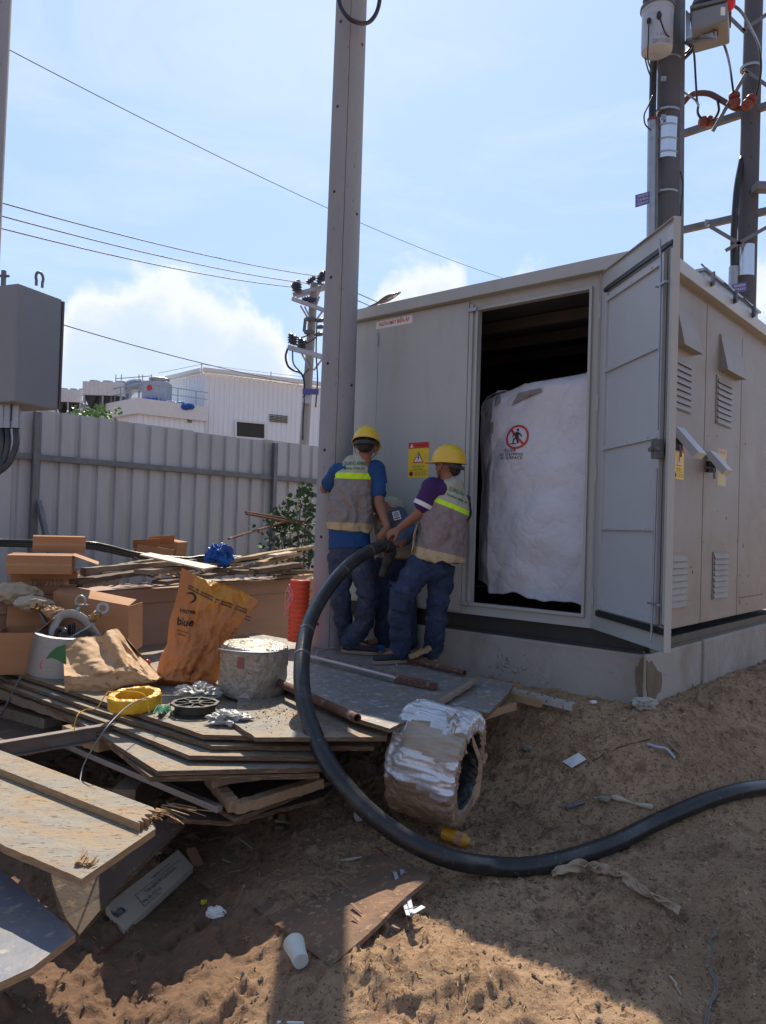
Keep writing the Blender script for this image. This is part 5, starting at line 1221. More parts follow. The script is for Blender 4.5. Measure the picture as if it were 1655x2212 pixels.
# trampled brown sheet lying on the soil, draped over it
def ground_sheet():
    out = [gp(x, y, .02, 0) for x, y in ((372, 1828), (560, 1962), (714, 2073), (790, 2035), (860, 1985), (925, 1945), (880, 1890), (820, 1842), (700, 1782), (560, 1750), (450, 1752))]
    bm = bmesh.new(); f = bm.faces.new([bm.verts.new(p) for p in out]); 
    bmesh.ops.triangulate(bm, faces=[f]); 
    for _ in range(6): bmesh.ops.subdivide_edges(bm, edges=[e for e in bm.edges if e.calc_length() > .03], cuts=1, use_grid_fill=True)
    A_ = np.array([(v.co.x, v.co.y, 1) for v in bm.verts]); zz = gz(A_[:, 0], A_[:, 1], 0); co_ = np.linalg.lstsq(A_, zz, rcond=None)[0]; global BP; BP = co_
    for v in bm.verts: v.co.z = float(co_ @ np.array((v.co.x, v.co.y, 1))) * .8 + .2 * gz1(v.co.x, v.co.y, 0) + .030 - .05 * float(sstep(3.0, 3.7, v.co.y)) + .008 * fbm(v.co, 5, 2)
    me = bpy.data.meshes.new('ground_board'); bm.to_mesh(me); bm.free(); org = out[4].copy(); me.transform(Matrix.Translation(-org))
    me.materials.append(mk('trampled red ply', (.27, .145, .085), (.18, .10, .062), 4, .9, 0, .5, 40, ((.38, .24, .14), 30, .60), dirt=((.15, .095, .062), 2.6, .47), crease=(9, .01)))
    o = bpy.data.objects.new('ground_board', me); C.objects.link(o); o.location = org; s = o.modifiers.new('s', 'SOLIDIFY'); s.thickness = .016; s.offset = -1
    tag(o, 'trampled red brown plywood lying on the soil with peeled layers', 'plywood')
    sp = MB(); m2 = mk('peeled ply', (.30, .17, .11), (.20, .11, .075), 14, .85, 0, .4, 60)
    for _ in range(16):
        x, y = random.uniform(600, 850), random.uniform(1880, 2040)
        if (y - 1860) > (x - 560) * 1.0 or y < 1860: continue
        a = gp(x, y, .03, .12); a.z = float(BP @ np.array((a.x, a.y, 1))) + .04; d = (gp(700, 2040, .03, 0) - gp(560, 1950, .03, 0)).normalized(); d.rotate(Matrix.Rotation(random.uniform(-.25, .25), 3, 'Z')); l = random.uniform(.04, .16); w = random.uniform(.002, .006); xn = d.cross(V((0, 0, 1)))
        up = random.uniform(-.005, .012); pts0 = [a + d * l * t + V((0, 0, -d.z * l * t + .004 + up * t * t)) for t in (0, .5, 1)]
        sp.add([pts0[0] - xn * w, pts0[0] + xn * w, pts0[1] + xn * w, pts0[1] - xn * w, pts0[2] + xn * w * .3, pts0[2] - xn * w * .3], [(0, 1, 2, 3), (3, 2, 4, 5)])
    q = sp.build('peeled_layers', m2, o); q.modifiers.new('s', 'SOLIDIFY').thickness = .003
ground_sheet()
# ------------------------------------------------------------------ long crate and the scrap on it
CT = .95
cA, cB = onz(60, 1287, CT), onz(672, 1251, CT)
cd_ = (cB - cA); cd_.z = 0; cL = cd_.length; cd_.normalize(); cn = V((-cd_.y, cd_.x, 0))
def crate():
    r = thing('crate', (cA + cB) / 2 - V((0, 0, .5)), 'long red brown timber duct or crate lying behind the bags up to the pole', 'crate')
    o = V((cA.x, cA.y, 0)) - cd_ * .9; L = cL + 1.35
    m = MB(); m.prism([o + V((0, 0, .2)) + cn * .02, o + cd_ * L + V((0, 0, .2)) + cn * .02, o + cd_ * L + cn * .42 + V((0, 0, .2)), o + cn * .42 + V((0, 0, .2))], (0, 0, CT - .317)); m.build('body', m_crate, r, bevel=.004)
    m = MB(); m.prism([*[q_ + V((0, 0, CT - .115)) for q_ in (o, o + cd_ * L, o + cd_ * L + cn * .5, o + cn * .5)]], (0, 0, .115)); m.build('lid', m_crate, r, bevel=.005)
crate()
plank('timber', onz(455, 1262, CT + .005), onz(640, 1254, CT + .005), .10, .02, m_plyl if False else m_wood2, 'flat grey slat on the lid of the long crate')
scr = [((302, 1241, 4.9), (480, 1222, 5.8), .10, .03, m_wood2), ((150, 1262, 4.6), (330, 1236, 5.3), .14, .03, m_plyd), ((180, 1243, 4.8), (420, 1222, 5.8), .05, .05, m_wood2), ((345, 1262, 4.95), (520, 1236, 5.9), .12, .025, m_plyd),
       ((510, 1240, 5.6), (668, 1238, 6.4), .14, .03, m_plyd), ((548, 1238, 5.7), (640, 1224, 6.1), .10, .035, m_plyd), ((500, 1214, 5.9), (672, 1184, 6.6), .08, .025, m_wood), ((560, 1222, 5.9), (646, 1198, 6.5), .07, .03, m_wood),
       ((585, 1204, 6.0), (632, 1196, 6.3), .09, .02, m_cardp), ((455, 1234, 5.7), (520, 1228, 5.9), .08, .02, m_wood), ((215, 1246, 4.9), (395, 1236, 5.6), .05, .03, m_wood), ((440, 1222, 5.8), (600, 1230, 6.2), .10, .02, m_wood2), ((260, 1228, 5.2), (330, 1216, 5.5), .04, .03, m_wood2),
       ((615, 1248, 6.0), (668, 1244, 6.3), .16, .02, m_wood), ((170, 1270, 4.65), (250, 1262, 4.9), .07, .03, m_wood2)]
labs = ['long grey board sloping away in the middle of the scrap heap', 'broad dark board at the left end of the scrap heap', 'square grey timber behind the left of the heap', 'dark board just above the crate lid', 'dark flat board by the thick pole', 'short dark plank on the flat board by the pole',
        'pale ragged batten reaching highest right towards the shrub', 'pale slat under the ragged batten', 'short pale offcut resting on the pale slat', 'short pale stick just under the blue bag', 'thin yellowish batten in front of the heap', 'grey board beneath the blue bag', 'short stub at the left behind the white board', 'sunlit plank end touching the thick pole', 'low grey stub beside the cartons']
for (a, b, w, h, mt), lb in zip(scr, labs): plank('scrap_timber', at(a[0], a[1], a[2] * 1.19), at(b[0], b[1], b[2] * 1.19), w * 1.15, h * 1.15, mt, lb, 'scrap wood', 'scrap wood on the crate')
wb = MB(); P = [at(302, 1197, 6.0), at(325, 1193.5, 6.3), at(470, 1223, 6.5), at(440, 1228, 6.2)]; wb.prism(P, (0, 0, -.012)); tag(wb.build('white_board', mk('cream board', (.62, .54, .42), (.56, .48, .37), 3, .7)), 'cream white board lying on top of the scrap heap above the standing bag', 'board')
pipe('plastic_pipe', at(455, 1232, 6.9), at(568, 1213, 7.3), .026, m_hdpe, 'cream plastic pipe with faint red print right of the blue bag')
for i, (x, y, Y, s, rz, lb) in enumerate(((330, 1200, 6.6, (.30, .25, .16), .4, 'crushed brown carton against the fence, left of its pair'), (362, 1192, 6.8, (.26, .2, .22), -.2, 'brown carton against the fence, right of its pair'))):
    m = MB(); c = at(x, y, Y * 1.14); m.box(c, [q_ * 1.14 for q_ in s], Matrix.Rotation(rz, 3, 'Z') @ Matrix.Rotation(.15, 3, 'Y')); m.prism([c + V((-.15, -.14, .07)), c + V((.1, -.14, .09)), c + V((.12, -.2, .17)), c + V((-.13, -.22, .15))], (0, .004, .003)); tag(m.build('carton', m_card, bevel=.004), lb, 'carton', 'cartons against the fence')
# heap behind (soil and rubble) so the scrap does not float
hb = MB()
def heap(a, b):
    p = V((cA.x, cA.y, 0)) + cd_ * (-.6 + a * (cL + 1.6)) + cn * (.40 + b * 1.0); h = (.82 + .10 * fbm((a * 6, b * 3, 0), 1, 4)) * (1 - .75 * b ** 1.6); return V((p.x, p.y, h))
hb.grid(heap, 70, 26); tag(hb.build('rubble_heap', m_plyd, smooth=True), 'dark heap of rubble and offcuts filling the gap behind the long crate', 'rubble', kind='stuff')
for i, dz in enumerate((0, 6, 11)):
    string('black_cable', [at(-30, 1166 + dz, 6.16), at(25, 1168 + dz * .9, 6.27), at(180, 1172 + dz, 6.38), at(230, 1179 + dz, 6.50), at(300, 1196 + dz * .7, 6.73), at(400, 1206 + dz * .3, 6.95), at(440, 1202 + dz, 7.07), at(520, 1204 + dz, 7.30), at(560, 1210 + dz, 7.30)], .014, m_cable,
           ('uppermost', 'middle', 'lowest')[i] + ' of the three black cables running behind the stacked cartons', 'cable')
# crumpled things
def crumple(name, c, r, mat, label, cat, amp=.25, sc=3.0, seed=1, R=None, sub=5, sq=1.0, flat_=True, ret=False, zmin=None):
    bm = bmesh.new(); bmesh.ops.create_icosphere(bm, subdivisions=sub, radius=1); R = R or Matrix.Identity(3)
    for v in bm.verts:
        n = v.co.normalized(); q = V([math.copysign(abs(a) ** sq, a) for a in n]) ; d = 1 + amp * (abs(nz(n, sc, seed)) * -1.6 + .3 + nz(n, sc * .6, seed + 4)) + amp * .22 * (abs(nz(n, sc * 2.4, seed + 9)) * -1.4 + .3)
        p = V((q.x * r[0], q.y * r[1], q.z * r[2])) * d; p = R @ p
        if zmin is not None: p.z = max(p.z, zmin + .006 * nz(p, 20, seed))
        v.co = p
    me = bpy.data.meshes.new(name); bm.to_mesh(me); bm.free(); me.materials.append(mat)
    if not flat_: me.polygons.foreach_set('use_smooth', [True] * len(me.polygons))
    o = bpy.data.objects.new(name, me); C.objects.link(o); o.location = V(c); tag(o, label, cat); return o
crumple('blue_bag', at(476, 1200, 6.8), (.115, .09, .095), m_blueb, 'crumpled bright blue plastic bag on top of the scrap heap', 'plastic bag', .42, 2.4, 3)
sb = onz(520, 1470, .50)
# yellow coil of wire
def ring_obj(name, c, R1, R2, h, mats, label, cat, axis=(0, 0, 1), bulge=.0, seg=64, wob=.0, M=None, parent=None, smooth=True, cuts=10):
    z = V(axis).normalized(); x = (V((1, 0, 0)) - z * z.x).normalized(); y = z.cross(x); m = MB(); prof = []
    n = cuts
    def sup(t):                                            # rounded rectangle section
        ct, st = math.cos(t), math.sin(t); return (math.copysign(abs(ct) ** .45, ct), math.copysign(abs(st) ** .45, st))
    N = 4 * n; vs = []; fs = []
    for k in range(seg):
        a = 2 * math.pi * k / seg
        for i in range(N):
            s, t = sup(2 * math.pi * i / N); w = wob * (fbm((math.cos(a) * 3, math.sin(a) * 3, i * .35), 1, 3, 2)) if wob else 0
            rr = (R1 + R2) / 2 + s * ((R1 - R2) / 2 + (w if s > 0 else w * .4)); zz = t * (h / 2 + w)
            vs.append(V(c) + x * math.cos(a) * rr + y * math.sin(a) * rr + z * zz)
    for k in range(seg):
        k2 = (k + 1) % seg
        for i in range(N): i2 = (i + 1) % N; fs.append((k * N + i, k2 * N + i, k2 * N + i2, k * N + i2))
    m.add(vs, fs); o = m.build(name, mats, parent, org=None if parent else V(c), smooth=smooth)
    if label: tag(o, label, cat)
    return o
c = onz(291, 1512, .545); yc = ring_obj('wire_coil', c, .136, .096, .07, m_yplas, 'coil of yellow wire wrapped in film, lying on the top sheet', 'coil', (-.05, -.1, 1), wob=.01)
m = MB(); m.tube(bez([c + V((-.14, 0, .04)), c + V((-.15, -.03, .02)), c + V((-.17, -.08, -.03)), c + V((-.22, -.1, -.035)), c + V((-.235, -.17, -.05)), c + V((-.23, -.22, -.12))]), .003, 6); m.tube(bez([c + V((-.13, -.03, .045)), c + V((-.02, -.05, .055)), c + V((.08, -.1, .05)), c + V((.12, -.14, -.03))]), .003, 6); m.build('loose_end', m_yplas, yc)
# small offcuts, rags and sticks nobody could count, over the heap and the pile
oc = MB()
for k in range(260):
    if k < 170:
        x, y = random.uniform(150, 665), 0; Yq = 6.2 + (x - 150) / 515 * 1.7 + random.uniform(-.25, .5); y = 1252 - (x - 150) * .035 - random.uniform(0, 26) * (1 if x > 250 else .3); p = at(x, y, Yq)
    else:
        x, y = random.uniform(30, 660), random.uniform(1600, 1860); p = gp(x, y, .02)
    d = V((random.uniform(-1, 1), random.uniform(-1, 1), random.uniform(-.25, .25))).normalized(); l = abs(random.gauss(0, .13)) + .03; oc.cur = random.randrange(4)
    if k % 4: oc.beam(p - d * l / 2, p + d * l / 2, random.uniform(.01, .05), random.uniform(.006, .02))
    else: oc.ell(p, (random.uniform(.02, .05), random.uniform(.02, .05), .015), Matrix.Rotation(random.uniform(0, 3), 3, 'Y'), 6)
tag(oc.build('offcuts', [m_wood2, m_wood, m_plyd, m_card], org=(-1, 6, 1)), 'small wood offcuts and scraps scattered through the rubbish heaps', 'offcuts', kind='stuff')
# black plastic spool
def spool():
    c = onz(421, 1541, .502); r = thing('cable_spool', c, 'flat black plastic spool with spokes at the edge of the top sheet', 'spool'); R = .125
    for nm, z in (('flange', .004), ('flange', .052)):
        m = MB(); n = 10; pts = [(R * math.cos(2 * math.pi * k / n + .3), R * math.sin(2 * math.pi * k / n + .3)) for k in range(n)]
        vs = []; fs = []
        for (a, b) in pts: vs += [V((a, b, z - .004)), V((a, b, z + .006)), V((a * .86, b * .86, z + .006)), V((a * .86, b * .86, z - .004))]
        for k in range(n):
            j = (k + 1) % n
            for i in range(4): fs.append((4 * k + i, 4 * j + i, 4 * j + (i + 1) % 4, 4 * k + (i + 1) % 4))
        m.add([c + v for v in vs], fs)
        for k in range(8): a = 2 * math.pi * k / 8; d = V((math.cos(a), math.sin(a), 0)); m.beam(c + d * .03 + V((0, 0, z + .001)), c + d * R * .9 + V((0, 0, z + .001)), .006, .009)
        m.lathe([(.022, -.004), (.034, -.004), (.034, .008), (.022, .008)], Matrix.Translation(c + V((0, 0, z))), 18, True); m.build(nm, m_rubber, r)
    m = MB(); m.lathe([(R * .80, .008), (R * .83, .01), (R * .83, .046), (R * .80, .048), (.04, .048), (.04, .008)], Matrix.Translation(c), 30, True); m.build('core', mk('black spool plastic', (.014, .014, .015), (.03, .03, .03), 10, .4), r, auto=40)
spool()
crumple('clear_bag', onz(427, 1497, .545) + V((0, 0, .0)), (.105, .075, .05), m_clear, 'crumpled clear plastic bag behind the black spool', 'plastic bag', .5, 3.0, 5, zmin=-.04)
crumple('clear_bag', onz(492, 1552, .53), (.095, .06, .032), m_clear, 'knotted clear plastic bag with a pointed tail right of the spool', 'plastic bag', .5, 3.2, 8, zmin=-.025)
m = MB(); a, b = onz(346, 1546, .515), onz(366, 1523, .52); m.tube([a, b], .011, 12); g = m.build('marker_pen', m_rubber); tag(g, 'dark marker stub tied with green string left of the spool', 'marker')
m = MB()
for k in range(16):
    q = onz(356 + random.uniform(-5, 5), 1533, .52 + random.uniform(0, .02)); m.tube(bez([q, q + V((random.uniform(-.03, .03), random.uniform(-.03, .03), .02)), q + V((random.uniform(-.05, .05), random.uniform(-.05, .02), -.01))], 4), .0022, 5)
m.build('string_bow', m_greens, g)
for (x, y, lb) in ((398, 1506, 'left of the pair of pale blue plastic rods behind the spool'), (412, 1510, 'right of the pair of pale blue plastic rods behind the spool')):
    m = MB(); a = onz(x, y, .515); m.tube([a, a + V((.035, .07, .005))], .009, 10); tag(m.build('plastic_rod', m_can), lb, 'rod')
string('steel_strap', [onz(394, 1506, .52), onz(370, 1503, .545), onz(330, 1505, .57), onz(285, 1520, .60), onz(240, 1560, .60), onz(205, 1610, .52), onz(180, 1655, .43), onz(172, 1700, .38), onz(176, 1716, .385)], .0035, m_galvd, 'thin dark springy strip arching from the spool down to the pale plank', 'strip')
m = MB(); m.ell(onz(366, 1482, .53) if False else onz(317, 1433, .55), (.025, .025, .028)); tag(m.build('red_ball', flat('red glossy', (.5, .01, .03), .3), smooth=True), 'small red ball between the two paper bags', 'ball')
# wrapped roll behind the cable
def wrapped_roll():
    c = onz(545, 1500, .51); m = MB(); R0, H = .195, .295; n = 64; k = 40; ax = V((.05, -.02, 1)).normalized(); x = V((1, 0, -.05)).normalized(); y = ax.cross(x)
    def f(a, b):
        th = a * 2 * math.pi; prof = [(0, 0), (.85, 0), (.97, .03), (1, .12), (1.0, .88), (.97, .97), (.85, 1), (.5, 1.0), (.46, .985), (0, .975)]
        t = b * (len(prof) - 1); i = min(int(t), len(prof) - 2); u = t - i; r = prof[i][0] * (1 - u) + prof[i + 1][0] * u; h = prof[i][1] * (1 - u) + prof[i + 1][1] * u
        w = .10 * abs(fbm((math.cos(th) * 2, math.sin(th) * 2, h * 3), 1.5, 4, 3)) + .03 * math.cos(3.2 * th) + .006 * nz((th * 3, h * 24, 0), 1, 2)
        rr = R0 * r * (1 - w * 1.5); return c + x * math.cos(th) * rr + y * math.sin(th) * rr + ax * (h * H)
    m.grid(f, n * 2, k * 2); o = m.build('wrapped_roll', mk('dull wrap', (.42, .36, .29), (.27, .22, .17), 5, .35, .2, .3, 26, ((.50, .47, .43), 16, .62), crease=(7, .02)), org=c, smooth=True)
    tag(o, 'roll wrapped in dull grey film standing behind the bend of the black cable', 'wrapped roll')
    bv = BVHTree.FromPolygons([tuple(v) for v in m.v], m.f); t = MB(); q = at(518, 1425, 4.3); write(t, 'ABC', q, (1, 0, 0), (0, 0, 1), .05, .002, .004, bvh=bv); write(t, 'CABLE', q - V((0, 0, .07)), (1, 0, 0), (0, 0, 1), .035, .001, .004, bvh=bv); 
    s = MB(); decal(s, [(-.02, -.03), (.02, -.03), (.02, .03), (-.02, .03)], at(520, 1432, 4.3), V((1, 0, 0)), V((0, 0, 1)), V((0, -1, 0)), bv, .004); s.build('faded_label', flat('faded red', (.32, .10, .08)), o)
    b = MB(); b.tube(bez([c + V((-.19, -.05, .26)), c + V((-.05, -.21, .275)), c + V((.12, -.17, .27)), c + V((.2, 0, .26))]), .006, 6); b.build('wire_tie', m_galv, o, smooth=True)
wrapped_roll()
# kraft sacks
def interp(pts, t):
    t = t * (len(pts) - 1); i = min(int(t), len(pts) - 2); u = t - i; return pts[i][0] * (1 - u) + pts[i + 1][0] * u, pts[i][1] * (1 - u) + pts[i + 1][1] * u
def standing_bag():
    Lf = [(338, 1480), (336, 1455), (345, 1425), (362, 1392), (364, 1340), (384, 1275), (397, 1226)]
    Rt = [(455, 1490), (474, 1466), (488, 1425), (502, 1385), (522, 1350), (545, 1318), (560, 1298)]
    Yb = onz(400, 1484, .50).y + .10
    def surf(sgn):
        def f(a, b):
            (x0, y0), (x1, y1) = interp(Lf, b), interp(Rt, b); x = x0 + (x1 - x0) * a + 3.5 * math.sin(b * 11 + a * 4) * b; y = y0 + (y1 - y0) * a
            if b > .9: y += (math.sin(a * 7) * 4) * (b - .9) * 10
            bl = (.14 * (1 - b) ** .6 + .012) * max(0, math.sin(math.pi * a)) ** .55 * min(1, b * 9 + .25)
            w = (abs(fbm((a * 3 + b, b * 2.6, sgn), 1.5, 4, 4)) * -.10 - .03 * abs(math.sin(a * 5 + b * 7 + 1)) ** .5 * b + .02 + .020 * math.sin(a * 16 + b * 5) * (1 - b) * b * 2 - .05 * math.exp(-((a - .55 - .2 * b) / .05) ** 2) * (1 - b)) * min(1, 6 * a, 6 * (1 - a))
            return at(x, y, Yb + .05 * b + sgn * (bl + w))
        return f
    m = MB(); nu, nv = 70, 90; m.grid(surf(-1), nu, nv); fr = list(m.f); m.cur = 0; m.grid(surf(1), nu, nv)
    for i, f in enumerate(m.f):
        j = (i % (nu * nv)) // nu; a = (i % (nu * nv)) % nu; b = j / nv; lim = .80 + .05 * math.sin(a * .5) + .035 * math.sin(a * 1.3 + 1) + (.25 if a < 6 or a > 60 else 0)
        if b > lim and a > 12: m.mi[i] = 1
    o = m.build('paper_bag', [m_bag, m_bagl], smooth=True); o.data.name = 'paper_bag'; tag(o, 'tall open orange kraft paper sack with black print, standing on the pile', 'paper bag')
    bv = BVHTree.FromPolygons([tuple(v) for v in m.v], fr)
    n = V((0, -1, 0)); t = MB()
    def pt(x, y): return at(x, y, Yb - .2)
    def stripe(x0, y0, x1, y1, w, k=14):
        P = []; F = []
        for i in range(k + 1):
            u = i / k; x = x0 + (x1 - x0) * u; y = y0 + (y1 - y0) * u + math.sin(u * 3.1) * 3
            P += [pt(x, y - w / 2), pt(x, y + w / 2)]
        P = project(P, n, bv, .004); t.add(P, [(2 * i, 2 * i + 1, 2 * i + 3, 2 * i + 2) for i in range(k)])
    stripe(387, 1270, 542, 1334, 2.2); stripe(386, 1276, 540, 1341, 2.2); stripe(386, 1273, 541, 1337.5, .7)
    def wr(s, x, y, wpx, hpx, rot=0, sh=0, bold=0):
        o_ = pt(x, y); rt = (pt(x + 10, y + rot * 10) - o_).normalized(); up = (pt(x - rot * 10 * 0, y - 10) - o_).normalized(); wd = (pt(x + wpx / 2, y) - pt(x - wpx / 2, y)).length; h = (pt(x, y) - pt(x, y + hpx)).length
        write(t, s, o_, rt, up, h, bold, .004, bvh=bv, width=wd, shear=sh)
    wr('E POLYMER', 388, 1329, 38, 10, .12, 0, .001); wr('blue', 383, 1352, 40, 24, .06, .1, .0015); wr('Linear Low Density', 380, 1372, 32, 6, .1); wr('Polyethylene', 378, 1380, 24, 6, .1)
    for i in range(9): wr('NET WT 25 KG', 497 - i * 4.2, 1370 + i * 9, 12, 5, .35)
    wr('LUE', 403, 1460, 16, 9, -.5); wr('5 KG', 355, 1463, 14, 6, -.6)
    # swirl mark
    P = []; F = []; k = 22
    for i in range(k + 1):
        a = -2.3 + i / k * 3.9; w = 5.5 * math.sin(math.pi * i / k) ** .7; cx, cy, r = 391, 1298, 14
        P += [pt(cx + math.cos(a) * (r + w * .5), cy + math.sin(a) * (r * .75 + w * .5)), pt(cx + math.cos(a) * (r - w * .5), cy + math.sin(a) * (r * .75 - w * .5))]
    t.add(project(P, n, bv, .004), [(2 * i, 2 * i + 1, 2 * i + 3, 2 * i + 2) for i in range(k)])
    t.build('print', m_black, o)
standing_bag()
def lying_bag():
    # a slumped sack: front edge low, back high, deep folds
    Pf = [(137, 1500), (140, 1452), (136, 1405), (137, 1386), (165, 1376), (232, 1370), (300, 1392)]
    top = [(136, 1392), (165, 1378), (200, 1376), (222, 1374), (232, 1362), (247, 1360), (262, 1374), (290, 1410), (320, 1450), (335, 1458)]
    bot = [(140, 1496), (165, 1501), (200, 1498), (240, 1493), (270, 1480), (290, 1478), (310, 1478), (322, 1474), (330, 1474), (337, 1472)]
    Y0 = onz(230, 1492, .50).y
    def f(a, b):
        (x0, y0), (x1, y1) = interp(bot, a), interp(top, a); x = x0 + (x1 - x0) * b; y = y0 + (y1 - y0) * b
        fold = .33 if a < .5 else .33 - (a - .5) * .2
        if b < fold: dep = -.02 * math.sin(b / fold * math.pi) ; 
        else: dep = (b - fold) / (1 - fold) * .30
        w = abs(fbm((a * 4, b * 3, 0), 1.2, 3, 7)) * -.07 + .03 + .03 * math.sin(a * 20 + b * 6) * (b > fold) - .06 * math.exp(-((a - .52 - .15 * b) / .05) ** 2) * (b > fold)
        return at(x, y, Y0 + dep - w)
    m = MB(); m.grid(f, 100, 60)
    def back(a, b): p = f(a, b); return V((p.x, p.y + .12 * math.sin(math.pi * b) + .05, p.z - .02 * math.sin(math.pi * b)))
    m.grid(back, 50, 30)
    o = m.build('paper_bag', m_bag2, smooth=True); tag(o, 'slumped dirty tan paper sack lying beside the silver roll', 'paper bag')
    g = MB(); c = at(121, 1412, Y0 + .02)
    P = [at(*q, Y0 + .03) for q in ((140, 1392), (122, 1398), (108, 1410), (98, 1424), (112, 1421), (128, 1428), (142, 1436))]; g.prism(P, V((0, .01, 0))); g.build('green_liner', mk('green liner', (.03, .12, .04), (.05, .2, .06), 10, .6, 0, .4, 40), o)
    s = MB(); s.tube(bez([at(98, 1424, Y0 + .02), at(90, 1430, Y0), at(87, 1438, Y0), at(91, 1446, Y0)]), .003, 6); s.build('red_thread', m_red, o)
lying_bag()
# silver wound roll holding fittings
def drum():
    c = onz(118, 1452, .50); c.z = .50; c = V((onz(125, 1462, .50).x - .02, onz(125, 1462, .50).y + .16, .50)); r = thing('wound_roll', c, 'silver wound metal roll used as a tub for fittings at the left of the pile', 'roll')
    ax = V((.08, -.05, 1)).normalized(); x = (V((1, 0, 0)) - ax * ax.x).normalized(); M = Matrix.Translation(c) @ frame(x, ax.cross(x), ax).to_4x4(); m = MB()
    prof = [(.232, .0)] + [(.236 - .03 * k / 24 + .0016 * (k % 2), .006 + .245 * k / 24) for k in range(25)] + [(.205, .257), (.165, .257), (.165, .01), (.165, 0)]
    m.lathe(prof, M, 72); m.build('windings', m_alu, r, auto=60); i = MB(); i.lathe([(.16, .10), (.16, .12), (.0, .13)], M, 24); i.build('core', m_dark, r)
    T = lambda a, b, z: M @ V((a, b, z))
    def fit(name, pts, rr, mat, lab, cat, extra=None):
        q = MB(); q.tube(pts, rr, 10); o = q.build(name, mat, auto=50); tag(o, lab, cat)
        if extra:
            e = MB(); extra(e); e.build('clamp', m_brass, o, auto=50)
    cl = lambda P: (lambda e: [e.box(P + V((random.uniform(-.03, .03), random.uniform(-.02, .02), random.uniform(-.02, .02))), (.03, .03, .045), Matrix.Rotation(random.uniform(0, 3), 3, 'X')) for _ in range(5)] + [e.tube([P - V((.04, 0, 0)), P + V((.045, 0, .01))], .008, 8)])
    mb = MB(); p0, p1 = at(120, 1379, c.y), at(85, 1318, c.y + .02); mb.beam(p0, p1, .035, .012); o = mb.build('clamp_arm', m_galvd, bevel=.003); tag(o, 'grey flat clamp arm leaning left out of the silver roll', 'fitting'); e = MB(); cl(at(83, 1312, c.y + .02))(e); e.build('clamp', m_brass, o)
    mb = MB(); p0, p1 = at(148, 1380, c.y - .05), at(206, 1346, c.y - .05); mb.beam(p0, p1, .03, .012); o = mb.build('clamp_arm', m_galv, bevel=.003); tag(o, 'silver clamp arm leaning right out of the silver roll', 'fitting'); e = MB(); cl(at(204, 1332, c.y - .03))(e); e.build('clamp', m_brass, o)
    # curved pale strap
    mb = MB(); pts = bez([at(114, 1385, c.y - .03), at(116, 1355, c.y - .02), at(130, 1332, c.y), at(155, 1327, c.y), at(180, 1338, c.y), at(198, 1360, c.y), at(212, 1378, c.y + .02)], 6)
    mb.tube(pts, .006, 10, ry=[.032] * len(pts), side=(0, 0, 1)); tag(mb.build('bent_strap', m_alu, smooth=True), 'bright bent metal strap arching above the silver roll', 'fitting')
    fit('eye_bolt', [at(168, 1345, c.y + .05), at(156, 1332, c.y + .05), at(172, 1312, c.y + .08), at(172, 1304, c.y + .08)][1:3], .014, m_galv, 'galvanised shackle end sticking up behind the bright bent strap', 'fitting', None)
    s = MB(); q = at(174, 1302, c.y + .08); s.tube(bez([q + V((-.025, 0, -.02)), q + V((-.03, 0, .02)), q + V((0, 0, .045)), q + V((.03, 0, .02)), q + V((.025, 0, -.02))], 5), .008, 8); s.tube([q + V((-.035, 0, -.015)), q + V((.05, 0, -.015))], .007, 8); tag(s.build('shackle', m_galv, smooth=True), 'small steel shackle above the bright bent strap', 'shackle')
    q = at(222, 1314, c.y); s = MB(); z = V((.3, -1, .2)).normalized(); xx = z.orthogonal().normalized(); s.lathe([(.022, -.012), (.038, -.012), (.038, .012), (.022, .012)], Matrix.Translation(q) @ frame(xx, z.cross(xx), z).to_4x4(), 22, True); s.tube([q + V((-.03, 0, -.02)), q + V((-.12, .02, -.09))], .012, 8); tag(s.build('thimble_eye', m_galv, auto=50), 'round steel eye fitting beside the brass clamps', 'fitting')
    for k in range(5):
        q = T(random.uniform(-.08, .1), random.uniform(-.08, .05), .2 + random.uniform(0, .05)); q2 = q + V((random.uniform(-.08, .08), random.uniform(-.05, .05), random.uniform(.03, .09))); s = MB(); s.tube(bez([q, (q + q2) / 2 + V((0, 0, .03)), q2], 4), .012, 8); tag(s.build('metal_fitting', m_galvd if k % 2 else m_rubber, smooth=True), 'dark bent fitting jumbled with its likes inside the silver roll', 'fitting', 'fittings jumbled in the roll')
    s = MB(); s.tube([at(48, 1457, c.y - .22), at(3, 1543, c.y - .26)], .007, 8); s.tube([at(3, 1543, c.y - .26), at(-3, 1545, c.y - .26)], .009, 8); tag(s.build('steel_rod', m_galvd), 'thin steel rod hanging from the roll down over the pile edge', 'rod')
drum()
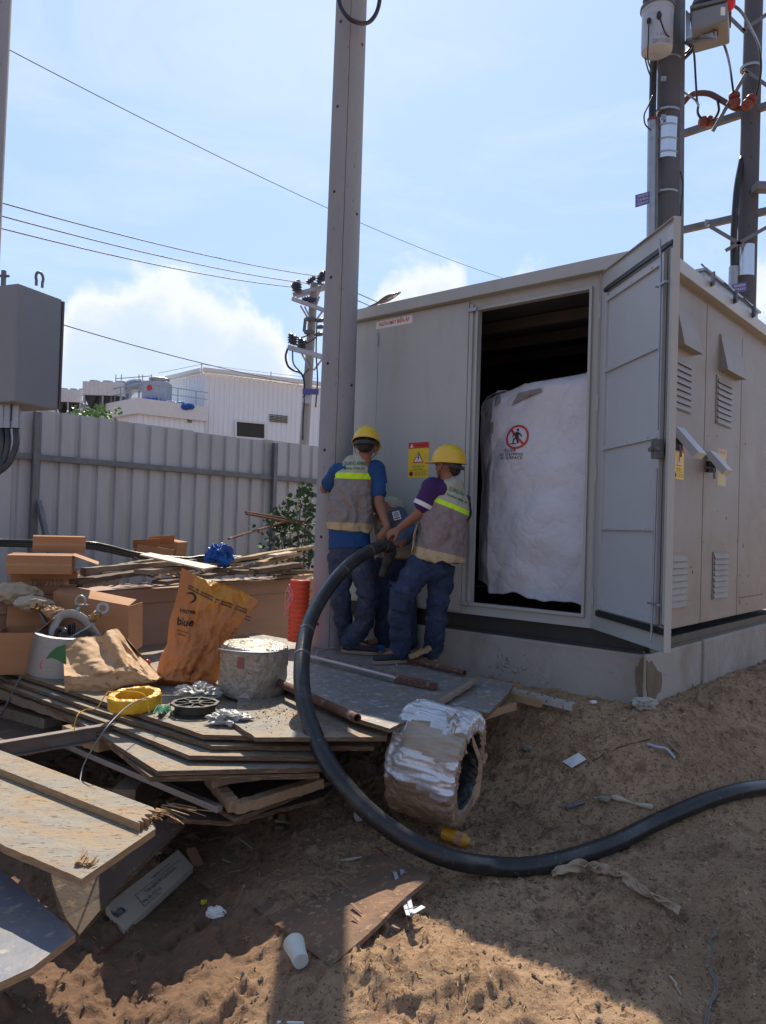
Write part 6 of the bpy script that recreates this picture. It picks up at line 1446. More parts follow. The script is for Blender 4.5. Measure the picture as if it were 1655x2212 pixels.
# cartons at the left
def carton(name, near, yaw, w, d, h, label, group=None, flaps=(), open_=False, mat=None, txt=None):
    """near = bottom near corner; w runs to the right-back, d to the left-back"""
    near = V(near); a = V((math.cos(yaw), math.sin(yaw), 0)); b = V((-math.sin(yaw), math.cos(yaw), 0)); r = thing(name, near + a * w / 2 + b * d / 2, label, 'cardboard box', group); mat = mat or m_card
    q = lambda s, t, z: near + a * (w * s) + b * (d * t) + V((0, 0, z)); m = MB(); T = .005
    if open_:
        m.prism([q(0, 0, 0), q(1, 0, 0), q(1, 1, 0), q(0, 1, 0)], (0, 0, T))
        for (s0, t0, s1, t1, n) in ((0, 0, 1, 0, b), (1, 0, 1, 1, -a), (1, 1, 0, 1, -b), (0, 1, 0, 0, a)):
            m.prism([q(s0, t0, T), q(s1, t1, T), q(s1, t1, h), q(s0, t0, h)], n * T)
    else: m.prism([q(0, 0, 0), q(1, 0, 0), q(1, 1, 0), q(0, 1, 0)], (0, 0, h))
    m.build('body', mat, r, bevel=.003)
    if not open_:
        t = MB(); t.prism([q(.0, .46, h + .001), q(1, .46, h + .001), q(1, .54, h + .001), q(0, .54, h + .001)], (0, 0, .0008)); t.prism([q(1.001, .46, h * .5), q(1.001, .54, h * .5), q(1.001, .54, h), q(1.001, .46, h)], a * .0008)
        t.prism([q(.0, -.001, h * .42), q(1, -.001, h * .42), q(1, -.001, h * .58), q(0, -.001, h * .58)], -b * .0006); t.build('tape', m_tape, r)
    for e, ang, ln in flaps:
        m = MB(); P0, P1, out = {'f': (q(0, 0, h), q(1, 0, h), -b), 'r': (q(1, 0, h), q(1, 1, h), a), 'b': (q(1, 1, h), q(0, 1, h), b), 'l': (q(0, 1, h), q(0, 0, h), -a)}[e]
        dv = (out * math.cos(ang) + V((0, 0, math.sin(ang)))) * ln; m.prism([P0, P1, P1 + dv * .98, P0 + dv], dv.cross(P1 - P0).normalized() * .004); m.build('flap', mat, r)
    if txt:
        t = MB(); write(t, txt, q(.55, 0, h * .5), a, V((0, 0, 1)), h * .55, .004, .003, width=w * .5); t.build('print', mk('faded stamp', (.20, .12, .08), (.28, .17, .10), 30, .8), r)
    return r
GS = 'cartons stacked on the left end of the crate'
za = CT + .002; cc = onz(48, 1290, za)
carton('cardboard_box', onz(20, 1284, za), .35, .43, .38, .15, 'lowest of the three flat cartons stacked at the left, stamped with faded letters', GS, txt='TMP7110')
carton('cardboard_box', onz(12, 1240, za + .15) , .33, .41, .36, .128, 'middle flat carton of the left stack, with a pale flap hanging to its right', GS, flaps=(('r', -.35, .18),))
carton('cardboard_box', onz(70, 1193, za + .28), .42, .36, .31, .118, 'topmost flat carton of the left stack', GS)
c2 = carton('cardboard_box', onz(-14, 1458, .50), .25, .24, .30, .26, 'open brown carton at the left edge beside the silver roll', None, (('b', 1.3, .16), ('r', .75, .13)), True)
m = MB(); 
for k in range(7):
    q = onz(10 + k * 3, 1350, .74) + V((random.uniform(-.05, .05), random.uniform(0, .1), 0)); m.tube(bez([q, q + V((.03, .02, .05)), q + V((.07, .03, .02)), q + V((.06, .05, -.04))], 5), .008, 8)
tag(m.build('loop_fittings', m_galv, smooth=True), 'tangle of steel loop fittings in the open carton at the left edge', 'fittings', kind='stuff')
# big tilted open carton behind the roll
big = MB(); A = [at(115, 1280, 5.25), at(278, 1310, 5.15), at(277, 1412, 5.12), at(113, 1400, 5.2)]; big.prism(A, V((0, .006, 0))); big.prism([A[0], A[1], A[1] + V((-.02, .22, .02)), A[0] + V((0, .2, .03))], (0, 0, .005)); big.prism([A[1], A[2], A[2] + V((0, .3, 0)), A[1] + V((0, .3, 0))], V((-.005, 0, 0)))
tag(big.build('cardboard_box', m_card, bevel=.002), 'opened brown carton panel standing behind the silver roll', 'cardboard box')
crumple('cloth_sack', at(38, 1284, 5.2), (.16, .10, .075), mk('dusty canvas', (.46, .37, .27), (.30, .24, .18), 6, .9, 0, .5, 40), 'dusty canvas sack draped over the open carton at the left', 'sack', .22, 2.0, 12, zmin=-.09)
crumple('gloves', at(72, 1304, 5.1), (.12, .07, .05), mk('dirty cotton', (.50, .44, .36), (.33, .27, .2), 12, .9, 0, .5, 60), 'dirty pale work gloves in front of the canvas sack', 'gloves', .25, 2.4, 14)
crumple('paper_scrap', at(114, 1322, 5.05), (.07, .05, .04), m_bag2, 'crumpled paper behind the clamp arm', 'paper', .3, 2.5, 16)
# orange corrugated duct
def orange_duct():
    b = at(642, 1385, 5.75); t = at(642, 1252, 5.75); r = thing('corrugated_duct', b, 'orange corrugated duct standing beside the thick pole', 'duct'); prof = []; R = 22 / FPX * 5.75
    n = 13; H = t.z - b.z
    for k in range(n * 8 + 1):
        z = H * k / (n * 8); prof.append((R * (.90 + .10 * abs(math.sin(math.pi * k / 8)) ** .6), z))
    prof += [(R * .78, H), (R * .78, H - .1)]
    m = MB(); m.lathe(prof, Matrix.Translation(b) @ Matrix.Rotation(.02, 4, 'Y'), 32); m.build('pipe', m_orange, r, smooth=True)
    s = MB()
    for k in range(5):
        q = at(625 + random.uniform(-3, 3), 1262, 5.62); s.tube(bez([q, q + V((random.uniform(-.03, .05), -.02, random.uniform(-.06, -.01))), at(622 + random.uniform(-6, 14), 1290 + random.uniform(-10, 10), 5.6), at(618 + random.uniform(-5, 5), 1310 + random.uniform(-5, 26), 5.6)], 5), .0035, 5)
    s.build('pink_string', m_pink, r)
orange_duct()
# mask near the shoes
crumple('face_mask', onz(822, 1398, .60), (.06, .04, .018), mk('mask blue', (.04, .2, .5), (.03, .15, .4), 20, .8), 'crumpled blue face mask between the shoes', 'mask', .3, 2, 21, sub=4)
plank('timber', onz(886, 1424, .62), onz(932, 1404, .68), .035, .03, m_rust if False else m_wood, 'rust brown stub leaning behind the right-hand worker\'s shoe')
m = MB(); m.prism([onz(925, 1384, .66), onz(930, 1420, .6), onz(941, 1424, .6), onz(936, 1400, .62)], V((.01, .02, .0))); tag(m.build('wood_splinter', m_wood2), 'thin upright splinter of wood by the plinth behind the shoes', 'splinter')
# ------------------------------------------------------------------ foil-wrapped coil in the foreground
def big_coil():
    c = at(943, 1646, 3.86); R1, R2, h = .272, .165, .34; z = V((.90, -.40, -.10)).normalized(); up = V((0, 0, 1)); y = (up - z * up.dot(z)).normalized(); x = y.cross(z)
    m = MB(); N = 56; seg = 300
    sq = lambda t: math.copysign(abs(t) ** .42, t)
    vs = []; P = {}
    for k in range(seg):
        a = 2 * math.pi * k / seg
        for i in range(N):
            t = 2 * math.pi * i / N; s, u = sq(math.cos(t)), sq(math.sin(t)); outer = s > .2
            w = (abs(fbm((math.cos(a) * 2.2, math.sin(a) * 2.2, u * 1.2 + s), 1.3, 4, 6)) * -.05 + .012) + .006 * nz((a * 9, u * 2, s), 1, 3) * (1 if outer else .3)
            w *= 1.25 if math.sin(a) > -.2 else .8
            rr = (R1 + R2) / 2 + s * ((R1 - R2) / 2 + (w if outer else w * .5)); zz = u * (h / 2 + w * .8)
            ov = 1 + .05 * math.cos(2 * a)
            vs.append(c + x * math.cos(a) * rr * (1 / ov) + y * math.sin(a) * rr + z * zz); P[len(vs) - 1] = (a, s, u)
    fs = []
    for k in range(seg):
        k2 = (k + 1) % seg
        for i in range(N): i2 = (i + 1) % N; fs.append((k * N + i, k2 * N + i, k2 * N + i2, k * N + i2))
    m.add(vs, fs)
    for q, f in enumerate(m.f):
        a, s, u = P[f[0]]; deg = math.degrees(a) % 360     # x points to the viewer's side, y up
        if s < -.55: m.mi[q] = 2
        elif deg > 50 and deg < 128 + 5 * math.sin(u * 5) and s > -.3: m.mi[q] = 0
        elif s > .2 and 128 < deg < 158 + 3 * math.sin(u * 4): m.mi[q] = 3 if u > -.7 else 0
        elif s > .2 and 150 < deg < 192 + 6 * math.sin(u * 3): m.mi[q] = 0
        else: m.mi[q] = 1
    o = m.build('wrapped_coil', [m_foil, m_wrap, m_rubber, mk('bound tape', (.46, .40, .33), (.34, .29, .24), 18, .6, 0, .6, 60, None, (1, 1, 6))], org=c, smooth=True)
    tag(o, 'big cable coil in torn silver and brown wrapping, standing on edge on the sand', 'cable coil')
    # inner cable turns
    t = MB()
    for k in range(4): t.tube([c + x * math.cos(a) * (R2 - .012) + y * math.sin(a) * (R2 - .012) + z * (-.1 + k * .05) for a in np.linspace(0, 6.2, 50)], .022, 8)
    t.build('cable_turns', m_rubber, o, smooth=True)
    # torn flap streaming on the right side
    f = MB(); g = lambda px, py, dy=0: at(px, py, 3.62 + dy)
    f.add([g(1018, 1578), g(1030, 1610), g(1043, 1640), g(1042, 1680), g(1035, 1720), g(1020, 1745), g(1026, 1705), g(1033, 1672), g(1034, 1645), g(1022, 1612)], [(0, 1, 9), (1, 2, 8, 9), (2, 3, 7, 8), (3, 4, 6, 7), (4, 5, 6)])
    f.add([g(1040, 1640), g(1052, 1626), g(1054, 1634), g(1046, 1652)], [(0, 1, 2, 3)]); f.add([g(985, 1565, .04), g(1000, 1600, .1), g(1010, 1628, .08), g(992, 1634, .06), g(975, 1612, .02)], [(0, 1, 2, 3, 4)])
    q = f.build('torn_wrap', m_wrap, o); q.modifiers.new('s', 'SOLIDIFY').thickness = .003
    f = MB(); f.grid(lambda a, b: at(962 + 30 * a + 4 * b, 1536 + 30 * b + 8 * a, 3.66) + V((0, -.02 * math.sin(b * 9 + a * 3), .012 * math.sin(a * 11 + b * 4))), 14, 14); q = f.build('torn_foil', m_foil, o, smooth=True); q.modifiers.new('s', 'SOLIDIFY').thickness = .002
big_coil()
# ------------------------------------------------------------------ people
def remesh(mb, name, mats, parent, vox, smooth=4, disp=None, planes=None, label=None):
    o0 = wloc(parent); me = mb.mesh(name + '_raw', o0); o = bpy.data.objects.new(name, me); C.objects.link(o)
    r = o.modifiers.new('r', 'REMESH'); r.mode = 'VOXEL'; r.voxel_size = vox; r.use_smooth_shade = True
    s = o.modifiers.new('s', 'SMOOTH'); s.factor = .5; s.iterations = smooth
    dg = bpy.context.evaluated_depsgraph_get(); m2 = bpy.data.meshes.new_from_object(o.evaluated_get(dg)); m2.name = name
    o.modifiers.clear(); o.data = m2; bpy.data.meshes.remove(me)
    if disp:
        nr = [v.normal.copy() for v in m2.vertices]
        for v, n in zip(m2.vertices, nr): v.co += n * disp(v.co + o0)
    m2.polygons.foreach_set('use_smooth', [True] * len(m2.polygons))
    if planes:
        at_ = m2.attributes.new('band', 'FLOAT', 'POINT'); (p1, n1), (p2, n2), (p3, n3) = planes
        for i, v in enumerate(m2.vertices):
            p = v.co + o0; s1, s2, s3 = (p - p1).dot(n1), (p - p2).dot(n2), (p - p3).dot(n3)
            if s1 > 0: x = 3 + min(.9, s1 / .1)
            elif s2 > 0: x = 2 + s2 / (s2 - s1)
            elif s3 > 0: x = 1 + s3 / (s3 - s2)
            else: x = 1 + max(-.9, s3 / .1)
            at_.data[i].value = x
    m2.materials.clear()
    for mm in (mats if isinstance(mats, (list, tuple)) else [mats]): m2.materials.append(mm)
    o.parent = parent
    if label: o['label'] = label
    return o
def vest_mat(name, yoke, strip, body, hem):
    m = mk(name, body, tuple(c * .76 for c in body), 9, .85, 0, .2, 120, crease=(8, .012), dirt=(tuple(c * .82 for c in body), 4, .60)); nt = m.node_tree; N = nt.nodes; L = nt.links; b = N['Principled BSDF']
    src = b.inputs['Base Color'].links[0].from_socket; a = N.new('ShaderNodeAttribute'); a.attribute_name = 'band'
    def gt(v):
        g = N.new('ShaderNodeMath'); g.operation = 'GREATER_THAN'; g.inputs[1].default_value = v; L.new(a.outputs['Fac'], g.inputs[0]); return g.outputs[0]
    def mx(f, x, y):
        n = N.new('ShaderNodeMix'); n.data_type = 'RGBA'; L.new(f, n.inputs[0])
        for i, q in ((6, x), (7, y)):
            if isinstance(q, tuple): n.inputs[i].default_value = (*q, 1)
            else: L.new(q, n.inputs[i])
        return n.outputs[2]
    nn = N.new('ShaderNodeTexNoise'); nn.inputs['Scale'].default_value = 9; nn.inputs['Detail'].default_value = 6
    tc = N.new('ShaderNodeTexCoord'); L.new(tc.outputs['Object'], nn.inputs['Vector'])
    yk = mx(nn.outputs[0], tuple(c * 1.05 for c in yoke), tuple(c * .80 for c in yoke)); hm = mx(nn.outputs[0], hem, tuple(c * .8 for c in hem))
    c = mx(gt(1.0), hm, src); c = mx(gt(2.0), c, strip); c = mx(gt(3.0), c, yk); L.new(c, b.inputs['Base Color']); return m
HS = .9
def hand(mb, wrist, f, n, thumb, curl=(.5, .6, .4), spread=.08, s=HS):
    """f: wrist->knuckles, n: back of the hand, thumb: +1/-1 side"""
    w = V(wrist); f = V(f).normalized(); n = (V(n) - f * V(n).dot(f)).normalized(); x = f.cross(n) * thumb
    R = frame(x * thumb, f, n) if False else frame(x, f, x.cross(f))
    mb.ell(w + f * .045 * s, (.038 * s, .055 * s, .017 * s), frame(x, f, n), 14); mb.ell(w + f * .03 * s + x * .022 * s - n * .006 * s, (.018 * s, .032 * s, .016 * s), frame(x, f, n), 12)
    for i, (off, ln, rad) in enumerate(((.027, .070, .0085), (.009, .078, .0088), (-.009, .072, .0085), (-.026, .056, .0075))):
        p = w + f * .075 * s + x * off * s; d = (f + x * spread * (off / .027)).normalized(); pts = [p - d * .03 * s, p]; ang = 0
        for k, (seg, c) in enumerate(zip((.44, .32, .24), curl)):
            ang += c * (1 + .08 * i); q = d * math.cos(ang) - n * math.sin(ang); pts.append(pts[-1] + q * ln * seg * s)
        mb.tube(pts, [rad * s * 1.05, rad * s * 1.08, rad * s, rad * s * .95, rad * s * .78], 10); mb.ell(pts[-1], [rad * s * .8] * 3, None, 8)
    p = w + f * .02 * s + x * .026 * s; d = (f * .62 + x * .75 - n * .25).normalized(); q1 = p + d * .036 * s; d2 = (f * .85 + x * .25 - n * .45).normalized(); q2 = q1 + d2 * .03 * s; q3 = q2 + (d2 - n * .3).normalized() * .024 * s
    mb.tube([p - d * .01 * s, q1, q2, q3], [.013 * s, .011 * s, .0105 * s, .008 * s], 10); mb.ell(q3, [.0085 * s] * 3, None, 8)
def limb(mb, pts, rs, seg=18, ry=None, side=None):
    P = []; Rr = []; R2 = []; n = len(pts)
    for i in range(n - 1):
        for k in range(5): t = k / 5; P.append(V(pts[i]).lerp(V(pts[i + 1]), t)); Rr.append(rs[i] * (1 - t) + rs[i + 1] * t); R2.append((ry or rs)[i] * (1 - t) + (ry or rs)[i + 1] * t)
    P.append(V(pts[-1])); Rr.append(rs[-1]); R2.append((ry or rs)[-1])
    mb.tube(P, Rr, seg, ry=R2, side=side)
    for i in range(1, n - 1): mb.ell(pts[i], [(min(rs[i], (ry or rs)[i])) * .99] * 3, None, 14)
    mb.ell(pts[-1], [min(Rr[-1], R2[-1]) * .98] * 3, None, 12)
def shoe(parent, heel, toe, z, h=.075, w=.042, name='shoe'):
    a, b = V(heel), V(toe); a.z = b.z = z; d = (b - a); L = d.length; d.normalize(); x = d.cross(V((0, 0, 1)))
    m = MB(); prof = [(0.02, .030, .045), (.18, .036, .06), (.38, .036, .055), (.58, .040, .040), (.78, .042, .030), (.93, .034, .024), (1.0, .018, .016)]
    P = [a + d * L * t + V((0, 0, .022 + hh * .55)) for t, ww, hh in prof]
    m.tube(P, [hh * .8 for t, ww, hh in prof], 16, ry=[ww for t, ww, hh in prof], side=(0, 0, 1)); m.ell(a + d * L * .22 + V((0, 0, .065)), (.036, .036, .045), None, 14)
    remesh(m, name, m_shoe, parent, .007, 4, lambda p: .002 * nz(p, 40, 2))
    s = MB(); out = [a + d * L * t + x * ww * sg for sg, seq in ((1, (0, 1, 2, 3, 4, 5, 6, 7, 8)), (-1, (8, 7, 6, 5, 4, 3, 2, 1, 0))) for t, ww in [((-.01, .018), (.03, .034), (.15, .039), (.35, .037), (.55, .042), (.75, .046), (.9, .040), (.98, .026), (1.02, .010))[i] for i in seq]]
    s.prism(out, (0, 0, .024)); s.build('sole', m_sole, parent, bevel=.004)
    st = MB(); st.prism([a + d * L * .30 + x * .043 + V((0, 0, .045)), a + d * L * .48 + x * .043 + V((0, 0, .04)), a + d * L * .46 + x * .01 + V((0, 0, .085)), a + d * L * .30 + x * .01 + V((0, 0, .095))], x * .004); st.build('strap', m_shoe, parent)
def head(mb, c, f, u, s=.86):
    f = V(f).normalized(); u = (V(u) - f * V(u).dot(f)).normalized(); x = f.cross(u); R = frame(x, f, u); c = V(c); k = s
    mb.ell(c, (.078 * k, .098 * k, .105 * k), R, 24); mb.ell(c + f * .035 * k - u * .06 * k, (.058 * k, .062 * k, .062 * k), R, 18); mb.ell(c + f * .085 * k - u * .10 * k, (.026 * k, .020 * k, .020 * k), R, 12)
    mb.add([c + f * .088 * k + u * .012 * k, c + f * .092 * k - u * .035 * k + x * .017 * k, c + f * .092 * k - u * .035 * k - x * .017 * k, c + f * .122 * k - u * .030 * k], [(0, 1, 3), (0, 3, 2), (1, 2, 3), (0, 2, 1)])
    mb.ell(c + f * .093 * k - u * .062 * k, (.024 * k, .012 * k, .008 * k), R, 12); mb.ell(c + f * .088 * k + u * .025 * k, (.05 * k, .014 * k, .010 * k), R, 12)
    for sg in (-1, 1): mb.ell(c + x * .080 * k * sg - u * .015 * k - f * .005 * k, (.010 * k, .020 * k, .032 * k), R @ Matrix.Rotation(.25 * sg, 3, 'Z'), 12); mb.ell(c + x * .045 * k * sg + f * .06 * k - u * .03 * k, (.028 * k, .028 * k, .028 * k), R, 12)
    return R
def helmet(parent, c, f, u, s=.86):
    f = V(f).normalized(); u = (V(u) - f * V(u).dot(f)).normalized(); x = f.cross(u); M = Matrix.Translation(V(c)) @ frame(x, f, u).to_4x4(); k = s
    A, B, Hh = .122 * k, .150 * k, .148 * k; m = MB(); n = 48; rings = []
    vs = []; fs = []
    R_ = 14
    for i in range(R_ + 1):
        th = math.pi / 2 * (1 - i / R_)
        for j in range(n):
            a = 2 * math.pi * j / n; rr = math.cos(th) ** .9 if th < 1.57 else 0; z = math.sin(th) ** .95
            rid = .007 * k * (math.exp(-((math.cos(a) * rr * A) / (.010 * k)) ** 2)) * (1 if z > .25 else 0) + .004 * k * math.exp(-((abs(math.cos(a) * rr * A) - .04 * k) / (.006 * k)) ** 2) * (1 if z > .35 else 0)
            vs.append(V((A * rr * math.cos(a), B * rr * math.sin(a), Hh * z + rid)))
    top = len(vs)
    for i in range(R_):
        for j in range(n): j2 = (j + 1) % n; fs.append((i * n + j, i * n + j2, (i + 1) * n + j2, (i + 1) * n + j))
    # brim: wide in front, thin round the sides and back
    last = R_ * n
    for j in range(n):
        a = 2 * math.pi * j / n; fr = max(0, math.sin(a)) ** 2.2; e = .010 * k + .050 * k * fr; vs.append(V(((A + e * .9) * math.cos(a), (B + e) * math.sin(a), -.006 * k - .010 * k * fr)))
    for j in range(n): j2 = (j + 1) % n; fs.append((last + j, last + j2, last + n + j2, last + n + j))
    m.add(vs, fs, M); o = m.build('helmet', m_helm, parent, auto=60); so = o.modifiers.new('s', 'SOLIDIFY'); so.thickness = .0035; so.offset = -1
    b = MB()
    pts = [M @ V((A * .90 * math.cos(a), B * .90 * math.sin(a), -.018 * k - .03 * k * max(0, -math.sin(a)))) for a in np.linspace(math.pi * .95, math.pi * 2.05, 20)]
    b.tube(pts, .003, 8, ry=[.003] * 20); 
    for i in range(19): b.add([pts[i] + u * .018 * k, pts[i + 1] + u * .018 * k, pts[i + 1] - u * .014 * k, pts[i] - u * .014 * k], [(0, 1, 2, 3)])
    q = b.build('head_band', mk('headband', (.03, .035, .035), (.05, .055, .05), 20, .5), o); q.modifiers.new('s', 'SOLIDIFY').thickness = .004
    st = MB()
    for sg in (-1, 1): st.tube([M @ V((A * .92 * sg, .01, .0)), M @ V((A * .80 * sg, .04 * k, -.09 * k)), M @ V((.02 * sg, .07 * k, -.15 * k))], .0025, 6)
    st.build('chin_strap', m_black, o)
    return o
def hairm(parent, c, f, u, s=.86):
    m = MB(); f = V(f).normalized(); u = (V(u) - f * V(u).dot(f)).normalized(); x = f.cross(u); R = frame(x, f, u); k = s
    m.ell(V(c) - f * .018 * k + u * .012 * k, (.084 * k, .094 * k, .104 * k), R, 24); m.ell(V(c) - f * .045 * k - u * .045 * k, (.066 * k, .055 * k, .055 * k), R, 18)
    remesh(m, 'hair', m_hair, parent, .006, 2, lambda p: .003 * nz(p, 60, 1))
def wrinkle(dirv, f=30, a=.006, o=0):
    d = V(dirv).normalized()
    def g(p):
        q = V((p.x, p.y * .6, p.z)); w = fbm(q, 5, 2, o) * .8; s = p.dot(d) * f + w * 9
        return a * (math.sin(s) * (.5 + .8 * nz(p, 4, o + 3)) + 1.0 * nz(p, 14, o + 5) + .6 * nz(p, 34, o))
    return g
def pocket(parent, pts, off, mat, bv, name='cargo_pocket'):
    m = MB(); n = 8; P = []; a, b, c, d = pts
    for j in range(n + 1):
        for i in range(n + 1): u, v = i / n, j / n; P.append((a * (1 - u) + b * u) * (1 - v) + (d * (1 - u) + c * u) * v)
    Q = project(P, V((0, -1, 0)), bv, off); m.add(Q, [(j * (n + 1) + i, j * (n + 1) + i + 1, (j + 1) * (n + 1) + i + 1, (j + 1) * (n + 1) + i) for j in range(n) for i in range(n)])
    o = m.build(name, mat, parent, smooth=True); so = o.modifiers.new('s', 'SOLIDIFY'); so.thickness = .010; so.offset = -1; return o
def pl(x0, y0, x1, y1, Y):
    """plane through the line (x0,y0)-(x1,y1) at depth Y, containing the depth axis; normal up"""
    a, b = at(x0, y0, Y), at(x1, y1, Y); d = (b - a).normalized(); n = V((-d.z, 0, d.x)); n = n if n.z > 0 else -n; return a, n
ZP = .578
def bvh_of(o):
    w = wloc(o); me = o.data; return BVHTree.FromPolygons([tuple(v.co + w) for v in me.vertices], [tuple(p.vertices) for p in me.polygons])
m_vest1 = vest_mat('vest cloth', (.47, .46, .36), (.62, .95, .03), (.275, .245, .245), (.56, .44, .25))
m_vest2 = vest_mat('mauve vest cloth', (.47, .45, .36), (.62, .95, .03), (.30, .235, .235), (.56, .43, .25))
def person1():
    r = thing('person', onz(770, 1400, ZP), 'worker in yellow helmet, blue shirt and grey vest standing left beside the thick pole', 'person', None)
    Y = 5.60; A = lambda x, y, d=0: at(x, y, Y + d)
    pel = A(755, 1196); neck = A(787, 990, -.02); hd = A(791, 958, -.02); shL, shR = A(732, 1018, .02), A(812, 1014, .0)
    elL, wrL = A(701, 1056, .10), A(722, 1038, .27); elR, wrR = A(820, 1090, -.08), A(837, 1140, -.22)
    hipL, hipR = A(735, 1196, .03), A(778, 1196, .0); knL, knR = A(737, 1290, -.02), A(796, 1288, -.08); 
    heelR, toeR = onz(739, 1409, ZP), onz(817, 1415, ZP); anR = heelR + (toeR - heelR) * .25 + V((0, 0, .085)); heelL = V((at(738, 1400, 5.78).x, 5.78, ZP)); toeL = heelL + V((.20, .06, 0)); anL = heelL + V((.05, .01, .085))
    fwd = V((.15, .95, -.28)); up = V((.02, .25, 1))
    b = MB(); limb(b, [pel + V((0, 0, -.02)), A(758, 1140), A(765, 1080), A(772, 1030), neck], [.13, .115, .135, .13, .05], 24, [.10, .085, .10, .09, .05], (1, 0, 0))
    limb(b, [neck - V((0, 0, .03)), A(789, 975, -.02)], [.05, .046]); head(b, hd, fwd, up)
    limb(b, [shL, elL, wrL], [.048, .036, .024]); limb(b, [shR, A(817, 1050, -.04), elR, wrR], [.05, .043, .037, .025])
    hand(b, wrL, (.35, .85, .35), (-.6, .2, .6), 1, (.3, .3, .2)); gd = A(826, 1172, -.27) - wrR
    hand(b, wrR, (gd.normalized() + V((-.3, -.1, 0))), (.35, -.75, .4), -1, (.55, .7, .5))
    limb(b, [hipL, A(735, 1240, .0), knL, A(741, 1340, .08), anL], [.07, .055, .045, .04, .034]); limb(b, [hipR, A(786, 1240, -.04), knR, A(786, 1345, .0), anR], [.07, .06, .048, .042, .034])
    limb(b, [anR, heelR + (toeR - heelR) * .8 + V((0, 0, .03))], [.034, .028]); limb(b, [anL, anL + V((.0, .14, -.06))], [.034, .026])
    remesh(b, 'body', m_skin, r, .0065, 3)
    e = MB(); 
    x_ = V(fwd).normalized().cross(up).normalized()
    for sg in (-1, 1): e.ell(hd + V(fwd).normalized() * .076 + x_ * .028 * sg + V((0, 0, .005)), (.011, .006, .006), None, 8)
    e.build('eyes', m_black, r)
    hairm(r, hd, fwd, up); helmet(r, hd + V((0, 0, .008)), fwd, up, .80)
    # jeans
    j = MB(); limb(j, [pel + V((0, 0, .05)), pel - V((0, 0, .05))], [.145, .14], 24, [.105, .115], (1, 0, 0))
    limb(j, [hipL, A(735, 1240, .0), knL, A(741, 1340, .08), anL - V((0, 0, .01))], [.092, .083, .070, .066, .062]); limb(j, [hipR, A(786, 1240, -.04), knR, A(786, 1345, .0), anR + V((-.01, 0, -.005))], [.095, .088, .078, .072, .070])
    jo = remesh(j, 'trousers', m_jean2, r, .009, 6, wrinkle((.4, .1, .9), 55, .010, 2))
    bv = bvh_of(jo); pocket(r, [A(774, 1236), A(814, 1242), A(812, 1292), A(776, 1286)], .014, m_jean2, bv); pocket(r, [A(773, 1232), A(816, 1238), A(816, 1250), A(773, 1245)], .020, m_jean2, bv, 'pocket_flap')
    shoe(r, heelR, toeR, ZP); shoe(r, heelL, toeL, ZP)
    # shirt under the vest, with sleeves and tail
    s = MB(); limb(s, [A(756, 1184), A(754, 1148), A(756, 1110), A(762, 1060), A(769, 1022), A(776, 1006)], [.155, .148, .138, .130, .118, .075], 28, [.115, .106, .098, .098, .084, .06], (1, 0, 0))
    limb(s, [A(752, 1022, .0), shL, A(711, 1046, .07)], [.08, .066, .060]); limb(s, [A(795, 1022, 0), shR, A(818, 1040, -.02), A(819, 1062, -.05)], [.08, .07, .066, .064])
    so = remesh(s, 'shirt', m_bshirt, r, .008, 5, wrinkle((.5, 0, .8), 45, .005, 5))
    bvs = bvh_of(so); w = MB(); decal(w, [(-.010, -.03), (.010, -.03), (.010, .03), (-.010, .03)], A(824, 1054), V((1, 0, .0)), V((.05, 0, 1)), V((.5, -1, 0)).normalized(), bvs, .003); w.build('sleeve_mark', m_can, r)
    v = MB(); limb(v, [A(753, 1148), A(756, 1110), A(762, 1060), A(769, 1022), A(776, 1003), A(785, 990)], [.168, .158, .152, .142, .105, .055], 32, [.125, .118, .118, .105, .085, .05], (1, 0, 0))
    vo = remesh(v, 'vest', m_vest1, r, .007, 4, wrinkle((.95, 0, .25), 42, .012, 8), [pl(721, 1022, 800, 1025, Y), pl(721, 1034, 800, 1036, Y), pl(703, 1128, 805, 1132, Y)])
    bv = bvh_of(vo); t = MB(); n = V((0, -1, 0)); write(t, 'QUANG ANH', A(765, 1003), (1, 0, .02), (0, 0, 1), .040, .0008, .003, bvh=bv, width=.15); write(t, 'Hotline: 0909 79', A(764, 1014), (1, 0, .0), (0, 0, 1), .02, .0005, .003, bvh=bv, width=.165); t.build('vest_lettering', m_green, r)
person1()
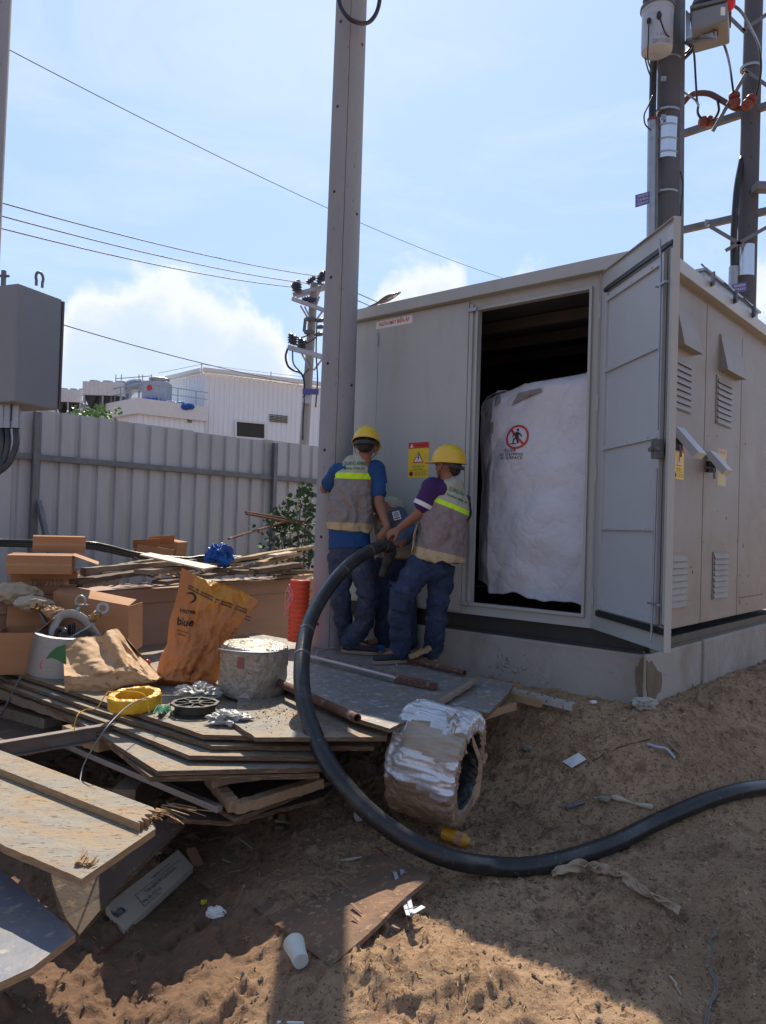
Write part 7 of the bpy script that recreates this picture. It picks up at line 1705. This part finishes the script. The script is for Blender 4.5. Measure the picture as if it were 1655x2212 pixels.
def person2():
    r = thing('person', onz(880, 1425, ZP), 'worker in yellow helmet, purple polo and mauve grey vest gripping the cable at the right', 'person')
    Y = 5.25; A = lambda x, y, d=0: at(x, y, Y + d)
    pel = A(934, 1212); neck = A(966, 1036, 0); hd = A(968, 1003, 0); shL, shR = A(932, 1054, -.02), A(996, 1074, .06)
    elL, wrL = A(902, 1112, -.02), A(862, 1142, .02); elR, wrR = A(1000, 1130, .14), A(965, 1160, .26)
    fwd = V((-.93, .32, -.12)); up = V((-.05, .0, 1))
    hipL, hipR = A(915, 1218, -.03), A(955, 1220, .05); knL, knR = A(868, 1290, -.10), A(945, 1305, .02); 
    heelL, toeL = onz(884, 1430, ZP), onz(806, 1435, ZP); anL = heelL + (toeL - heelL) * .25 + V((0, 0, .085)); heelR = V((at(946, 1424, 5.36).x, 5.36, ZP)); toeR = heelR + V((-.14, .12, 0)); anR = heelR + (toeR - heelR) * .25 + V((0, 0, .085))
    b = MB(); limb(b, [pel, A(940, 1160), A(952, 1100), A(960, 1060), neck], [.11, .092, .10, .085, .045], 24, [.09, .078, .085, .07, .045], (1, 0, 0))
    limb(b, [neck - V((0, 0, .03)), A(968, 1015)], [.05, .046]); head(b, hd, fwd, up)
    limb(b, [shL, A(916, 1086, -.03), elL, wrL], [.05, .043, .036, .025]); limb(b, [shR, elR, wrR], [.05, .038, .026])
    hand(b, wrL, (-.85, -.1, -.45), (-.3, -.65, .7), -1, (.5, .7, .5)); hand(b, wrR, (-.8, .3, -.3), (.2, -.3, .9), 1, (.5, .6, .4))
    limb(b, [hipL, A(890, 1252, -.06), knL, A(864, 1350, -.04), anL], [.07, .06, .048, .042, .034]); limb(b, [hipR, A(952, 1260, .04), knR, A(942, 1360, .04), anR], [.07, .058, .046, .04, .034])
    limb(b, [anL, heelL + (toeL - heelL) * .8 + V((0, 0, .03))], [.034, .028]); limb(b, [anR, anR + V((-.12, .02, -.05))], [.034, .026])
    remesh(b, 'body', m_skin, r, .0065, 3)
    e = MB(); x_ = V(fwd).normalized().cross(up).normalized()
    for sg in (-1, 1): e.ell(hd + V(fwd).normalized() * .076 + x_ * .028 * sg + V((0, 0, .005)), (.006, .011, .006), None, 8)
    e.build('eyes', m_black, r)
    hairm(r, hd, fwd, up); helmet(r, hd + V((0.004, 0, .014)), (-.93, .32, .05), up, .80)
    j = MB(); limb(j, [A(944, 1206), pel - V((0, 0, .05))], [.122, .13], 24, [.10, .11], (1, 0, 0))
    limb(j, [hipL, A(890, 1252, -.06), knL, A(864, 1350, -.04), anL - V((0, 0, .005))], [.098, .092, .082, .074, .070]); limb(j, [hipR, A(952, 1260, .04), knR, A(942, 1360, .04), anR - V((0, 0, .01))], [.095, .086, .074, .070, .068])
    jo = remesh(j, 'trousers', m_jean, r, .009, 6, wrinkle((.5, .1, .85), 52, .010, 12))
    bv = bvh_of(jo); pocket(r, [A(842, 1262), A(884, 1272), A(880, 1322), A(840, 1312)], .014, m_jean, bv); pocket(r, [A(841, 1254), A(888, 1264), A(887, 1280), A(840, 1270)], .020, m_jean, bv, 'pocket_flap')
    shoe(r, heelL, toeL, ZP); shoe(r, heelR, toeR, ZP)
    s = MB(); limb(s, [A(946, 1214), A(951, 1170), A(961, 1115), A(969, 1078), A(971, 1058)], [.150, .138, .128, .108, .075], 28, [.115, .104, .10, .085, .06], (1, 0, -.2))
    limb(s, [A(958, 1062, .0), A(944, 1060, -.01), shL, A(924, 1075, -.025), A(915, 1090, -.03)], [.085, .082, .074, .068, .066]); limb(s, [shR, A(1000, 1110, .1)], [.066, .062])
    remesh(s, 'shirt', m_pshirt, r, .008, 5, wrinkle((.5, 0, .8), 45, .005, 15))
    c = MB(); a0, a1 = A(917, 1086, -.03), A(911, 1098, -.03); z = (a1 - a0).normalized(); x = z.orthogonal().normalized(); c.lathe([(.062, 0), (.070, 0), (.069, (a1 - a0).length * .7), (.060, (a1 - a0).length * .7)], Matrix.Translation(a0) @ frame(x, z.cross(x), z).to_4x4(), 28, True); c.build('white_cuff', m_white, r, auto=60)
    v = MB(); limb(v, [A(949, 1212), A(952, 1170), A(962, 1115), A(970, 1078), A(972, 1055), A(968, 1038)], [.178, .165, .152, .132, .098, .055], 32, [.135, .125, .12, .105, .085, .05], (1, 0, -.2))
    vo = remesh(v, 'vest', m_vest2, r, .007, 4, wrinkle((.9, 0, .35), 40, .012, 18), [pl(935, 1074, 1010, 1104, Y), pl(935, 1083, 1010, 1114, Y), pl(890, 1178, 1010, 1206, Y)])
    bv = bvh_of(vo); t = MB(); write(t, 'QUANG ANH', A(985, 1063), (.92, 0, -.32), (.30, 0, .95), .040, .0008, .003, bvh=bv, width=.115); write(t, 'Hotline: 0909 79', A(985, 1078), (.92, 0, -.36), (.30, 0, .95), .02, .0008, .003, bvh=bv, width=.15); t.build('vest_lettering', m_green, r)
    # open edge of the vest on the left side
    q = MB(); E = [(905, 1128), (898, 1150), (896, 1172), (892, 1190)]; 
    def fe(a_, b_):
        x, y = interp(E, b_); return A(x - 6 * a_ * (1 - b_ * .3), y + 6 * a_, -.02 - .05 * a_ + .01 * math.sin(b_ * 14))
    q.grid(fe, 4, 16); k = q.build('vest_edge', mk('vest lining', (.50, .43, .30), (.4, .33, .22), 10, .85), r, smooth=True); k.modifiers.new('s', 'SOLIDIFY').thickness = .004
person2()
def person3():
    r = thing('person', onz(830, 1395, ZP), 'stooping worker in grey blue shirt with a square patch, half hidden between the other two', 'person')
    Y = 5.82; A = lambda x, y, d=0: at(x, y, Y + d)
    pel = A(846, 1222, .02); neck = A(822, 1092, -.04); hd = A(776, 1096, .0); shR, shL = A(850, 1102, -.06), A(828, 1100, .08)
    elR, wrR = A(884, 1150, -.12), A(866, 1176, -.42); elL, wrL = A(830, 1150, .02), A(824, 1172, -.30)
    fwd = V((-.75, .1, -.6)); up = V((-.55, 0, .8))
    hipL, hipR = A(832, 1224, .0), A(860, 1224, .03); knL, knR = A(828, 1305, -.06), A(880, 1305, .0); anL, anR = V((at(828, 1392, 5.84).x, 5.84, ZP + .085)), V((at(884, 1392, 5.80).x, 5.80, ZP + .085))
    b = MB(); limb(b, [pel, A(850, 1170), A(846, 1125), neck], [.115, .10, .115, .05], 24, [.10, .085, .10, .05], (1, 0, 0)); limb(b, [neck, hd], [.05, .045]); head(b, hd, fwd, up)
    limb(b, [shR, elR, wrR], [.05, .038, .026]); limb(b, [shL, elL, wrL], [.05, .038, .026])
    hand(b, wrR, (-.5, -.6, .1), (.3, -.2, .9), -1, (.6, .7, .5)); hand(b, wrL, (.2, -.7, .1), (-.2, -.2, .9), 1, (.6, .7, .5))
    for hp, kn, an in ((hipL, knL, anL), (hipR, knR, anR)): limb(b, [hp, kn, an], [.075, .052, .036]); limb(b, [an, an + V((-.10, -.04, -.04))], [.034, .026])
    remesh(b, 'body', m_skin, r, .0075, 3)
    hairm(r, hd, fwd, up); helmet(r, hd + V(up) * .012, fwd, up, .78)
    j = MB(); limb(j, [pel + V((0, 0, .06)), pel - V((0, 0, .04))], [.125, .125], 24, [.10, .105], (1, 0, 0))
    limb(j, [hipL, knL, anL - V((0, 0, .02))], [.09, .072, .066]); limb(j, [hipR, knR, anR - V((0, 0, .02))], [.09, .072, .064]); remesh(j, 'trousers', m_jean, r, .011, 6, wrinkle((.5, .1, .85), 50, .007, 22))
    for an in (anL, anR): shoe(r, an + V((.04, .02, 0)), an + V((-.18, -.04, 0)), ZP)
    s = MB(); limb(s, [A(856, 1205, .02), A(855, 1170, .02), A(846, 1130, .02), A(838, 1100, .03)], [.120, .113, .108, .08], 28, [.095, .09, .085, .07], (1, 0, 0))
    limb(s, [A(851, 1108, -.06), A(866, 1128, -.10), A(886, 1150, -.13), A(868, 1168, -.32), A(864, 1172, -.38)], [.082, .076, .062, .050, .040]); limb(s, [shL, elL, A(826, 1165, -.2)], [.065, .055, .04])
    so = remesh(s, 'shirt', m_gshirt, r, .008, 5, wrinkle((.5, 0, .8), 55, .007, 25))
    v = MB(); limb(v, [A(858, 1205, .02), A(856, 1170, .02), A(846, 1130, .02), A(838, 1098, .03), A(828, 1088, .02)], [.15, .145, .138, .118, .065], 28, [.125, .11, .105, .09, .06], (1, 0, 0))
    remesh(v, 'vest', vest_mat('green tinted vest', (.50, .49, .38), (.62, .95, .03), (.40, .37, .30), (.46, .40, .30)), r, .008, 4, wrinkle((.9, 0, .3), 45, .009, 28), [pl(820, 1090, 890, 1120, Y), pl(820, 1098, 890, 1128, Y), pl(820, 1185, 900, 1190, Y)])
    bv = bvh_of(so); P = V((0, -1, 0)); c = A(856, 1114); rt, up2 = V((.93, 0, .28)), V((-.28, 0, .93)); k = 1 / FPX * Y
    for sz, mt, of, nm in ((11.5, mk('navy trim', (.01, .015, .05)), .003, 'patch_border'), (9.8, m_white, .005, 'patch')):
        w = MB(); decal(w, [(-sz * k * .85, -sz * k), (sz * k * .85, -sz * k), (sz * k * .85, sz * k), (-sz * k * .85, sz * k)], c, rt, up2, P, bv, of, 8); w.build(nm, mt, r, smooth=True)
    w = MB(); rr = 5 * k; ring = []
    for t_ in range(20):
        a = 2 * math.pi * t_ / 20
        for q in (rr, rr * .8): ring.append(c + up2 * 2.5 * k + rt * math.cos(a) * q + up2 * math.sin(a) * q)
    w.add(project(ring, P, bv, .007), [(2 * i, 2 * i + 1, (2 * i + 3) % 40, (2 * i + 2) % 40) for i in range(20)])
    for a in (0, math.pi / 2): d = rt * math.cos(a) + up2 * math.sin(a); e = up2 * math.cos(a) - rt * math.sin(a); q = c + up2 * 2.5 * k; w.add(project([q + d * rr * .7, q + e * rr * .16, q - d * rr * .7, q - e * rr * .16], P, bv, .007), [(0, 1, 2, 3)])
    decal(w, [(-6 * k, -7 * k), (6 * k, -7 * k), (6 * k, -5 * k), (-6 * k, -5 * k)], c, rt, up2, P, bv, .007, 4); w.build('patch_emblem', m_black, r)
person3()
# ------------------------------------------------------------------ the big cable
def big_cable():
    def g(x, y): 
        return gp(x, y, .038, .3)
    P = [at(824, 1200, 5.24), at(838, 1181, 5.22), at(826, 1178, 5.18), at(800, 1190, 5.08), at(770, 1208, 4.98), at(742, 1232, 4.86), at(710, 1270, 4.68), at(682, 1314, 4.48), at(663, 1362, 4.28), at(653, 1415, 4.08), at(652, 1475, 3.90), at(661, 1535, 3.75), at(681, 1592, 3.62), at(710, 1650, 3.50),
         at(750, 1705, 3.41), at(800, 1757, 3.36), at(860, 1802, 3.33), at(925, 1837, 3.31), at(990, 1860, 3.33), g(1060, 1872), g(1130, 1873), g(1200, 1862), g(1270, 1842), g(1335, 1818), g(1400, 1787), g(1460, 1758), g(1530, 1729), g(1600, 1711), g(1665, 1702), g(1760, 1696)]
    C_ = bez(P[2:], 12); m = MB(); m.tube([P[1], P[2]] + C_[1:], .0415, 28)
    r = thing('power_cable', P[19], 'thick black power cable looping from the workers\' hands down across the sand to the right', 'cable')
    m.build('sheath', m_cable, r, smooth=True)
    e = MB(); e.tube(bez([P[2] + V((.01, 0, -.004)), at(842, 1184, 5.22), at(842, 1200, 5.24), at(834, 1222, 5.25), at(826, 1246, 5.26)], 6), [.043] * 6 + [.042] * 6 + [.038] * 6 + [.030] * 7, 18); e.build('taped_end', m_rubber, r, smooth=True)
    for x, y, Y in ((663, 1362, 4.28), (653, 1415, 4.08), (742, 1232, 4.86), (800, 1190, 5.08)):
        i = min(range(len(C_)), key=lambda k: (C_[k] - at(x, y, Y)).length); t = MB(); i = max(1, min(i, len(C_) - 3)); t.tube([C_[i], C_[i + 1]], .0425, 28); t.build('tape_band', mk('grey tape', (.10, .105, .115), (.07, .07, .08), 14, .45), r, smooth=True)
    return r
big_cable()
# ------------------------------------------------------------------ litter on the sand
def litter():
    def cup(p, ax, R, L, label):
        z = V(ax).normalized(); x = z.orthogonal().normalized(); M = Matrix.Translation(p) @ frame(x, z.cross(x), z).to_4x4(); m = MB()
        m.lathe([(.0, 0), (R * .72, 0), (R * .76, .01), (R * .8, L * .4), (R * .95, L * .8), (R * 1.02, L), (R * .98, L), (R * .9, L * .8), (R * .7, .02)], M, 26)
        o = m.build('plastic_cup', m_hdpe, auto=50); tag(o, label, 'cup')
    cup(gp(650, 2078, .035), (-.20, .55, .05), .037, .105, 'milky crushed plastic cup lying at the tip of the trampled board')
    crumple('white_cup', gp(775, 1762, .03), (.026, .026, .035), m_clear, 'small crushed pale cup on the soil left of the cable', 'cup', .3, 2, 31, sub=4)
    crumple('styrofoam_lump', gp(466, 1972, .02), (.040, .026, .024), m_white, 'white foam lump on dark soil below the torn label carton', 'foam lump', .3, 2, 32, sub=4)
    crumple('yellow_flower', gp(441, 1950, .012), (.014, .012, .010), flat('flower yellow', (.55, .5, .03)), 'tiny yellow flower beside the white foam lump', 'flower', .5, 3, 33, sub=3)
    m = MB(); a = gp(738, 1862, .008); m.add([a, a + V((.045, -.005, .004)), a + V((.09, .012, .012)), a + V((.055, .022, .002))], [(0, 1, 2, 3)]); o = m.build('clear_plastic_shard', m_clear); o.modifiers.new('s', 'SOLIDIFY').thickness = .004; tag(o, 'clear plastic shard beside the sunlit triangle of soil', 'plastic shard')
    # yellow bottle
    r = thing('bottle', gp(985, 1815, .03), 'dusty yellow drink bottle lying behind the black cable', 'bottle'); z = (gp(1035, 1835, .03) - gp(957, 1805, .035)).normalized(); x = z.orthogonal().normalized(); p = gp(957, 1803, .032); M = Matrix.Translation(p) @ frame(x, z.cross(x), z).to_4x4()
    m = MB(); m.lathe([(.022, 0), (.030, .004), (.032, .03), (.029, .05), (.032, .07), (.030, .12), (.016, .145), (.012, .15)], M, 22); m.build('body', mk('amber drink', (.70, .34, .015), (.5, .22, .01), 16, .25, dirt=((.35, .25, .15), 20, .6)), r, auto=50)
    m = MB(); m.lathe([(.013, .15), (.014, .168), (.012, .17)], M, 16); m.build('cap', m_tape, r); m = MB(); m.lathe([(.0325, .075), (.0325, .115)], M, 22); m.build('label', mk('pale label', (.55, .35, .2), (.4, .12, .05), 30, .5), r)
    # paper card
    m = MB(); P = [gp(1215, 1648, .012), gp(1250, 1627, .03), gp(1267, 1643, .012), gp(1235, 1663, .010)]; m.prism(P, (0, 0, .0015)); o = m.build('paper_card', m_white); tag(o, 'white torn card with a dark blue tick lying on the bare slope', 'card')
    t = MB(); a, b, c, d = P; q = lambda u, v: (a * (1 - u) + b * u) * (1 - v) + (d * (1 - u) + c * u) * v + V((0, 0, .003))
    t.add([q(.1, .45), q(.12, .8), q(.4, .85), q(.3, .72), q(.2, .7)], [(0, 1, 2, 3, 4)]); t.add([q(.5, .1), q(.53, .1), q(.53, .5), q(.5, .5)], [(0, 1, 2, 3)]); t.add([q(.7, .5), q(.9, .5), q(.9, .56), q(.7, .56)], [(0, 1, 2, 3)]); t.build('print', m_blue, o)
    crumple('food_packet', gp(1140, 1616, .02), (.035, .024, .014), mk('grey packet', (.17, .17, .19), (.33, .29, .2), 20, .35), 'crushed grey packet on the slope right of the foil coil', 'packet', .4, 3, 34, sub=4)
    crumple('snack_wrapper', gp(1305, 1728, .015), (.04, .03, .010), mk('green wrapper', (.10, .13, .10), (.4, .36, .28), 26, .35), 'crumpled green and brown wrapper next to the knotted bag', 'wrapper', .45, 3, 35, sub=4)
    crumple('plaster_lump', gp(1282, 1517, .01), (.024, .018, .012), m_white, 'small pale stone at the foot of the plinth', 'stone', .2, 2, 36, sub=3)
    q = cab(-.03, -.06, 0); q.z = gz1(q.x, q.y) + .02; crumple('sand_bag_knot', q, (.075, .05, .035), m_clear, 'knotted clear bag at the bottom corner of the plinth', 'plastic bag', .4, 2.6, 37)
    # twisted paper ribbon
    P = [gp(*c, .02) for c in ((1192, 1887), (1225, 1880), (1262, 1872), (1300, 1880), (1330, 1888), (1350, 1905), (1385, 1925), (1420, 1945), (1468, 1972))]; B = bez(P, 8); m = MB(); n = len(B)
    for s in (0, 1):
        prev = None
        for i, p in enumerate(B):
            d = (B[min(i + 1, n - 1)] - B[max(i - 1, 0)]).normalized(); a = i * .33 + s * 1.4 + nz(p, 6) * 2; x = d.cross(V((0, 0, 1))); w = .026 * (1 - .6 * abs(i / n - .35)) * (.8 + .6 * nz(p, 9, s)) + .008
            e = (x * math.cos(a) + V((0, 0, 1)) * abs(math.sin(a)) * .8) * w; l = (p - e * .9 + V((0, 0, .004)), p + e + V((0, 0, .006)))
            if prev: m.add([prev[0], prev[1], l[1], l[0]], [(0, 1, 2, 3)])
            prev = l
    o = m.build('paper_ribbon', mk('dusty paper', (.50, .37, .26), (.38, .27, .19), 12, .9, 0, .5, 50), smooth=False); o.modifiers.new('s', 'SOLIDIFY').thickness = .003; tag(o, 'twisted ribbon of dusty masking paper trailing right from under the cable', 'paper ribbon')
    # knotted pale bag, sticks, strips
    m = MB(); m.tube(bez([gp(1322, 1722, .015), gp(1345, 1730, .02), gp(1375, 1738, .02), gp(1410, 1746, .01)]), [.010 + .006 * math.sin(i * .35) for i in range(25)], 10); tag(m.build('white_rag', m_cardp, smooth=False), 'pale rolled bag lying above the cable at the right', 'bag')
    m = MB(); m.tube(bez([gp(1398, 1608, .02), gp(1420, 1614, .03), gp(1440, 1626, .02), gp(1458, 1640, .01)]), .0075, 10); tag(m.build('white_hose', m_can, smooth=True), 'short bent white hose on the slope below the plinth', 'hose')
    def stick(p0, p1, r_, mat, lab, nm='stick', mid=0.0):
        a, b = gp(*p0, r_ * .6 + .002), gp(*p1, r_ * .6 + .002); m = MB(); c = (a + b) / 2 + V((0, 0, mid)); m.tube(bez([a, a * .6 + b * .4 + V((.006, 0, mid * .8)), c, b], 4), [r_ * (1 - .3 * k / 12) for k in range(13)], 6); tag(m.build(nm, mat), lab, 'stick')
    stick((1270, 1650), (1405, 1600), .006, m_rust, 'long thin brown twig leading to the white hose', mid=.02); stick((1442, 1606), (1468, 1635), .010, m_wood2, 'short stub of wood just right of the white hose')
    stick((1222, 1748), (1262, 1736), .012, m_galvd, 'flat grey stub of steel left of the green wrapper'); stick((1108, 1730), (1128, 1745), .010, m_wood2, 'dark chip of wood to the right of the foil coil bottom'); stick((1162, 1812), (1208, 1786), .004, m_plyd, 'thin curled bark strip between cable and card', mid=.015)
    stick((812, 1832), (838, 1852), .006, m_arr, 'small reddish stick left of the cable bend'); stick((822, 1812), (858, 1808), .010, m_card, 'curled brown cardboard scrap left of the cable bend')
    stick((1448, 2112), (1472, 2152), .004, m_cardp, 'pale thin stick near the bottom right of the sand'); stick((597, 2145), (640, 2175), .005, m_wood, 'pale wood sliver on the sunlit sand at the bottom'); stick((600, 2210), (655, 2213), .005, m_white, 'white straw at the very bottom edge')
    stick((508, 2112), (528, 2135), .004, m_wood, 'small wood sliver on the sand left of the cup'); stick((1150, 2105), (1172, 2122), .008, m_wood, 'little wood chip at the edge of the long shadow'); stick((212, 2065), (270, 2020), .005, m_arr, 'thin red brown stick near the blue grey sheet'); stick((1000, 2190), (1012, 2150), .003, m_wood, 'thin straw upright on the sunlit sand', mid=.0)
    stick((470, 1890), (520, 1884), .004, m_wood2, 'grey twig on the dark soil above the foam lump')
    # bent metal strips
    m = MB(); a, b, c = gp(853, 1885, .06), gp(882, 1978, .055), gp(915, 1960, .055); a2 = gp(868, 1880, .075)
    m.beam(a, b, .016, .004); m.beam(a2, b + V((.015, 0, .006)), .018, .004); m.beam(b, c, .022, .004); m.beam(b + V((.0, .01, .02)), b + V((.02, -.02, .04)), .03, .003); tag(m.build('metal_strip', m_can, bevel=.001), 'bent bright metal strips at the edge of the long shadow', 'metal strip')
    # chain
    m = MB(); P = bez([gp(*c, .006) for c in ((1540, 2003), (1545, 2020), (1534, 2035), (1540, 2055), (1528, 2075), (1535, 2100), (1546, 2120), (1545, 2150), (1533, 2170), (1528, 2200), (1522, 2225))], 7)
    for i, p in enumerate(P[:-1]):
        d = (P[i + 1] - p); 
        if d.length < 1e-5: continue
        z = V((0, 0, 1)) if i % 2 else V((d.y, -d.x, .2)).normalized(); x = d.normalized(); y = z.cross(x); ring = [p + x * .010 * math.cos(t) + y * .0055 * math.sin(t) for t in np.linspace(0, 5.8, 9)]; m.tube(ring, .0012, 5)
    tag(m.build('chain', mk('dull chain', (.30, .27, .24), None, 20, .7)), 'thin metal chain snaking over the shaded sand at the right', 'chain')
    # label carton, flattened
    P = [gp(385, 1838, .07), gp(418, 1871, .06), gp(268, 2011, .02), gp(228, 1957, .05)]; m = MB(); m.prism(P, (0, 0, -.035)); o = m.build('flattened_carton', m_cardp, bevel=.004); tag(o, 'flattened pale carton printed with cable labels, lying by the dark slanting sheet', 'carton')
    t = MB(); rt = (P[0] - P[3]).normalized(); up = (P[0] - P[1]).normalized(); up = (up - rt * up.dot(rt)).normalized(); nn = rt.cross(up); 
    if nn.z < 0: nn = -nn
    def W(s, fx, fy, h, wd, bold=0): 
        o_ = P[3] + (P[0] - P[3]) * fx + (P[2] - P[3]) * fy; vs, fs = txt_mesh(s, 1, 'CENTER', bold / h); k = wd / (max(v.x for v in vs) - min(v.x for v in vs)); t.add([o_ + rt * v.x * k + up * v.y * h + nn * .003 for v in vs], fs)
    W('Cáp ngầm 3M Cold Shrink', .60, .50, .028, .26); W('Mã số: QT-III', .42, .74, .026, .14); W('7620-T-110', .66, .26, .020, .16); W('ĐẦU CÁP', .06, .5, .05, .07, .002)
    for x0, x1, y0, y1 in ((.28, .92, .37, .385), (.28, .92, .86, .875), (.28, .285, .37, .875), (.915, .92, .37, .875)):
        q = lambda u, v: P[3] + (P[0] - P[3]) * u + (P[2] - P[3]) * v + nn * .003; t.add([q(x0, y0), q(x1, y0), q(x1, y1), q(x0, y1)], [(0, 1, 2, 3)])
    t.build('print', mk('blue black print', (.05, .06, .09)), o)
    # rock in the shade under the pile, roots of debris
    crumple('rubble_lump', gp(765, 1660, .06), (.12, .10, .09), m_plyd, 'brown lump in the dark gap left of the foil coil', 'rock', .3, 1.6, 40)
    # pebbles, clods and wood chips: nobody could count them
    pb = MB(); 
    for _ in range(4200):
        if random.random() < .55: x, y = random.gauss(940, 190), random.gauss(1790, 110)
        elif random.random() < .4: x, y = random.gauss(1250, 160), random.gauss(1600, 60)
        else: x, y = random.uniform(-20, 1680), random.uniform(1560, 2230)
        if y < 1500: continue
        p = gp(x, y)
        if p.y > 7: continue
        z = p.z; s = min(.018, abs(random.gauss(0, .0046)) + .0016)
        rel = V((p.x, p.y, 0)) - V((K.x, K.y, 0))
        if rel.dot(UA) > 0 and rel.dot(UB) > -.03: continue
        R = Matrix.Rotation(random.uniform(0, 6), 3, 'Z'); pb.cur = 0 if random.random() < .6 else (1 if random.random() < .7 else 2)
        e = [(1, 0, 0), (-1, 0, 0), (0, 1, 0), (0, -1, 0), (0, 0, .8), (0, 0, -.8)]; vs = [V((p.x, p.y, z + s * .25)) + R @ V((a * s * random.uniform(.6, 1.3), b * s * random.uniform(.6, 1.3), c * s * random.uniform(.6, 1.2))) for a, b, c in e]
        pb.add(vs, [(0, 2, 4), (2, 1, 4), (1, 3, 4), (3, 0, 4), (2, 0, 5), (1, 2, 5), (3, 1, 5), (0, 3, 5)])
    o = pb.build('gravel', [mk('clod', (.24, .16, .11), (.16, .11, .08), 20, .95), mk('grey stone', (.26, .21, .165), (.15, .12, .10), 20, .95, spec=.1), m_split], org=V((0, 3, 0))); tag(o, 'scattered gravel, clods and wood chips over the trampled sand', 'gravel', kind='stuff')
    ch = MB()
    for _ in range(700):
        if random.random() < .65: x, y = random.gauss(780, 90), random.gauss(1905, 45)
        else: x, y = random.uniform(60, 1600), random.uniform(1700, 2220)
        p = gp(x, y, .004); a = random.uniform(0, 3.14); l = abs(random.gauss(0, .012)) + .004; w = random.uniform(.0008, .0025); d = V((math.cos(a), math.sin(a), random.uniform(-.1, .3))); n_ = V((-d.y, d.x, 0)).normalized()
        ch.prism([p - d * l + n_ * w, p - d * l - n_ * w, p + d * l - n_ * w * .4, p + d * l + n_ * w * .4], (0, 0, .0015))
    tag(ch.build('wood_chips', m_split, org=V((0, 3, 0))), 'straw-like wood chips and splinters strewn over the soil', 'wood chips', kind='stuff')
    # sawdust and grit on top of the sunlit sheets
    du = MB()
    for _ in range(900):
        if random.random() < .6: x, y = random.gauss(590, 60), random.gauss(1535, 18)
        else: x, y = random.uniform(150, 1040), random.uniform(1400, 1560)
        z = .526 if (x > 510 and y > 1500) else .503
        if y < (1445 + .33 * x) - 0 and False: continue
        if x > 680 and y < 1545: z = .578
        if x < 520 and y > 1445 + .315 * x: continue
        p = onz(x, y, z); s = abs(random.gauss(0, .0025)) + .001; R = Matrix.Rotation(random.uniform(0, 3), 3, 'Z'); du.add([p + R @ V((a * s, b * s * .6, c * s)) for a, b, c in ((1, 0, 0), (-1, 0, 0), (0, 1, 0), (0, -1, 0), (0, 0, .8))], [(0, 2, 4), (2, 1, 4), (1, 3, 4), (3, 0, 4)])
    tag(du.build('grit', mk('grit', (.26, .18, .12), (.14, .10, .07), 30, .95), org=onz(590, 1535, .52)), 'grit and sawdust strewn over the tops of the plywood sheets', 'grit', kind='stuff')
litter()
